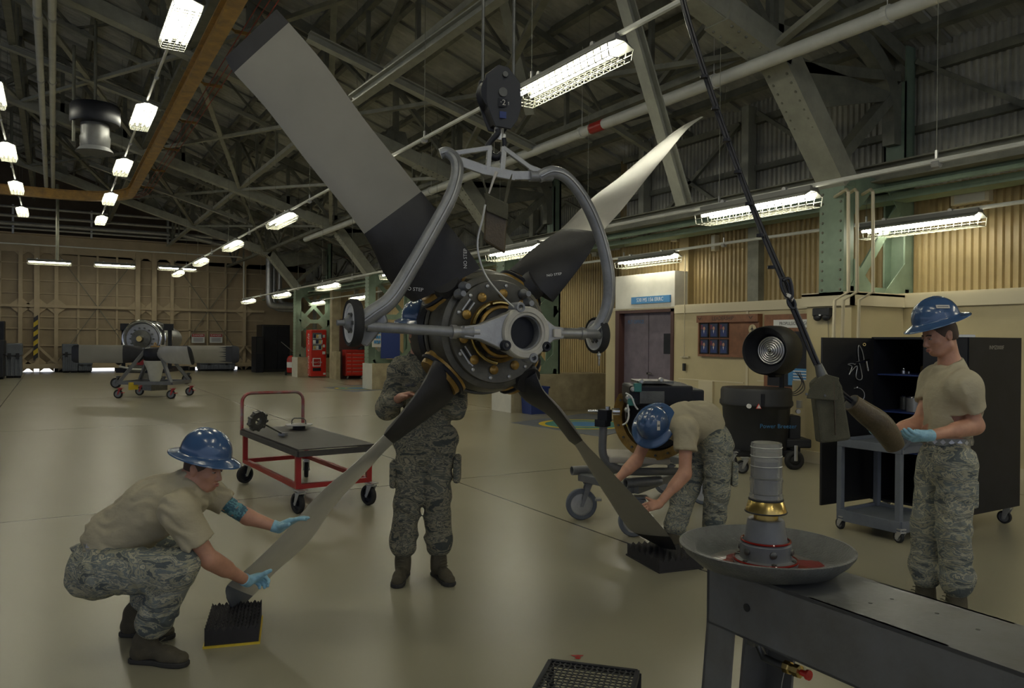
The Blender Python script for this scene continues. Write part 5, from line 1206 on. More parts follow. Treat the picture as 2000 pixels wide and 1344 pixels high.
m = MB(); m.tube([h0, V((h0.x,h0.y,hz-.1))] + [V((h0.x,h0.y,hz-.1))+ex*(.1*(1-math.cos(a)))+UP*(.1*math.sin(a)) for a in (.4,.8,1.2,1.57)] + [V((h1.x,h1.y,hz-.1))-ex*(.1*(1-math.cos(a)))+UP*(.1*math.sin(a)) for a in (1.57,1.2,.8,.4)] + [V((h1.x,h1.y,hz-.1)), h1], .019, n=12); m.build('push_handle', mat('worn_red',(.30,.03,.025),.3,.5,.6,7,col2=(.25,.23,.22)), t, True)
# tools on the cart
g = H(517,862,zt+.002); t = thing('puller_tool', 'dark geared puller tool with a long shaft lying on the cart deck', 'tool', g)
c = P(503,822,(g-CP).dot(CM@V((0,0,-1)))+.03); c.z = max(c.z, zt+.12); axx = (RT*.75 - FW*.55 - UP*.28).normalized(); rr_ = .105
m = MB(); m.ring(c, axx, [(.035,-.02),(.05,-.025),(.085,-.015),(.1,-.02),(.1,.02),(.085,.015),(.05,.025),(.035,.02)], 22)
for i in range(9): a = 2*PI*i/9; S,U,_ = frame(axx); m.cyl(c+(S*math.cos(a)+U*math.sin(a))*.095-axx*.025, c+(S*math.cos(a)+U*math.sin(a))*.095+axx*.03, .016, n=8)
m.build('head', 'dark_metal', t, True)
e = H(553,848,zt+.028); m = MB(); m.cyl(c-axx*.05, e, .009, n=10); m.build('shaft', 'dark_metal', t, True)
m = MB(); m.box(e, (.06,.09,.035), .6); m.cyl(e-V((0,0,.0)), e-V((0,0,.025)), .02, n=10); m.build('foot', 'cast_grey', t, bevel=.006)
m = MB(); m.sphere(c-axx*.08, .022); m.build('knob', 'black_satin', t, True)
g = H(584,838,zt+.002); t = thing('lid_plate', 'round steel plate with a hoop handle standing on the cart deck', 'plate', g)
m = MB(); m.cyl(g, g+V((0,0,.045)), .07, n=24); m.build('foot', 'black_rubber', t, True)
m = MB(); m.cyl(g+V((0,0,.047)), g+V((0,0,.055)), .15, n=36); m.build('disc', 'galv', t, True)
m = MB(); m.tube([g+RT*-.085+V((0,0,.055)), g+RT*-.08+V((0,0,.10)), g+RT*-.055+V((0,0,.125)), g+RT*.05+V((0,0,.125)), g+RT*.075+V((0,0,.10)), g+RT*.08+V((0,0,.055))], .007, n=8); m.build('hoop_handle', 'dark_metal', t, True)
# ---- grey utility cart at right
zt = .80
f0 = H(1628,856,zt); f1 = H(1782,868,zt) 
d1 = H(1642,1032); d2 = H(1756,1060)
wl, wr, wb = H(1641,1033), H(1755,1060), None
exu = (wr-wl); Lu = exu.length; exu.normalize(); eyu = V((-exu.y,exu.x,0)); eyu = eyu if eyu.dot(FW) > 0 else -eyu; Du = .55
t = thing('utility_cart', 'grey plastic two-shelf utility cart in front of the black tool cabinet', 'cart', wl+exu*Lu/2+eyu*Du/2)
def U(a, b, z): return wl+exu*(Lu*a)+eyu*(Du*b)+V((0,0,z))
for z, h in ((zt,.07),(.17,.10)):
    m = MB(); m.prism([U(-.03,-.03,z-.03),U(1.05,-.03,z-.03),U(1.05,1.03,z-.03),U(-.03,1.03,z-.03)], (0,0,.012))
    for a, b in (((-.03,-.03),(1.05,-.03)),((1.05,-.03),(1.05,1.03)),((1.05,1.03),(-.03,1.03)),((-.03,1.03),(-.03,-.03))): m.bar(U(*a,z-h/2+.01),U(*b,z-h/2+.01),.025,h)
    m.build('shelf', 'case_grey', t, bevel=.004)
for a, b in ((.0,.0),(1.,.0),(1,1),(0,1)): m = MB(); m.bar(U(a,b,zt-.05),U(a,b,.15),.05); m.build('leg', 'case_grey', t, bevel=.006); caster(None, t, U(a,b,0), .05, .028, -eyu*.3+exu, 'galv')
m = MB(); m.tube([U(1.05,0,zt-.02),U(1.16,0,zt+.05),U(1.16,1,zt+.05),U(1.05,1,zt-.02)], .014); m.build('handle', 'case_grey', t, True)
# ---- black tool cabinet with open door
b0 = H(1700,905); b1 = H(1990,940)
t = thing('tool_cabinet', 'tall black double-door tool cabinet on casters, left door open, behind the man at right', 'cabinet', V((8.2,4.4,0)))
XC = 8.55
# cabinet front roughly faces the viewer's left; corner posts from the photo
cl_ = P(1702,900,7.35); cr_ = P(1888,930,6.65); cb_ = P(1990,930,7.1)
for p in (cl_,cr_,cb_): p.z = 0
zt = 1.72; zc = .17
dep = cb_-cr_
m = MB(); th = .02
m.prism([cl_+V((0,0,zt)), cr_+V((0,0,zt)), cr_+dep+V((0,0,zt)), cl_+dep+V((0,0,zt))], (0,0,-.02)); m.prism([cl_+V((0,0,zc)), cr_+V((0,0,zc)), cr_+dep+V((0,0,zc)), cl_+dep+V((0,0,zc))], (0,0,.02))
m.bar(cr_+dep/2+V((0,0,(zt+zc)/2))-dep/2, cr_+dep+V((0,0,(zt+zc)/2)), .02, zt-zc); m.bar(cl_+V((0,0,(zt+zc)/2)), cl_+dep+V((0,0,(zt+zc)/2)), .02, zt-zc); m.bar(cl_+dep+V((0,0,(zt+zc)/2)), cr_+dep+V((0,0,(zt+zc)/2)), .02, zt-zc)
m.build('body', 'black_satin', t)
fr = (cr_-cl_); Lf = fr.length; fr.normalize(); fo = dep.normalized()
for z in (.65, 1.02, 1.37):
    m = MB(); m.prism([cl_+fr*.02+fo*.05+V((0,0,z)), cr_-fr*.02+fo*.05+V((0,0,z)), cr_-fr*.02+dep*.95+V((0,0,z)), cl_+fr*.02+dep*.95+V((0,0,z))], (0,0,-.012)); m.build('shelf', 'blue_panel', t)
m = MB(); a = cl_+fr*(Lf*.56); m.bar(a+V((0,0,(zt+zc)/2)), cr_+V((0,0,(zt+zc)/2)), .018, zt-zc-.02); dR = m.build('door', 'black_paint', t)
m = MB(); q = a+fr*.05-fo*.015+V((0,0,1.32)); m.box(q, (.02,.02,.07)); m.build('handle', 'brass', dR)
dl = P(1603,900,7.0); dl.z = 0
m = MB(); m.bar(cl_+V((0,0,(zt+zc)/2)), dl+V((0,0,(zt+zc)/2)), .02, zt-zc-.02); dL = m.build('door', 'black_paint', t)
for q in ((cl_+cr_)/2-fr*Lf*.42+fo*.08, cr_-fr*.08+fo*.08, cb_-fr*.08-fo*.08, cl_+dep*.9+fr*.1): caster(None, t, (q.x,q.y,0), .06, .035, fr, 'galv', top=zc)
# stencilled code on the side
sp_ = cr_+dep*.5+V((0,0,1.63)); m = MB(); m.text('INMZ0000F', sp_+fr*.014, dep.normalized(), UP, .035, depth=.0); m.build('lettering', 'galv', t)
m = MB(); q = cr_-fr*.3+dep*.4+V((0,0,zt+.012)); m.box(q, (.32,.22,.022), .9); o = m.build('binder', 'white'); tag(o, 'white binder lying on top of the black tool cabinet', 'binder')
m = MB(); m.box(q+V((0,0,.0125)), (.31,.21,.003), .9); m.build('cover', 'paper', o)
# tools on the open door
dn = (dl-cl_).normalized(); dd_ = lambda px, py: (lambda r_: CP + r_*((cl_-CP).dot(dn.cross(UP))/r_.dot(dn.cross(UP))) - (ray(px,py)*.035))(ray(px,py))
t = thing('hose_gun', 'chrome blow gun with a pale coiled hose hanging on the open black cabinet door', 'blow gun', dd_(1690,720))
m = MB(); m.tube([dd_(1670,709), dd_(1697,703)], .012); m.tube([dd_(1692,705), dd_(1695,724)], .014); m.build('gun', 'chrome', t, True)
m = MB(); m.tube(smooth_path([dd_(1688,705), dd_(1684,685), dd_(1677,675), dd_(1677,700), dd_(1684,735), dd_(1679,742), dd_(1672,736), dd_(1674,715), dd_(1662,726), dd_(1658,732), dd_(1664,716), dd_(1656,712), dd_(1664,710), dd_(1670,712)],5), .004, n=6); m.build('hose', 'galv', t, True)
m = MB(); m.torus(dd_(1688,673), FW, .012, .005, 14, 6); m.build('hanging_hook', 'brass', t, True)
t = thing('wire_coil', 'thin wire coil hanging low on the open black cabinet door', 'wire', dd_(1672,770))
m = MB(); m.torus(dd_(1674,772), FW, .07, .003, 28, 5); m.build('loop', 'galv', t, True); m = MB(); m.sphere(dd_(1674,757), .012); m.build('clip', 'chrome', t, True)
# things on the cabinet shelves
def shelfpt(px, z, b=.35): p = cl_+fr*px*Lf+dep*b; return V((p.x,p.y,z))
def lid_pot(c, r, h, lab, nm='steel_pot', mt='galv'):
    m = MB(); m.lathe(c, UP, [(0,0),(r,0),(r,h),(r*.97,h),(0,h)], 28); o = m.build(nm, mt, None, True); tag(o, lab, 'pot'); m = MB(); m.torus(c+V((0,0,h)), UP, r, .006, 28, 6); m.build('rim', 'chrome', o, True); return o
pot = lid_pot(shelfpt(.34,1.022,.25), .085, .135, 'round steel pot on the middle shelf of the black cabinet')
m = MB(); q = shelfpt(.45,1.02+.12,.2); m.cyl(q, q+RT*.03, .012); m.build('valve', 'red_bright', pot, True)
lid_pot(shelfpt(.12,1.022,.4), .04, .13, 'narrow dark canister on the middle shelf, left of the steel pot', 'canister', 'dark_metal')
q = shelfpt(.17,1.372,.3); m = MB(); m.cyl(q, q+V((0,0,.03)), .03, n=14); m.sphere(q+V((0,0,.045)), .018); m.cyl(q+RT*.05, q+RT*.05+V((0,0,.02)), .015, n=10); o = m.build('fitting', 'chrome', None, True); tag(o, 'small chrome fitting on the top shelf of the black cabinet', 'fitting')
q = shelfpt(.43,1.372,.3); m = MB(); m.box(q+V((0,0,.035)), (.13,.08,.07), .9); o = m.build('wooden_block', 'canvas_brown'); tag(o, 'brown block with round holes on the top shelf of the black cabinet', 'block')
for k in (-1,0,1): m = MB(); qq = q+V((0,0,.071))+fr*(k*.04); m.cyl(qq, qq+V((0,0,.01)), .014, n=10); m.build('plug', 'brass', o)
for i in range(5):
    q = shelfpt(.2+.06*i,.652,.25+.1*(i%2)); m = MB(); m.lathe(q, UP, [(0,0),(.018,0),(.018,.03+.01*(i%2)),(0,.035+.01*(i%2))], 10); o = m.build('socket_piece', 'chrome' if i%2 else 'dark_metal', None, True); tag(o, 'small metal fitting among five on the lower shelf of the black cabinet', 'fitting', 'small fittings on the lower cabinet shelf')
# ---- fan drum and black misting unit
t = thing('misting_cooler', 'black wheeled evaporative cooler with a round drum fan on a post, by the cream wall', 'cooler', V((0,0,0)))
bc = H(1487,905); t.matrix_world = Matrix.Translation(bc); W[t] = Matrix.Translation(bc)
dB = (bc-CP).dot(CM@V((0,0,-1))); s = dB/1500
def C(dx, dz, df=0.): return bc + RT*(dx*s) + UP*(dz*s) + FW*df
R1 = 72*s
m = MB(); m.lathe(bc+RT*(-12*s), UP, [(0,30*s),(R1*.82,30*s),(R1*.86,42*s),(R1*.92,110*s),(R1,116*s),(R1,122*s),(R1*.97,126*s),(R1*.97,143*s),(R1*.93,148*s),(0,150*s)], 48, squash=.9); bo = m.build('tank', 'black_plastic', t, True)
m = MB(); m.box(C(55,60,-.05), (.16,.3,.5), math.atan2(RT.y,RT.x)); m.box(C(58,44,-.12), (.34,.34,.12), math.atan2(RT.y,RT.x)); m.box(C(-10,24,0), (R1*1.7,.5,.10), math.atan2(RT.y,RT.x)); m.build('chassis', 'black_plastic', t, bevel=.02)
m = MB(); m.box(C(-20,128,-R1*.93), (.05,.03,.17), math.atan2(RT.y,RT.x)); m.build('latch', 'black_satin', t, bevel=.008)
m = MB(); m.text('Power Breezer', C(8,80,-R1*.97), RT, UP, .055, depth=.0); m.build('lettering', 'blue_sign', bo)
m = MB(); cq = C(-29,117,-R1*1.0); m.prism([cq+RT*-.035-UP*.03, cq+RT*.035-UP*.03, cq+UP*.035], FW*.02); q = m.build('warning_label', 'red_bright', bo); m = MB(); cq = cq-FW*.002; m.prism([cq+RT*-.026-UP*.024, cq+RT*.026-UP*.024, cq+UP*.026], FW*.005); m.build('triangle', 'white', q)
m = MB(); m.cyl(C(-46,117,-R1*.9), C(-46,117,-R1*.96), .03, n=18); m.build('round_label', 'white', bo, True)
m = MB(); m.cyl(C(38,20,.0), C(38,190,.0), .035, n=16); m.build('post', 'black_satin', t, True)
fc_ = P(1492,685,dB-.28); fa = (-FW*.72 - RT*.69+UP*.0).normalized(); bk = -fa
Rf = 47*s*.98
m = MB(); m.ring(fc_, fa, [(Rf*.96,0),(Rf,-.02),(Rf*1.05,-.2),(Rf*1.05,-.44),(Rf*.9,-.50),(Rf*.6,-.51),(Rf*.6,-.48),(Rf*.86,-.46),(Rf*.92,-.3),(Rf*.9,-.03)], 56); dr_ = m.build('drum', 'black_plastic', t, True)
m = MB(); m.lathe(fc_, fa, [(0,-.24),(Rf*.62,-.24),(Rf*.66,-.2),(Rf*.9,-.03)], 48, cap=False); m.build('baffle', 'black_satin', dr_, True)
for k, rr_ in enumerate((.56,.46,.37,.28,.19,.1)):
    m = MB(); m.torus(fc_+bk*(.215-.008*k), fa, Rf*rr_, .012, 40, 8); m.build('guard_ring', 'alu', dr_, True)
m = MB(); m.lathe(fc_+bk*.225, fa, [(Rf*.58,0),(Rf*.5,.004),(0,.01)], 36); m.build('fan_hub', 'galv', dr_, True)
m = MB(); m.sphere(fc_+bk*.17, .03); m.build('nozzle', 'dark_metal', dr_, True)
m = MB(); m.prism([fc_+bk*.1-UP*(Rf*.98)+RT*.0, fc_+bk*.42-UP*(Rf*.98), fc_+bk*.4-UP*(Rf*1.12), fc_+bk*.16-UP*(Rf*1.12)], RT*.1); m.build('mount', 'black_plastic', dr_)
for j in range(3):
    m = MB(); m.tube(smooth_path([C(60+4*j,180,0)-FW*.1, C(72+3*j,160-6*j,0)-FW*.1, C(60,142-4*j)-FW*.1, C(44,140)-FW*.1],5), .006, n=6); m.build('cable', 'hose_black', t, True)
m = MB(); m.box(C(68,117,-.1), (.08,.06,.10), .4); m.cyl(C(62,104,-.14), C(62,104,-.18), .03, n=14); m.build('control_box', 'galv', t)
w1 = H(1449,925); w2 = H(1551,917)
caster(None, t, w1, .085, .045, RT, 'galv'); 
m = MB(); c = w2+UP*.12; m.torus(c, FW, .09, .04, 32, 10); m.lathe(c, -FW, [(.06,-.03),(.06,.03),(.03,.05),(0,.05)], 20); ww = m.build('rear_wheel', 'black_rubber', t, True); m = MB(); m.bar(c-FW*.06, c-FW*.06+UP*.2, .03); m.build('fork', 'galv', ww)
caster(None, t, w1+FW*.5, .085, .045, RT, 'galv')
# ---- engine build-up dolly behind the bending man
g0 = H(1135,1015); g1 = H(1237,1048)
t = thing('engine_dolly', 'grey tubular engine dolly on large casters behind the bending man', 'dolly', H(1240,1000))
e1_ = (g1-g0).normalized(); Ld = (g1-g0).length; e2_ = (RT*.93+FW*.36).normalized(); 
caster(None, t, g0, .145, .055, RT+FW*.1, 'cast_grey', 'case_grey', 'galv', top=.36, brake='galv'); caster(None, t, g1, .13, .055, RT, 'cast_grey', 'case_grey', 'galv', top=.34, brake='galv')
g2 = H(1372,985); g3 = H(1300,965); caster(None, t, g2, .13, .05, RT, 'cast_grey', 'case_grey', 'galv', top=.34, brake='galv'); caster(None, t, g3, .13, .05, RT, 'cast_grey', 'case_grey', 'galv', top=.34)
zf = .40; u = lambda p, z=zf: V((p.x,p.y,z))
m = MB()
for a, b in ((g0,g1),(g1,g2),(g2,g3),(g3,g0)): m.bar(u(a),u(b),.09,.07)
m.build('frame', 'grey_paint', t, bevel=.008)
for a, l in ((u(g0,.46)-e2_*.02,.34),(u(g1,.46)-e1_*.0,.36)): m = MB(); m.ring(a, e2_, [(.035,-.08),(.042,-.08),(.042,l-.1),(.035,l-.1)], 22); m.build('tube_socket', 'cast_grey', t, True)
m = MB(); dU = 6.35; m.tube(smooth_path([P(1179,800,dU),P(1178,840,dU),P(1177,880,dU),P(1184,900,dU),P(1205,915,dU),P(1240,921,dU+.05),P(1330,921,dU+.3),P(1420,921,dU+.5)],4), .034, n=14); m.build('upright_tube', 'grey_paint', t, True)
m = MB(); m.box(P(1177,826,dU), (.1,.1,.06), .4); m.box(P(1181,812,dU), (.09,.09,.1), .4); m.build('clamp_block', 'black_satin', t, bevel=.006)
m = MB(); m.cyl(P(1148,803,dU), P(1186,803,dU), .014, n=12); m.cyl(P(1196,804,dU), P(1210,804,dU), .03, n=10); m.cyl(P(1187,794,dU), P(1187,820,dU), .02, n=12); m.build('adjuster_screw', 'chrome', t, True)
m = MB(); a, b = P(1190,893,dU-.05), P(1310,897,dU+.2); m.prism([a, b, b+FW*.5, a+FW*.5], (0,0,-.05)); m.build('drip_cloth', 'paper', t, bevel=.015)
# engine nose in the dolly
t = thing('engine_gearbox', 'dark engine gearbox with an amber horseshoe ring, mounted in the grey dolly', 'gearbox', P(1270,880,6.7))
ec = P(1278,815,6.55); ea = (-FW*.86-RT*.5).normalized(); S_, U_, A_ = frame(ea)
pts = [ec + S_*(.345*math.cos(a)) + U_*(.345*math.sin(a)) for a in [math.radians(150)+math.radians(245)*i/30 for i in range(31)]]
m = MB(); vs = []; n_ = 31
for i, a in enumerate([math.radians(148)+math.radians(244)*i/30 for i in range(31)]):
    for (r_, h_) in ((.285,-.045),(.36,-.045),(.36,.045),(.285,.03)): vs.append(ec+S_*(r_*math.cos(a))+U_*(r_*math.sin(a))+A_*h_)
m.add(vs, [(4*i+j,4*i+(j+1)%4,4*i+4+(j+1)%4,4*i+4+j) for i in range(30) for j in range(4)] + [(0,1,2,3),(120,121,122,123)]); ho = m.build('horseshoe_ring', 'amber', t, True)
for i in range(12):
    a = math.radians(155+20*i); m = MB(); c = ec+S_*(.32*math.cos(a))+U_*(.32*math.sin(a))+A_*.04; m.cyl(c, c+A_*.012, .010, n=8); m.build('bolt', 'dark_metal', ho)
m = MB(); m.lathe(ec-A_*.05, A_, [(0,-.5),(.28,-.5),(.30,-.3),(.29,-.02),(.27,.0),(0,.0)], 40); m.build('core', 'black_satin', t, True)
m = MB(); bx = P(1268,770,6.5); rot = math.atan2(RT.y,RT.x)
m.box(bx+RT*.06, (.52,.45,.17), rot); m.box(bx+RT*.28+FW*.05-UP*.02, (.3,.4,.14), rot); m.build('accessory_box', 'black_satin', t, bevel=.015)
m = MB(); m.box(bx-RT*.02-FW*.23-UP*.01, (.2,.03,.1), rot); m.box(bx+UP*.11+RT*.02, (.3,.35,.02), rot); m.build('bracket', 'dark_metal', t)
m = MB(); m.box(P(1245,757,6.25), (.06,.06,.07), rot); m.box(P(1232,785,6.25), (.05,.05,.06), rot); m.build('connector', 'teal', t, bevel=.006)
m = MB(); m.tube(smooth_path([P(1222,768,6.22),P(1233,775,6.2),P(1240,792,6.2),P(1246,800,6.2)],4), .007); m.tube(smooth_path([P(1226,790,6.22),P(1228,812,6.2),P(1224,825,6.2),P(1216,830,6.22)],4), .007); m.build('wiring', 'white', t, True)
for px, py in ((1236,760),(1226,776),(1224,800),(1252,745),(1290,742)):
    m = MB(); c = P(px,py,6.27); m.lathe(c, -FW, [(.02,0),(.022,.03),(.012,.04),(0,.04)], 12); m.build('plug', 'galv', t, True)
# ---- pendant cable, loop, canvas bag and leather sleeve at right
t = thing('pendant_cable', 'black bundled cable slanting down from the roof to the olive bag at right', 'cable', P(1600,720,4.0))
dc = 4.0
m = MB()
for o_ in (-1,1): m.tube(smooth_path([P(1328+o_*2.5,-60,dc+.5),P(1336+o_*3,10,dc+.45),P(1392+o_*3,190,dc+.35),P(1468+o_*3,400,dc+.2),P(1530+o_*3.5,548,dc+.05),P(1545+o_*3.5,590,dc),P(1566+o_*4,640,dc),P(1586+o_*4,690,dc),P(1601+o_*4,722,dc)],5), .0095, n=8)
m.build('cable', 'hose_black', t, True)
m = MB()
for c,(w,h) in (((1534,562),(.022,.05)),((1546,592),(.02,.028))):
    p_ = P(*c,dc-.02); m.tube([p_+RT*(w*math.cos(a))*.9+UP*(h*math.sin(a))+(RT*(-.3*h*math.sin(a))) for a in [2*PI*i/16 for i in range(17)]], .0075, n=8, cap=False)
m.tube(smooth_path([P(1529,548,dc-.03),P(1542,545,dc-.03),P(1548,575,dc-.03),P(1541,585,dc-.03)],4), .009); m.build('loop', 'hose_black', t, True)
m = MB(); m.cyl(P(1539,584,dc-.012), P(1543,579,dc-.01), .026, n=14); m.build('tape', 'paper', t, True)
m = MB()
for k in range(7): c = P(1375+k*22,150+k*62,dc+.33-.04*k); m.cyl(c-UP*.008, c+UP*.008, .022, n=10)
m.each('tie', 'black_satin', t)
m = MB(); m.tube([P(1598,712,dc-.02),P(1606,735,dc-.02)], [.02,.03], n=10); m.build('end_fitting', 'dark_metal', t, True)
t = thing('canvas_bag', 'olive canvas bag with a snapped flap hanging on the end of the pendant cable', 'bag', P(1620,865,4.))
m = MB(); f = [P(1585,748,dc),P(1600,735,dc),P(1634,740,dc),P(1642,755,dc),P(1659,858,dc),P(1630,862,dc),P(1598,865,dc),P(1594,820,dc)]; m.prism([x-FW*.03 for x in f], FW*.08); m.build('bag', 'canvas', t, bevel=.014)
m = MB(); f = [P(1590,738,dc),P(1606,730,dc),P(1632,737,dc),P(1628,782,dc),P(1569,777,dc),P(1574,760,dc)]; m.prism([x-FW*.05 for x in f], FW*.014); fl = m.build('flap', 'canvas', t, bevel=.005)
for q in ((1611,773),(1575,770)): m = MB(); c = P(*q,dc-.052); m.lathe(c, -FW, [(.007,0),(.007,.003),(0,.004)], 12); m.build('snap', 'dark_metal', fl, True)
m = MB(); m.bar(P(1628,745,dc-.045), P(1632,850,dc-.045), .012,.004); m.build('seam_strap', 'canvas_brown', t)
# ================================================================== people: smooth implicit bodies
class SDF:
    def __init__(s): s.p = []
    def cap(s, a, b, ra, rb=None, k=.02, flat=None, sub=False):
        s.p.append(('c', np.array(a, float), np.array(b, float), ra, ra if rb is None else rb, k, flat)); return s
    def ell(s, c, r, R=None, k=.02):
        s.p.append(('e', np.array(c, float), np.array(r, float), np.array(R if R is not None else Matrix.Identity(3)), k)); return s
    def cut(s, c, r, R=None, k=.01):
        s.p.append(('x', np.array(c, float), np.array(r, float), np.array(R if R is not None else Matrix.Identity(3)), k)); return s
    def plane(s, c, n, box=None):
        """keep the side away from n; only within radius box of c"""
        s.p.append(('p', np.array(c, float), np.array(V(n).normalized(), float), box)); return s
    def grow(s, g):
        o = SDF()
        for q in s.p:
            if q[0] == 'c': o.p.append(('c', q[1], q[2], q[3]+g, q[4]+g, q[5], q[6]))
            elif q[0] == 'e': o.p.append(('e', q[1], q[2]+g, q[3], q[4]))
        return o
    def mesh(s, h=.008, wr=None):
        lo = np.full(3, 1e9); hi = -lo
        for q in s.p:
            if q[0] == 'c': r = max(q[3], q[4])+.03; lo = np.minimum(lo, np.minimum(q[1], q[2])-r); hi = np.maximum(hi, np.maximum(q[1], q[2])+r)
            elif q[0] == 'e': r = max(q[2])+.03; lo = np.minimum(lo, q[1]-r); hi = np.maximum(hi, q[1]+r)
        n = np.ceil((hi-lo)/h).astype(int)+1
        D = np.full(n, 1., np.float32); ax = [lo[i]+h*np.arange(n[i]) for i in range(3)]
        def region(a, b, pad):
            i0 = np.maximum(0, np.floor((a-pad-lo)/h).astype(int)); i1 = np.minimum(n, np.ceil((b+pad-lo)/h).astype(int)+1)
            g = np.meshgrid(*[ax[i][i0[i]:i1[i]] for i in range(3)], indexing='ij'); return tuple(slice(i0[i], i1[i]) for i in range(3)), np.stack(g, -1).astype(np.float32)
        for q in s.p:
            if q[0] == 'c':
                _, a, b, ra, rb, k, flat = q; sl, X = region(np.minimum(a,b), np.maximum(a,b), max(ra,rb)+k+3*h)
                if 0 in X.shape: continue
                ab = b-a; L = ab.dot(ab)+1e-9; t = np.clip(((X-a)@ab)/L, 0, 1); P_ = X - (a+t[...,None]*ab)
                if flat is not None:
                    nv = np.array(V(flat[0]).normalized()); f = flat[1]; c = P_@nv; d2 = (P_**2).sum(-1) + c*c*(1/(f*f)-1); r = ra+(rb-ra)*t; l = np.sqrt(d2); 
                    tl = np.sqrt((P_**2).sum(-1))+1e-6; d = (l-r)*np.clip(tl/(l+1e-6), f, 1)
                else: d = np.sqrt((P_**2).sum(-1)) - (ra+(rb-ra)*t)
            elif q[0] in 'ex':
                _, c, r, R, k = q; m = max(r); sl, X = region(c, c, m+k+3*h)
                if 0 in X.shape: continue
                Y_ = (X-c)@R; l = np.sqrt(((Y_/r)**2).sum(-1)); g = np.sqrt(((Y_/(r*r))**2).sum(-1))+1e-6; d = l*(l-1)/g
                d = np.where(l < .3, -min(r)*.7, d)
                if q[0] == 'x':
                    o = D[sl]; hh = np.clip(.5 - .5*(o+d)/k, 0, 1); D[sl] = o*(1-hh) - d*hh + k*hh*(1-hh); continue
            elif q[0] == 'p':
                _, c, nv, box = q
                sl, X = region(c, c, box) if box else region(lo, hi, 0)
                d = (X-c)@nv
                if box: d = np.where(((X-c)**2).sum(-1) < box*box, d, -1.)
                D[sl] = np.maximum(D[sl], d); continue
            o = D[sl]; hh = np.clip(.5+.5*(o-d)/k, 0, 1); D[sl] = (o*(1-hh)+d*hh - k*hh*(1-hh)).astype(np.float32)
        if wr is not None:
            g = np.meshgrid(*ax, indexing='ij'); near = np.abs(D) < .05; D[near] += wr(g[0][near], g[1][near], g[2][near])
        return nets(D, lo, h)
def nets(D, lo, h):
    D[0] = D[-1] = 1; D[:,0] = D[:,-1] = 1; D[:,:,0] = D[:,:,-1] = 1
    ins = D < 0; nx, ny, nz = D.shape
    cnt = sum(ins[i:nx-1+i, j:ny-1+j, k:nz-1+k].astype(np.int8) for i in (0,1) for j in (0,1) for k in (0,1))
    act = np.argwhere((cnt > 0) & (cnt < 8)); idx = -np.ones((nx-1,ny-1,nz-1), np.int64); idx[tuple(act.T)] = np.arange(len(act))
    acc = np.zeros((len(act),3)); num = np.zeros(len(act))
    cs = [(i,j,k) for i in (0,1) for j in (0,1) for k in (0,1)]
    val = {c: D[act[:,0]+c[0], act[:,1]+c[1], act[:,2]+c[2]] for c in cs}
    for c in cs:
        for a in range(3):
            if c[a]: continue
            c2 = list(c); c2[a] = 1; c2 = tuple(c2); v0, v1 = val[c], val[c2]; cr = (v0 < 0) != (v1 < 0)
            t = np.where(cr, v0/(v0-v1+1e-12), 0); p = np.array(c, float)[None].repeat(len(act), 0); p[:,a] += t
            acc[cr] += p[cr]; num[cr] += 1
    vs = lo + h*(act + acc/np.maximum(num,1)[:,None]); F = []
    for a in range(3):
        b, c = (a+1)%3, (a+2)%3; s0 = [slice(1,-1)]*3; s0[a] = slice(0,-1); s1 = list(s0); s1[a] = slice(1,None)
        A0, A1 = ins[tuple(s0)], ins[tuple(s1)]; e = np.argwhere(A0 != A1); off = np.array([1,1,1]); off[a] = 0; e = e + off
        flip = ins[tuple(e.T)]
        def g(db, dc): q = e.copy(); q[:,b] -= db; q[:,c] -= dc; return idx[tuple(q.T)]
        f = np.stack([g(1,1), g(0,1), g(0,0), g(1,0)], 1); f[~flip] = f[~flip][:, ::-1]; F.append(f)
    return vs, np.concatenate(F)
def sdf_obj(s, name, mt, par, h=.008, smooth=1, wr=None, masks=None):
    vs, fs = s.mesh(h, wr); me = bpy.data.meshes.new(name); I = np.array(W[par].inverted()); vs = vs@I[:3,:3].T+I[:3,3]
    me.vertices.add(len(vs)); me.vertices.foreach_set('co', vs.astype(np.float32).ravel()); me.loops.add(len(fs)*4); me.loops.foreach_set('vertex_index', fs.astype(np.int32).ravel())
    me.polygons.add(len(fs)); me.polygons.foreach_set('loop_start', np.arange(0,len(fs)*4,4,dtype=np.int32)); me.polygons.foreach_set('use_smooth', np.ones(len(fs), bool))
    mts = mt if isinstance(mt, (list,tuple)) else [mt]
    for q in mts: me.materials.append(MT[q])
    me.update(calc_edges=True)
    if masks:
        fc = vs[fs].mean(1) + np.array(W[par])[:3,3]; mi = np.zeros(len(fs), np.int32)
        for k, fn in enumerate(masks): mi[fn(fc)] = k+1
        me.polygons.foreach_set('material_index', mi)
    me.validate(); o = bpy.data.objects.new(name, me); COL.objects.link(o); o.parent = par; W[o] = W[par].copy()
    if smooth: q = o.modifiers.new('s', 'SMOOTH'); q.factor = .5; q.iterations = smooth
    return o
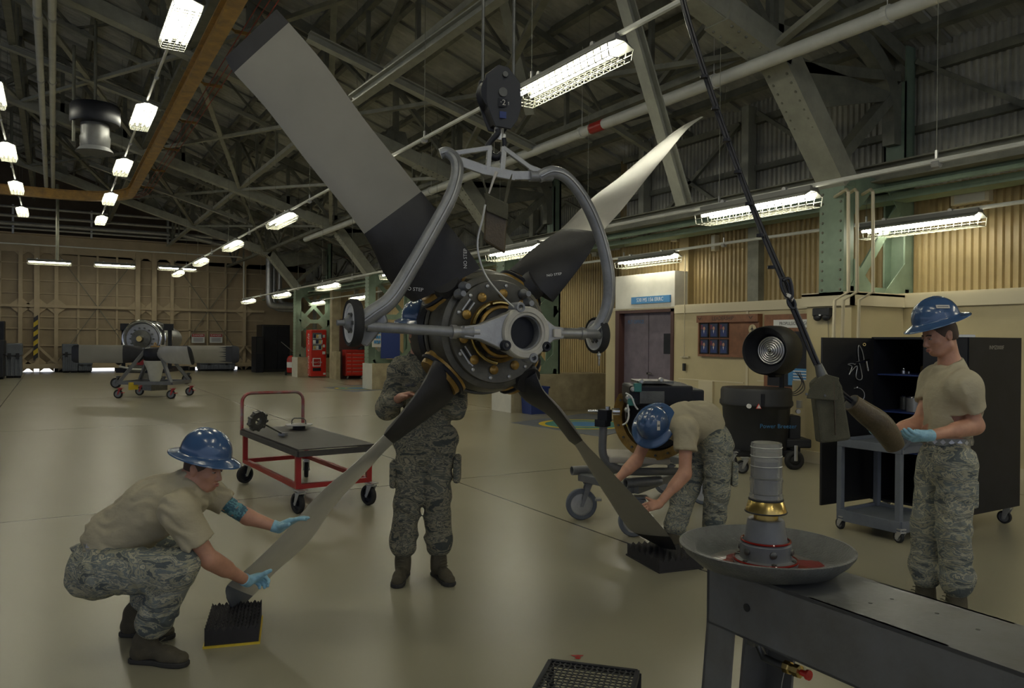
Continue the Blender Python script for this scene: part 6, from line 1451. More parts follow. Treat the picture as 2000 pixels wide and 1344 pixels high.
def hand(s, w, d, pn, th, sp=1., curl=(.5,.55,.6,.65), g=0., tc=.5, fr=.0082, thumb=None, spread=.06):
    """w wrist, d towards the fingers, pn palm normal (fingers curl towards it), th thumb side"""
    w = V(w); d = V(d).normalized(); pn = V(pn); pn = (pn-d*pn.dot(d)).normalized(); th = V(th); th = (th-d*th.dot(d)-pn*th.dot(pn)).normalized()
    def c(a, b, ra, rb, k=.008, **kw): s.cap(a, b, ra+g, rb+g, k, **kw)
    kn = w + d*.088*sp
    s.cap(w, w+d*.03*sp, .026+g, .03+g, .02, flat=(pn,.7))
    for q in (-.026,-.009,.009,.024): c(w+d*.02*sp+th*q*.7, kn+th*q+pn*-.002, .015, .0125, .014)
    s.cap(w+d*.03+th*.012, w+d*.07*sp+th*.018, .018+g, .015+g, .015)
    ls = (.040,.044,.041,.032); 
    for i, q in enumerate((.027,.009,-.009,-.026)):
        L = ls[i]; a = kn+th*q - d*(.004 if i in (0,3) else 0); ang = curl[i]; dd = (d + th*((1.5-i)*spread)).normalized(); pos = a; r = fr*(1 if i < 3 else .88)
        for j, (f, kk) in enumerate(((1.,.9),(.66,1.),(.55,.75))):
            t = ang*(j*1.0+.55); v = dd*math.cos(t)+pn*math.sin(t); nx = pos+v*(L*f*sp); c(pos, nx, r*(1.08-.06*j), r*(1.0-.08*j), .005); pos = nx
    t0 = w+d*.022+th*.024+pn*.006; dv = (d*.62+th*.75+pn*.35*tc).normalized() if thumb is None else V(thumb).normalized()
    t1 = t0+dv*.040; dv2 = (dv+d*.5+pn*.3*tc).normalized() if thumb is None else dv; t2 = t1+dv2*.034; t3 = t2+((dv2*1.1+d*.25).normalized() if thumb is None else dv2)*.027
    c(t0, t1, .0165, .0125, .014); c(t1, t2, .0118, .0105, .006); c(t2, t3, .0105, .0088, .005)
    return kn
def head(s, c, f, u, k=1.):
    """c centre of skull, f facing, u up; life size"""
    f = V(f).normalized(); u = V(u); u = (u-f*u.dot(f)).normalized(); r = f.cross(u).normalized(); R = Matrix((r,f,u)).transposed(); c = V(c)
    q = lambda x,y,z: c + r*x*k + f*y*k + u*z*k
    s.ell(q(0,-.012,.028), (.076*k,.096*k,.090*k), R, .02)
    s.ell(q(0,.028,-.032), (.060*k,.062*k,.078*k), R, .03)          # face
    s.ell(q(0,.045,-.088), (.034*k,.032*k,.026*k), R, .025)         # chin
    for x in (-1,1):
        s.cap(q(x*.052,-.008,-.068), q(x*.026,.048,-.094), .020*k, .016*k, .025)  # jaw
        s.ell(q(x*.040,.055,-.030), (.022*k,.020*k,.016*k), R, .015)       # cheekbone
        s.cut(q(x*.030,.092,.002), (.018*k,.014*k,.012*k), R, .012)         # socket
        s.ell(q(x*.030,.073,.001), (.0125*k,.0125*k,.0105*k), R, .004)        # eye
        s.cap(q(x*.012,.083,.017), q(x*.044,.073,.016), .0055*k, .0045*k, .008)   # brow
        s.ell(q(x*.076,-.010,-.010), (.009*k,.019*k,.030*k), R, .006)         # ear
        s.ell(q(x*.081,-.016,.004), (.006*k,.016*k,.020*k), R, .006)
        s.cut(q(x*.088,-.004,-.006), (.007*k,.007*k,.012*k), R, .005)
        s.ell(q(x*.010,.093,-.042), (.0085*k,.008*k,.007*k), R, .005)        # nostril wing
    s.cap(q(0,.082,.010), q(0,.104,-.034), .0075*k, .0115*k, .010)  # nose
    s.ell(q(0,.089,-.064), (.021*k,.0095*k,.0052*k), R, .004); s.ell(q(0,.086,-.074), (.018*k,.0095*k,.006*k), R, .004)
    s.cut(q(0,.103,-.0687), (.020*k,.007*k,.0016*k), R, .003)
    return q, R
def face_parts(par, q, R, k=1.):
    for x in (-1,1):
        m = MB(); m.sphere(q(x*.030,.0745,.001), (.0122*k,.0122*k,.0105*k), 14, 10, R); e = m.build('eye', 'eye_white', par, True)
        m = MB(); m.sphere(q(x*.030,.0838,.000), .0048*k, 10, 8); m.build('iris', 'black_satin', e, True)
        m = MB(); m.tube([q(x*.012,.089,.019), q(x*.028,.086,.023), q(x*.045,.076,.018)], .0035*k, n=6); m.build('eyebrow', 'hair', par, True)
        m = MB(); m.tube([q(x*.018,.0835,.0065), q(x*.030,.0872,.0085), q(x*.042,.080,.005)], .0045*k, n=6); m.build('eyelid', 'skin', par, True)
    m = MB(); m.sphere(q(0,.0945,-.0735), (.017*k,.005*k,.0048*k), 12, 8, R); m.sphere(q(0,.0955,-.0635), (.018*k,.0045*k,.0036*k), 12, 8, R); m.build('lips', 'lip', par, True)
def helmet(par, q, f, u, tilt=0., mark=None, hz=.085):
    f = V(f).normalized(); u = V(u).normalized(); r = f.cross(u).normalized(); u = (u*math.cos(tilt)+f*math.sin(tilt)).normalized(); f = u.cross(r).normalized(); c = q(0,-.008,hz); n = 56
    rings = []
    for j in range(13):
        a = PI/2*(1-j/12); rings.append((math.cos(a)**.86*1., math.sin(a)))
    vs = []; fs = []
    prof = [(x*.118, x*.138, z*.125) for x, z in rings] + [(.121,.142,-.006),(.135,.158,-.014),(.158,.184,-.024),(.168,.196,-.029),(.169,.197,-.033),(.158,.184,-.030),(.12,.14,-.014),(.113,.133,0.),(.108,.127,.05),(.06,.08,.11),(.0,.0,.119)]
    for i, (a, b, z) in enumerate(prof):
        for j in range(n):
            t = 2*PI*j/n; x, y = math.cos(t)*a, math.sin(t)*b; zz = z
            if i < 13: zz += .008*math.exp(-(x/.016)**2)*(z/.125) + .004*math.exp(-((abs(x)-.045)/.010)**2)*(z/.125)
            if i >= 15 and i <= 18: zz += .010*(y/.19)**2*0 - .006*math.sin(t)
            vs.append(c + r*x + f*y + u*zz)
    for i in range(len(prof)-1):
        for j in range(n): fs.append((i*n+j, i*n+(j+1)%n, (i+1)*n+(j+1)%n, (i+1)*n+j))
    m = MB(); m.add(vs, fs); h = m.build('hard_hat', 'helmet_blue', par, True, auto=60)
    m = MB(); m.tube([c + r*(math.cos(t)*.098) + f*(math.sin(t)*.118) - u*.022 for t in [2*PI*j/28 for j in range(29)]], .010, n=6, cap=False); m.build('headband', 'yellow', h, True)
    m = MB(); b = c - f*.128 - u*.028; m.tube([b+r*-.05+f*.02, b, b+r*.05+f*.02], .011, n=8); m.cyl(b, b-f*.028, .020, n=14); m.build('ratchet_knob', 'black_satin', h, True)
    if mark:
        dn_, uv_, w_, h_ = mark; dn_ = V(dn_).normalized(); e_ = V((dn_.dot(r)/.118, dn_.dot(f)/.138, dn_.dot(u)/.125)).length; p = c + dn_*(1.03/e_)
        nn = (r*(dn_.dot(r)/.118**2)+f*(dn_.dot(f)/.138**2)+u*(dn_.dot(u)/.125**2)).normalized(); tt = V(uv_).cross(nn).normalized(); uu = nn.cross(tt)
        m = MB(); m.box(p+nn*.001, (w_,h_,.003), R=Matrix((tt,uu,nn)).transposed()); s_ = m.build('sticker', 'paper', h)
        m = MB(); m.box(p+nn*.003, (w_*.8,h_*.25,.001), R=Matrix((tt,uu,nn)).transposed()); m.build('sticker_line', 'grey_paint', s_)
    return h
def boot(par, ankle, toe, lab=None, top=.11, roll=0., heel=None, sc=1.):
    """ankle point and toe point (both ~ at their heights); sole flat on the floor"""
    a = V(ankle); t = V(toe); d = V((t.x-a.x,t.y-a.y,0)).normalized(); s_ = V((-d.y,d.x,0)); g = min(a.z,t.z)*0.
    base = V((a.x,a.y,0))-d*.045; L = .30*sc; zf = 0.
    s = SDF()
    s.cap(base+d*.01+UP*.05, base+d*.02+UP*.04, .042, .042, .02); s.cap(base+d*.03+UP*.075, base+d*.18+UP*.055, .048, .040, .03, flat=(s_,.85)); s.cap(base+d*.17+UP*.045, base+d*.245+UP*.040, .043, .040, .03, flat=(UP,.85))
    s.cap(base+d*.05+UP*.08, a+UP*.0, .050, .050, .03); s.cap(a, a+UP*top, .050, .056, .03) if heel is None else s.cap(a, V(heel), .050, .056, .03)
    s.plane(base+UP*.018, -UP, None)
    b = sdf_obj(s, 'boot', 'boot_suede', par, .007, 2)
    m = MB(); pr = [(-.035,0),(-.03,.03),(-.01,.042),(.05,.038),(.11,.036),(.17,.046),(.22,.05),(.262,.042),(.285,.02),(.29,0)]
    out = [base+d*x+s_*y for x,y in pr] + [base+d*x-s_*y for x,y in pr[::-1][1:-1]]; m.prism([V((p.x,p.y,.002)) for p in out], (0,0,.026)); m.build('sole', 'boot_sole', b, bevel=.006)
    m = MB()
    for i in range(7):
        f = i/6; p0 = base+d*(.17-.075*f)+UP*(.088+.10*f*1.1); 
        m.tube([p0+s_*.024, p0+d*.010+UP*.008, p0-s_*.024], .0032, n=5)
    m.build('lace', 'canvas', b)
    return b
def sleevecut(s, a, b, f): a, b = V(a), V(b); s.plane(a+(b-a)*f, b-a, .13)
def sleeve(s, a, b, f, ra, rb, k=.04):
    a, b = V(a), V(b); s.cap(a, a+(b-a)*f, ra, rb, k); s.plane(a+(b-a)*f, b-a, rb+.035)
def L3(*a): return [V(x) for x in a]
def mk_person(name_lab, base): return thing('person', name_lab, 'person', base)
def wr_cloth(amp, sc, dirv=(1,.3,.6), seed=0.):
    dx, dy, dz = dirv
    def f(x, y, z):
        p = (x*dx+y*dy+z*dz)*sc; q = (x*.7-y*.9+z*.4)*sc*.45
        w_ = np.sin(p+1.7*np.sin(q+seed)+.8*np.sin(z*sc*.7+seed)); return (amp*(np.abs(w_)**1.4)*np.sign(w_)*(.5+.5*np.sin(q*.8+seed*2))).astype(np.float32)
    return f
# ------------------------------------------------------------------ 1: crouching man
p = mk_person('crouching man in tan t-shirt and blue hard hat holding the lower left blade', H(300,1285))
hipN, hipF = P(205,1118,3.90), P(218,1100,4.18); kneN, kneF = P(350,1108,3.83), P(352,1082,4.28)
ankN, ankF = P(283,1232,3.92), P(262,1192,4.27); ankN.z = .115; ankF.z = .13
pelv = (hipN+hipF)/2 + UP*.02; wst = P(228,1050,4.05); che = P(305,990,4.05); shN, shF = P(348,998,3.84), P(398,955,4.24); nk = P(368,940,4.06)
elN, wrN = P(408,1092,3.90), P(484,1136,4.16); elF, wrF = P(484,1010,4.28), P(545,1031,4.31)
hc = P(399,914,4.07); hf = (RT*.94 - FW*.22 - UP*.20).normalized(); hu = (UP*.98+RT*.16).normalized()
B = SDF()
B.cap(pelv, wst, .13, .125, .05, flat=(FW,.95)); B.cap(wst, che, .125, .14, .05); B.cap(shN, shF, .07, .07, .05); B.cap(che, nk, .12, .07, .05); B.cap(nk, hc-hu*.03-hf*.02, .060, .056, .03)
q, R = head(B, hc, hf, hu)
for h_, k_, a_ in ((hipN,kneN,ankN),(hipF,kneF,ankF)): B.cap(h_, k_, .085, .058, .03); B.cap(k_, a_, .056, .04, .02)
B.cap(shN, elN, .056, .043, .03); B.cap(elN, wrN, .043, .028, .02); B.cap(elN+(wrN-elN)*.12, elN+(wrN-elN)*.4, .044,.040,.03)
B.cap(shF, elF, .052, .042, .03); B.cap(elF, wrF, .043, .027, .02)
G = SDF()
hdN = (P(512,1126,4.3)-wrN).normalized(); kw1 = dict(curl=(.95,.9,.9,.95), tc=.7, thumb=(P(527,1105,4.2)-P(500,1118,4.2)))
pn1 = (-UP*.2+FW*.85+RT*.3); th1 = UP*.8-FW*.2-RT*.1
hdF = (P(588,1009,4.30)-wrF).normalized(); pn2 = (-UP*.75+FW*.1+RT*.3-FW*.3); th2 = (-FW*.8-UP*.2)
hand(B, wrN, hdN, pn1, th1, **kw1); hand(B, wrF, hdF, pn2, th2, curl=(.22,.2,.2,.25), tc=.4)
sdf_obj(B, 'body', 'skin', p, .0062, 1); face_parts(p, q, R)
for nm, w_, d_, pn_, th_, kw, el_ in (('glove',wrN,hdN,pn1,th1,kw1,elN),('glove',wrF,hdF,pn2,th2,dict(curl=(.22,.2,.2,.25),tc=.4),elF)):
    G = SDF(); hand(G, w_, d_, pn_, th_, g=.0022, **kw); G.cap(w_, w_+(el_-w_).normalized()*.035, .031, .034, .012); G.plane(w_+(el_-w_).normalized()*.04, el_-w_, .12); sdf_obj(G, nm, 'glove_blue', p, .005, 1)
# hair
Hh = SDF(); Hh.ell(q(0,-.014,.026), (.080,.100,.090), R, .01); Hh.ell(q(0,-.05,-.02),(.066,.055,.05),R,.02); Hh.plane(q(0,.028,-.02), hf*.9-hu*.55, .2); Hh.plane(q(0,-.04,-.045), -hu, .2); sdf_obj(Hh, 'hair', 'hair', p, .006, 1)
S = SDF(); S.cap(pelv+UP*.05+RT*.01, wst, .150, .146, .06, flat=(FW,1.)); S.cap(wst, che, .148, .160, .06); S.cap(shN, shF, .088, .086, .06); S.cap(che, nk-(nk-che)*.1, .145, .080, .05); S.cap(nk-(nk-che)*.2, nk+hf*.01, .080, .072, .02)
sleeve(S, shN, elN, .66, .088, .084); sleeve(S, shF, elF, .52, .076, .070); S.plane(nk+(hc-nk)*.34, hc-nk, .11); S.plane(pelv+(wst-pelv)*.58, (-UP-RT*.30), .3)
sdf_obj(S, 'tshirt', 'tshirt', p, .008, 1, wr=wr_cloth(.007, 75, (.5,.6,1.), 1.))
T = SDF(); T.cap(pelv, wst-(wst-pelv)*.62, .148, .145, .05, flat=(FW,1.)); T.ell(pelv-RT*.05-UP*.03, (.15,.19,.15), Matrix((RT,FW,UP)).transposed(), .05)
for h_, k_, a_ in ((hipN,kneN,ankN),(hipF,kneF,ankF)):
    T.cap(h_, k_, .120, .088, .05); T.cap(h_+(k_-h_)*.45-UP*.01, h_+(k_-h_)*.75-UP*.01, .105,.098,.04); T.cap(k_, a_+(k_-a_)*.28, .090, .086, .04); T.cap(a_+(k_-a_)*.42, a_+(k_-a_)*.26, .088, .078, .03)
sdf_obj(T, 'trousers', 'camo', p, .008, 2, wr=wr_cloth(.006, 60, (1,.2,.5), 2.))
bc_ = pelv+(wst-pelv)*.50; axb = (wst-pelv+RT*.10).normalized(); S_, U_, A_ = frame(axb)
m = MB(); m.ring(bc_, axb, [(.150,-.021),(.164,-.021),(.164,.021),(.150,.021)], 40); m.build('belt', 'belt', p, True)
m = MB(); 
for i in range(22): a = 2*PI*i/22; v = S_*math.cos(a)+U_*math.sin(a); m.box(bc_+v*.1645, (.022,.003,.022), R=Matrix((axb.cross(v),v,axb)).transposed()@Matrix.Rotation(PI/4,3,'Y'))
m.build('belt_pattern', 'alu', p)
m = MB(); b0_ = P(150,1085,3.98); m.prism([P(165,1062,3.97), P(133,1070,3.99), P(146,1090,3.99), P(166,1088,3.97)], FW*.12); m.build('pocket', 'camo', p, bevel=.01)
boot(p, ankN, P(365,1290,3.88), heel=ankN+(kneN-ankN)*.30); boot(p, ankF, P(362,1232,4.22), heel=ankF+(kneF-ankF)*.3)
helmet(p, q, hf, hu, .05, hz=.082)
# tattoo on the far forearm
m = MB(); tm = MB()
for i in range(90):
    f = random.uniform(.50,1.0); a = random.uniform(-1.3,1.5); ax_ = (elF-shF).normalized(); s1 = (-FW-ax_*(-FW).dot(ax_)).normalized(); s2 = ax_.cross(s1); c_ = shF+(elF-shF)*f; rr_ = .052+(.042-.052)*f
    n_ = s1*math.cos(a)+s2*math.sin(a); tt = ax_; (m if i%3 else tm).lathe(c_+n_*(rr_-.003), n_, [(random.uniform(.013,.02),0),(.012,.0046),(0,.0055)], 9)
m.build('tattoo', 'tattoo', p, True); tm.build('tattoo_light', mat('tattoo_light',(.12,.30,.33),.5), p, True)
# ------------------------------------------------------------------ 2: standing man behind the propeller
p = mk_person('man in full camouflage uniform standing upright behind the propeller, face hidden by the hub', H(828,1125))
d = 5.35
hipL, hipR = P(806,858,d), P(858,858,d); knL, knR = P(797,975,d-.04), P(853,968,d-.02); anL, anR = P(787,1092,d), P(857,1086,d+.02); anL.z = .12; anR.z = .12
che = P(838,745,d); shL, shR = P(784,722,d), P(892,722,d+.02); elL, wrL = P(757,797,d-.02), P(782,776,d-.26); elR, wrR = P(888,796,d-.05), P(866,765,d-.22); nk = P(820,694,d); hc = P(818,643,d-.04)
hf = (-FW*.97+RT*.10-UP*.18).normalized(); hu = (UP-FW*.15).normalized()
B = SDF(); B.cap((hipL+hipR)/2, che, .125, .13, .06, flat=(FW,.75)); B.cap(shL, shR, .062, .062, .05); B.cap(che, nk, .1, .062, .04); B.cap(nk, hc-hu*.03, .058, .056, .03); q, R = head(B, hc, hf, hu)
for h_, k_, a_ in ((hipL,knL,anL),(hipR,knR,anR)): B.cap(h_, k_, .082, .055, .03); B.cap(k_, a_, .055, .04, .02)
for s_, e_, w_ in ((shL,elL,wrL),(shR,elR,wrR)): B.cap(s_, e_, .05, .04, .03); B.cap(e_, w_, .04, .027, .02)
hand(B, wrL, (RT*.85+UP*.25-FW*.3), (-FW*.2-UP*.8+RT*.1), (-FW*.3+UP*.8), curl=(.85,.85,.9,.9)); hand(B, wrR, (-RT*.8-UP*.1-FW*.3), (-UP*.7+FW*.3), (-FW*.3+UP*.8), curl=(.6,.6,.6,.6))
sdf_obj(B, 'body', 'skin', p, .0065, 1); face_parts(p, q, R)
Hh = SDF(); Hh.ell(q(0,-.014,.026), (.080,.100,.090), R, .01); Hh.plane(q(0,.028,-.01), hf*.9-hu*.55, .2); Hh.plane(q(0,-.04,-.045), -hu, .2); sdf_obj(Hh, 'hair', 'hair', p, .007, 1)
J = SDF(); mid = (hipL+hipR)/2; J.cap(mid-UP*.06, che-UP*.12, .165, .160, .06, flat=(FW,.80)); J.cap(che-UP*.15, che+UP*.02, .160, .165, .06, flat=(FW,.78)); J.cap(shL, shR, .085, .085, .06); J.cap(che, nk-UP*.01, .125, .078, .04); J.cap(nk-UP*.03, nk+UP*.012, .080, .078, .02)
for s_, e_, w_ in ((shL,elL,wrL),(shR,elR,wrR)): J.cap(s_, e_, .082, .078, .04); J.cap(e_, w_+(e_-w_)*.22, .078, .056, .04); sleevecut(J, e_, w_, .82)
J.plane(mid-UP*.17, -UP, None); J.plane(nk+UP*.025, UP+(-FW)*.3, .12)
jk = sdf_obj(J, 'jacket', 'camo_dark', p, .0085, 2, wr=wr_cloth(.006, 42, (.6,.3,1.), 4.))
m = MB(); m.box(P(800,752,d-.175), (.10,.006,.028), math.atan2(RT.y,RT.x)); nt_ = m.build('name_tape', 'camo_dark', jk); m = MB(); m.text('REESE', P(800,752,d-.18), RT, UP, .016); m.build('lettering', 'photo_navy', nt_)
m = MB(); m.prism([P(793,762,d-.168),P(822,764,d-.172),P(822,795,d-.168),P(793,793,d-.164)], -FW*.012); m.build('pocket', 'camo_dark', jk, bevel=.004)
T = SDF(); T.cap(hipL, hipR, .13, .13, .05, flat=(FW,.9)); 
for h_, k_, a_ in ((hipL,knL,anL),(hipR,knR,anR)): T.cap(h_, k_, .118, .092, .04); T.cap(k_, a_+UP*.13, .092, .094, .04); T.cap(a_+UP*.15, a_+UP*.10, .090, .080, .03)
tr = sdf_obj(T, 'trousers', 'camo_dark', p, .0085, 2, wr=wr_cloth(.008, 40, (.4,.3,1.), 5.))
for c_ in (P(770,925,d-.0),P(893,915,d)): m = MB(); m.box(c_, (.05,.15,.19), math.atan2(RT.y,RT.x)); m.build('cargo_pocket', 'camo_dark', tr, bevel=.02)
boot(p, anL, anL-FW*.2-RT*.01, top=.14); boot(p, anR, anR-FW*.2+RT*.10, top=.14)
helmet(p, q, hf, hu, .0)
# ------------------------------------------------------------------ 3: bending man
p = mk_person('bending man with head down in blue hard hat, holding the lower right blade tip', H(1340,1075))
d = 6.05
hipN, hipF = P(1402,868,d-.02), P(1380,862,d+.25); knN, knF = P(1400,960,d-.03), P(1340,955,d+.10); anN, anF = P(1392,1050,d+.05), P(1311,1045,d-.02); anN.z = .115; anF.z = .115
shN, shF = P(1340,838,d-.22), P(1278,828,d+.18); che = P(1335,825,d); nk = P(1300,822,d-.02); hc = P(1279,838,d-.05)
elN, wrN = P(1338,925,d-.30), P(1287,985,d-.42); elF, wrF = P(1243,900,d+.02), P(1200,942,d-.10)
hu = (-FW*.70-RT*.34+UP*.45).normalized(); hf = (-UP*.80-RT*.35-FW*.1).normalized(); hf = (hf-hu*hf.dot(hu)).normalized()
pelv = (hipN+hipF)/2; wst = P(1372,822,d+.08)
B = SDF(); B.cap(pelv, wst, .125, .12, .06); B.cap(wst, che, .12, .13, .06); B.cap(shN, shF, .065, .065, .05); B.cap(che, nk, .11, .07, .04); B.cap(nk, hc-hu*.02, .058, .055, .03); q, R = head(B, hc, hf, hu)
for h_, k_, a_ in ((hipN,knN,anN),(hipF,knF,anF)): B.cap(h_, k_, .085, .055, .03); B.cap(k_, a_, .055, .04, .02)
for s_, e_, w_ in ((shN,elN,wrN),(shF,elF,wrF)): B.cap(s_, e_, .056, .045, .03); B.cap(e_, w_, .046, .029, .03); B.cap(e_+(w_-e_)*.1, e_+(w_-e_)*.4, .046, .042,.03)
hand(B, wrN, (P(1256,992,d-.5)-wrN), (-UP*.55+FW*.8-RT*.2), (UP*.6-RT*.5-FW*.1), curl=(.75,.8,.85,.9), thumb=(P(1250,978,d-.5)-P(1266,986,d-.45)))
hand(B, wrF, (P(1175,962,d-.2)-wrF), (RT*.6-UP*.3-FW*.5), (UP*.5-RT*.3-FW*.4), curl=(.95,.95,1.,1.))
sdf_obj(B, 'body', 'skin', p, .0065, 1); face_parts(p, q, R)
Hh = SDF(); Hh.ell(q(0,-.014,.026), (.080,.100,.090), R, .01); Hh.plane(q(0,.028,-.01), hf*.9-hu*.55, .2); Hh.plane(q(0,-.04,-.045), -hu, .2); sdf_obj(Hh, 'hair', 'hair', p, .007, 1)
S = SDF(); S.cap(pelv+UP*.03, wst, .148, .146, .06); S.cap(wst, che, .146, .162, .06); S.cap(shN, shF, .086, .084, .06); S.cap(che, nk-(nk-che)*.2, .145, .082, .05)
sleeve(S, shN, elN, .50, .088, .086); sleeve(S, shF, elF, .45, .086, .082); S.plane(nk+(hc-nk)*.3, hc-nk, .12); S.plane(pelv+UP*.07+RT*.01, (RT*.75-UP*.62), None)
sdf_obj(S, 'tshirt', 'tshirt', p, .0085, 1, wr=wr_cloth(.007, 60, (.9,.4,.6), 3.))
T = SDF(); T.cap(pelv, pelv+(wst-pelv)*.35, .145, .14, .05); T.ell(pelv+RT*.03-UP*.02, (.13,.18,.15), Matrix((RT,FW,UP)).transposed(), .05)
for h_, k_, a_ in ((hipN,knN,anN),(hipF,knF,anF)): T.cap(h_, k_, .122, .096, .04); T.cap(k_, a_+(k_-a_)*.25, .096, .090, .04)
tr = sdf_obj(T, 'trousers', 'camo', p, .0085, 2, wr=wr_cloth(.007, 45, (.5,.3,1.), 6.))
m = MB(); m.box(P(1432,925,d-.0), (.05,.15,.19), math.atan2(RT.y,RT.x)); m.build('cargo_pocket', 'camo', tr, bevel=.02)
boot(p, anN, anN-RT*.18-FW*.05, heel=anN+(knN-anN)*.3); boot(p, anF, anF-RT*.2-FW*.02, heel=anF+(knF-anF)*.3)
helmet(p, q, hf, hu, .0, mark=(-FW*.97+RT*.16-UP*.02,UP,.024,.07))
# ------------------------------------------------------------------ 4: man at right
p = mk_person('standing man in tan t-shirt and blue hard hat holding a brown sleeve', H(1850,1200))
d = 4.58
hipN, hipF = P(1868,905,d-.08), P(1830,900,d+.16); knN, knF = P(1862,1035,d-.06), P(1812,1025,d+.14); anN, anF = P(1868,1165,d-.02), P(1808,1150,d+.16); anN.z = .13; anF.z = .13
shN, shF = P(1882,754,d-.13), P(1828,744,d+.20); che = P(1862,770,d+.03); nk = P(1856,712,d+.03); hc = P(1834,655,d+.02)
elN, wrN = P(1905,832,d-.10), P(1810,852,d-.28); elF, wrF = P(1796,828,d+.16), P(1722,848,d-.02)
hf = (-RT*.95-FW*.10-UP*.28).normalized(); hu = (UP*.95-RT*.28).normalized(); pelv = (hipN+hipF)/2; wst = P(1848,850,d+.04)
B = SDF(); B.cap(pelv, wst, .12, .115, .05); B.cap(wst, che, .115, .125, .05); B.cap(shN, shF, .060, .060, .05); B.cap(che, nk, .11, .062, .05); B.cap(nk, hc-hu*.04-hf*.03, .058, .056, .03); q, R = head(B, hc, hf, hu)
for h_, k_, a_ in ((hipN,knN,anN),(hipF,knF,anF)): B.cap(h_, k_, .082, .055, .03); B.cap(k_, a_, .055, .04, .02)
for s_, e_, w_ in ((shN,elN,wrN),(shF,elF,wrF)): B.cap(s_, e_, .052, .044, .03); B.cap(e_, w_, .044, .028, .03); B.cap(e_+(w_-e_)*.08, e_+(w_-e_)*.4, .046, .040,.03)
hN = (P(1748,858,d-.40)-wrN); kN = dict(curl=(.35,.4,.45,.5), thumb=(P(1756,843,d-.42)-P(1792,850,d-.35))); pN_ = (UP*.75-RT*.2+FW*.5); tN = (UP*.55-FW*.6)
hF_ = (P(1690,838,d-.16)-wrF); kF = dict(curl=(.3,.32,.35,.4), tc=.3); pF_ = (UP*.85-FW*.4); tF = (FW*.4-RT*.2+UP*.2)
hand(B, wrN, hN, pN_, tN, **kN); hand(B, wrF, hF_, pF_, tF, **kF)
sdf_obj(B, 'body', 'skin', p, .006, 1); face_parts(p, q, R)
for w_, d_, pn_, th_, kw, el_ in ((wrN,hN,pN_,tN,kN,elN),(wrF,hF_,pF_,tF,kF,elF)):
    G = SDF(); hand(G, w_, d_, pn_, th_, g=.0022, **kw); G.cap(w_, w_+(el_-w_).normalized()*.035, .031, .034, .012); G.plane(w_+(el_-w_).normalized()*.04, el_-w_, .12); sdf_obj(G, 'glove', 'glove_blue', p, .005, 1)
Hh = SDF(); Hh.ell(q(0,-.014,.026), (.080,.100,.090), R, .01); Hh.ell(q(0,-.05,-.02),(.066,.055,.05),R,.02); Hh.plane(q(0,.020,-.02), hf*.9-hu*.5, .2); Hh.plane(q(0,-.04,-.045), -hu, .2); sdf_obj(Hh, 'hair', 'hair', p, .006, 1)
S = SDF(); S.cap(wst-UP*.02, che-UP*.08, .128, .138, .06); S.cap(che-UP*.1, che, .138, .145, .06); S.cap(shN, shF, .070, .072, .06); S.cap(che, nk-UP*.02, .13, .078, .05); S.cap(che-UP*.03, shN-UP*.02, .12, .08, .07); S.cap(nk-UP*.04, shN, .06, .07, .06); S.cap(nk-UP*.04, shF, .06, .07, .06); S.cap(nk-UP*.02, nk+UP*.012-RT*.005, .076, .072, .02)
sleeve(S, shN, elN, .62, .068, .076, .07); sleeve(S, shF, elF, .52, .076, .076, .07); S.plane(nk+UP*.022, hc-nk, .12); S.plane(wst-UP*.005, -UP, None)
sdf_obj(S, 'tshirt', 'tshirt', p, .0078, 1, wr=wr_cloth(.007, 60, (.9,.6,.35), 7.))
T = SDF(); T.cap(pelv-UP*.01, wst-UP*.05, .138, .128, .05); T.plane(wst-UP*.03, UP, .3)
for h_, k_, a_ in ((hipN,knN,anN),(hipF,knF,anF)): T.cap(h_, k_, .116, .090, .04); T.cap(k_, a_+UP*.14, .090, .090, .04); T.cap(a_+UP*.15, a_+UP*.10, .094, .082, .03)
tr = sdf_obj(T, 'trousers', 'camo', p, .008, 2, wr=wr_cloth(.007, 42, (.5,.4,1.), 8.))
m = MB(); m.box(P(1890,965,d-.10), (.12,.05,.17), math.atan2(RT.y,RT.x)); m.build('cargo_pocket', 'camo', tr, bevel=.02)
bc_ = wst-UP*.028; m = MB(); m.ring(bc_, UP, [(.125,-.021),(.141,-.021),(.141,.021),(.125,.021)], 44); m.build('belt', 'belt', p, True)
m = MB()
for i in range(20): a = 2*PI*i/20; v = RT*math.cos(a)+FW*math.sin(a); m.box(bc_+v*.1415, (.022,.003,.022), R=Matrix((UP.cross(v),v,UP)).transposed()@Matrix.Rotation(PI/4,3,'Y'))
m.build('belt_pattern', 'alu', p)
boot(p, anN, anN-RT*.2-FW*.04, top=.12); boot(p, anF, anF-RT*.2-FW*.06, top=.12)
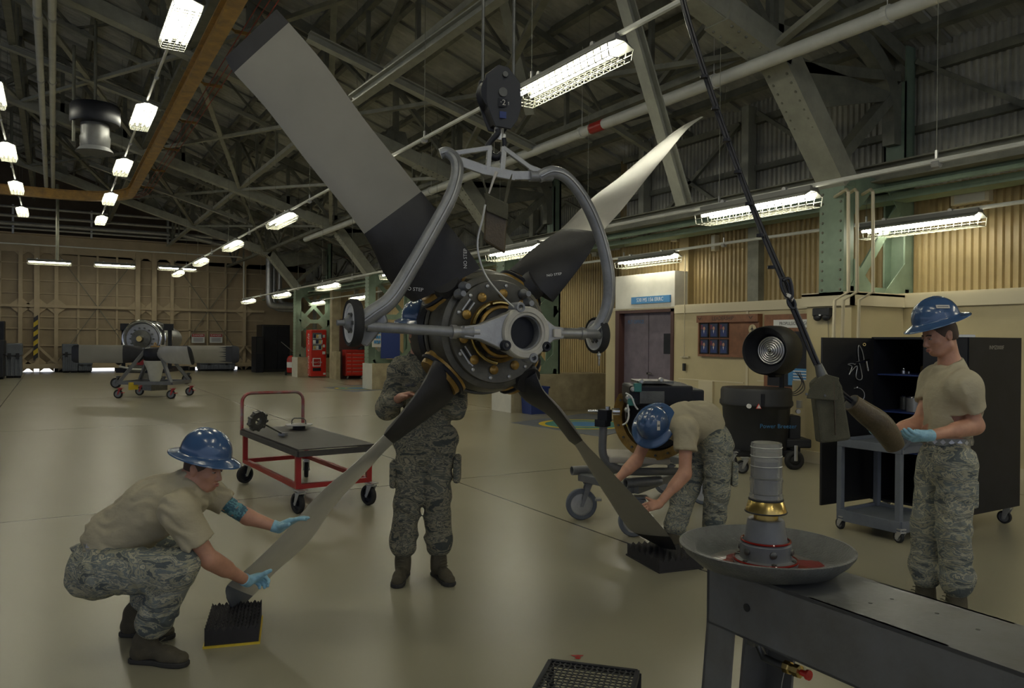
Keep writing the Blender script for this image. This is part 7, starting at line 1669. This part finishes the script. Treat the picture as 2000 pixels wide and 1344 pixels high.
helmet(p, q, hf, hu, .03, mark=(-FW*.8-RT*.12+UP*.5,UP,.075,.022), hz=.103)
# brown sleeve held in his hands
t = thing('leather_sleeve', 'brown bent tubular sleeve held by the man at right, pointing at the olive bag', 'sleeve', P(1720,830,d-.3))
pts = smooth_path([P(1664,787,4.12),P(1690,807,4.14),P(1716,826,4.16),P(1734,848,4.18),P(1748,872,4.2)],5); k = len(pts)
m = MB(); m.tube(pts, [.046+.016*math.sin(PI*i/(k-1))+.006*i/(k-1) for i in range(k)], n=22, flat=1.); sl = m.build('sleeve', 'canvas_brown', t, True)
ax_ = (pts[0]-pts[2]).normalized(); m = MB(); m.torus(pts[0], ax_, .043, .007, 28, 8); m.build('rim', 'canvas_brown', sl, True); m = MB(); m.lathe(pts[0]+ax_*.004, ax_, [(0,0),(.036,0.),(.04,.003)], 24); m.build('lining', 'black_satin', sl, True)
m = MB(); m.tube([pts[0]-ax_*.02, pts[0]+ax_*.05, P(1640,768,4.08)], .009, n=8); m.tube([pts[0]-ax_*.02+UP*.015, P(1640,760,4.08)], .006, n=8); m.build('cable_end', 'hose_black', t, True)
# ================================================================== light
w = bpy.data.worlds.new('world'); SC.world = w; w.use_nodes = True
w.node_tree.nodes['Background'].inputs[0].default_value = (.72,.80,1.0,1); w.node_tree.nodes['Background'].inputs[1].default_value = .7
sd = bpy.data.lights.new('sun', 'SUN'); sd.energy = 7; sd.angle = .01; so = bpy.data.objects.new('sun', sd); COL.objects.link(so)
so.rotation_euler = (math.radians(-48), math.radians(8), 0)
SC.view_settings.view_transform = 'Standard'; SC.view_settings.look = 'None'; SC.view_settings.gamma = 1; SC.view_settings.use_curve_mapping = False
SC.view_settings.exposure = -.3
SC.cycles.use_denoising = True
SC.cycles.max_bounces = 6; SC.cycles.diffuse_bounces = 3; SC.cycles.glossy_bounces = 3; SC.cycles.transmission_bounces = 6
SC.cycles.sample_clamp_indirect = 6
SC.cycles.use_light_tree = True
SC.cycles.use_adaptive_sampling = True; SC.cycles.adaptive_threshold = .04
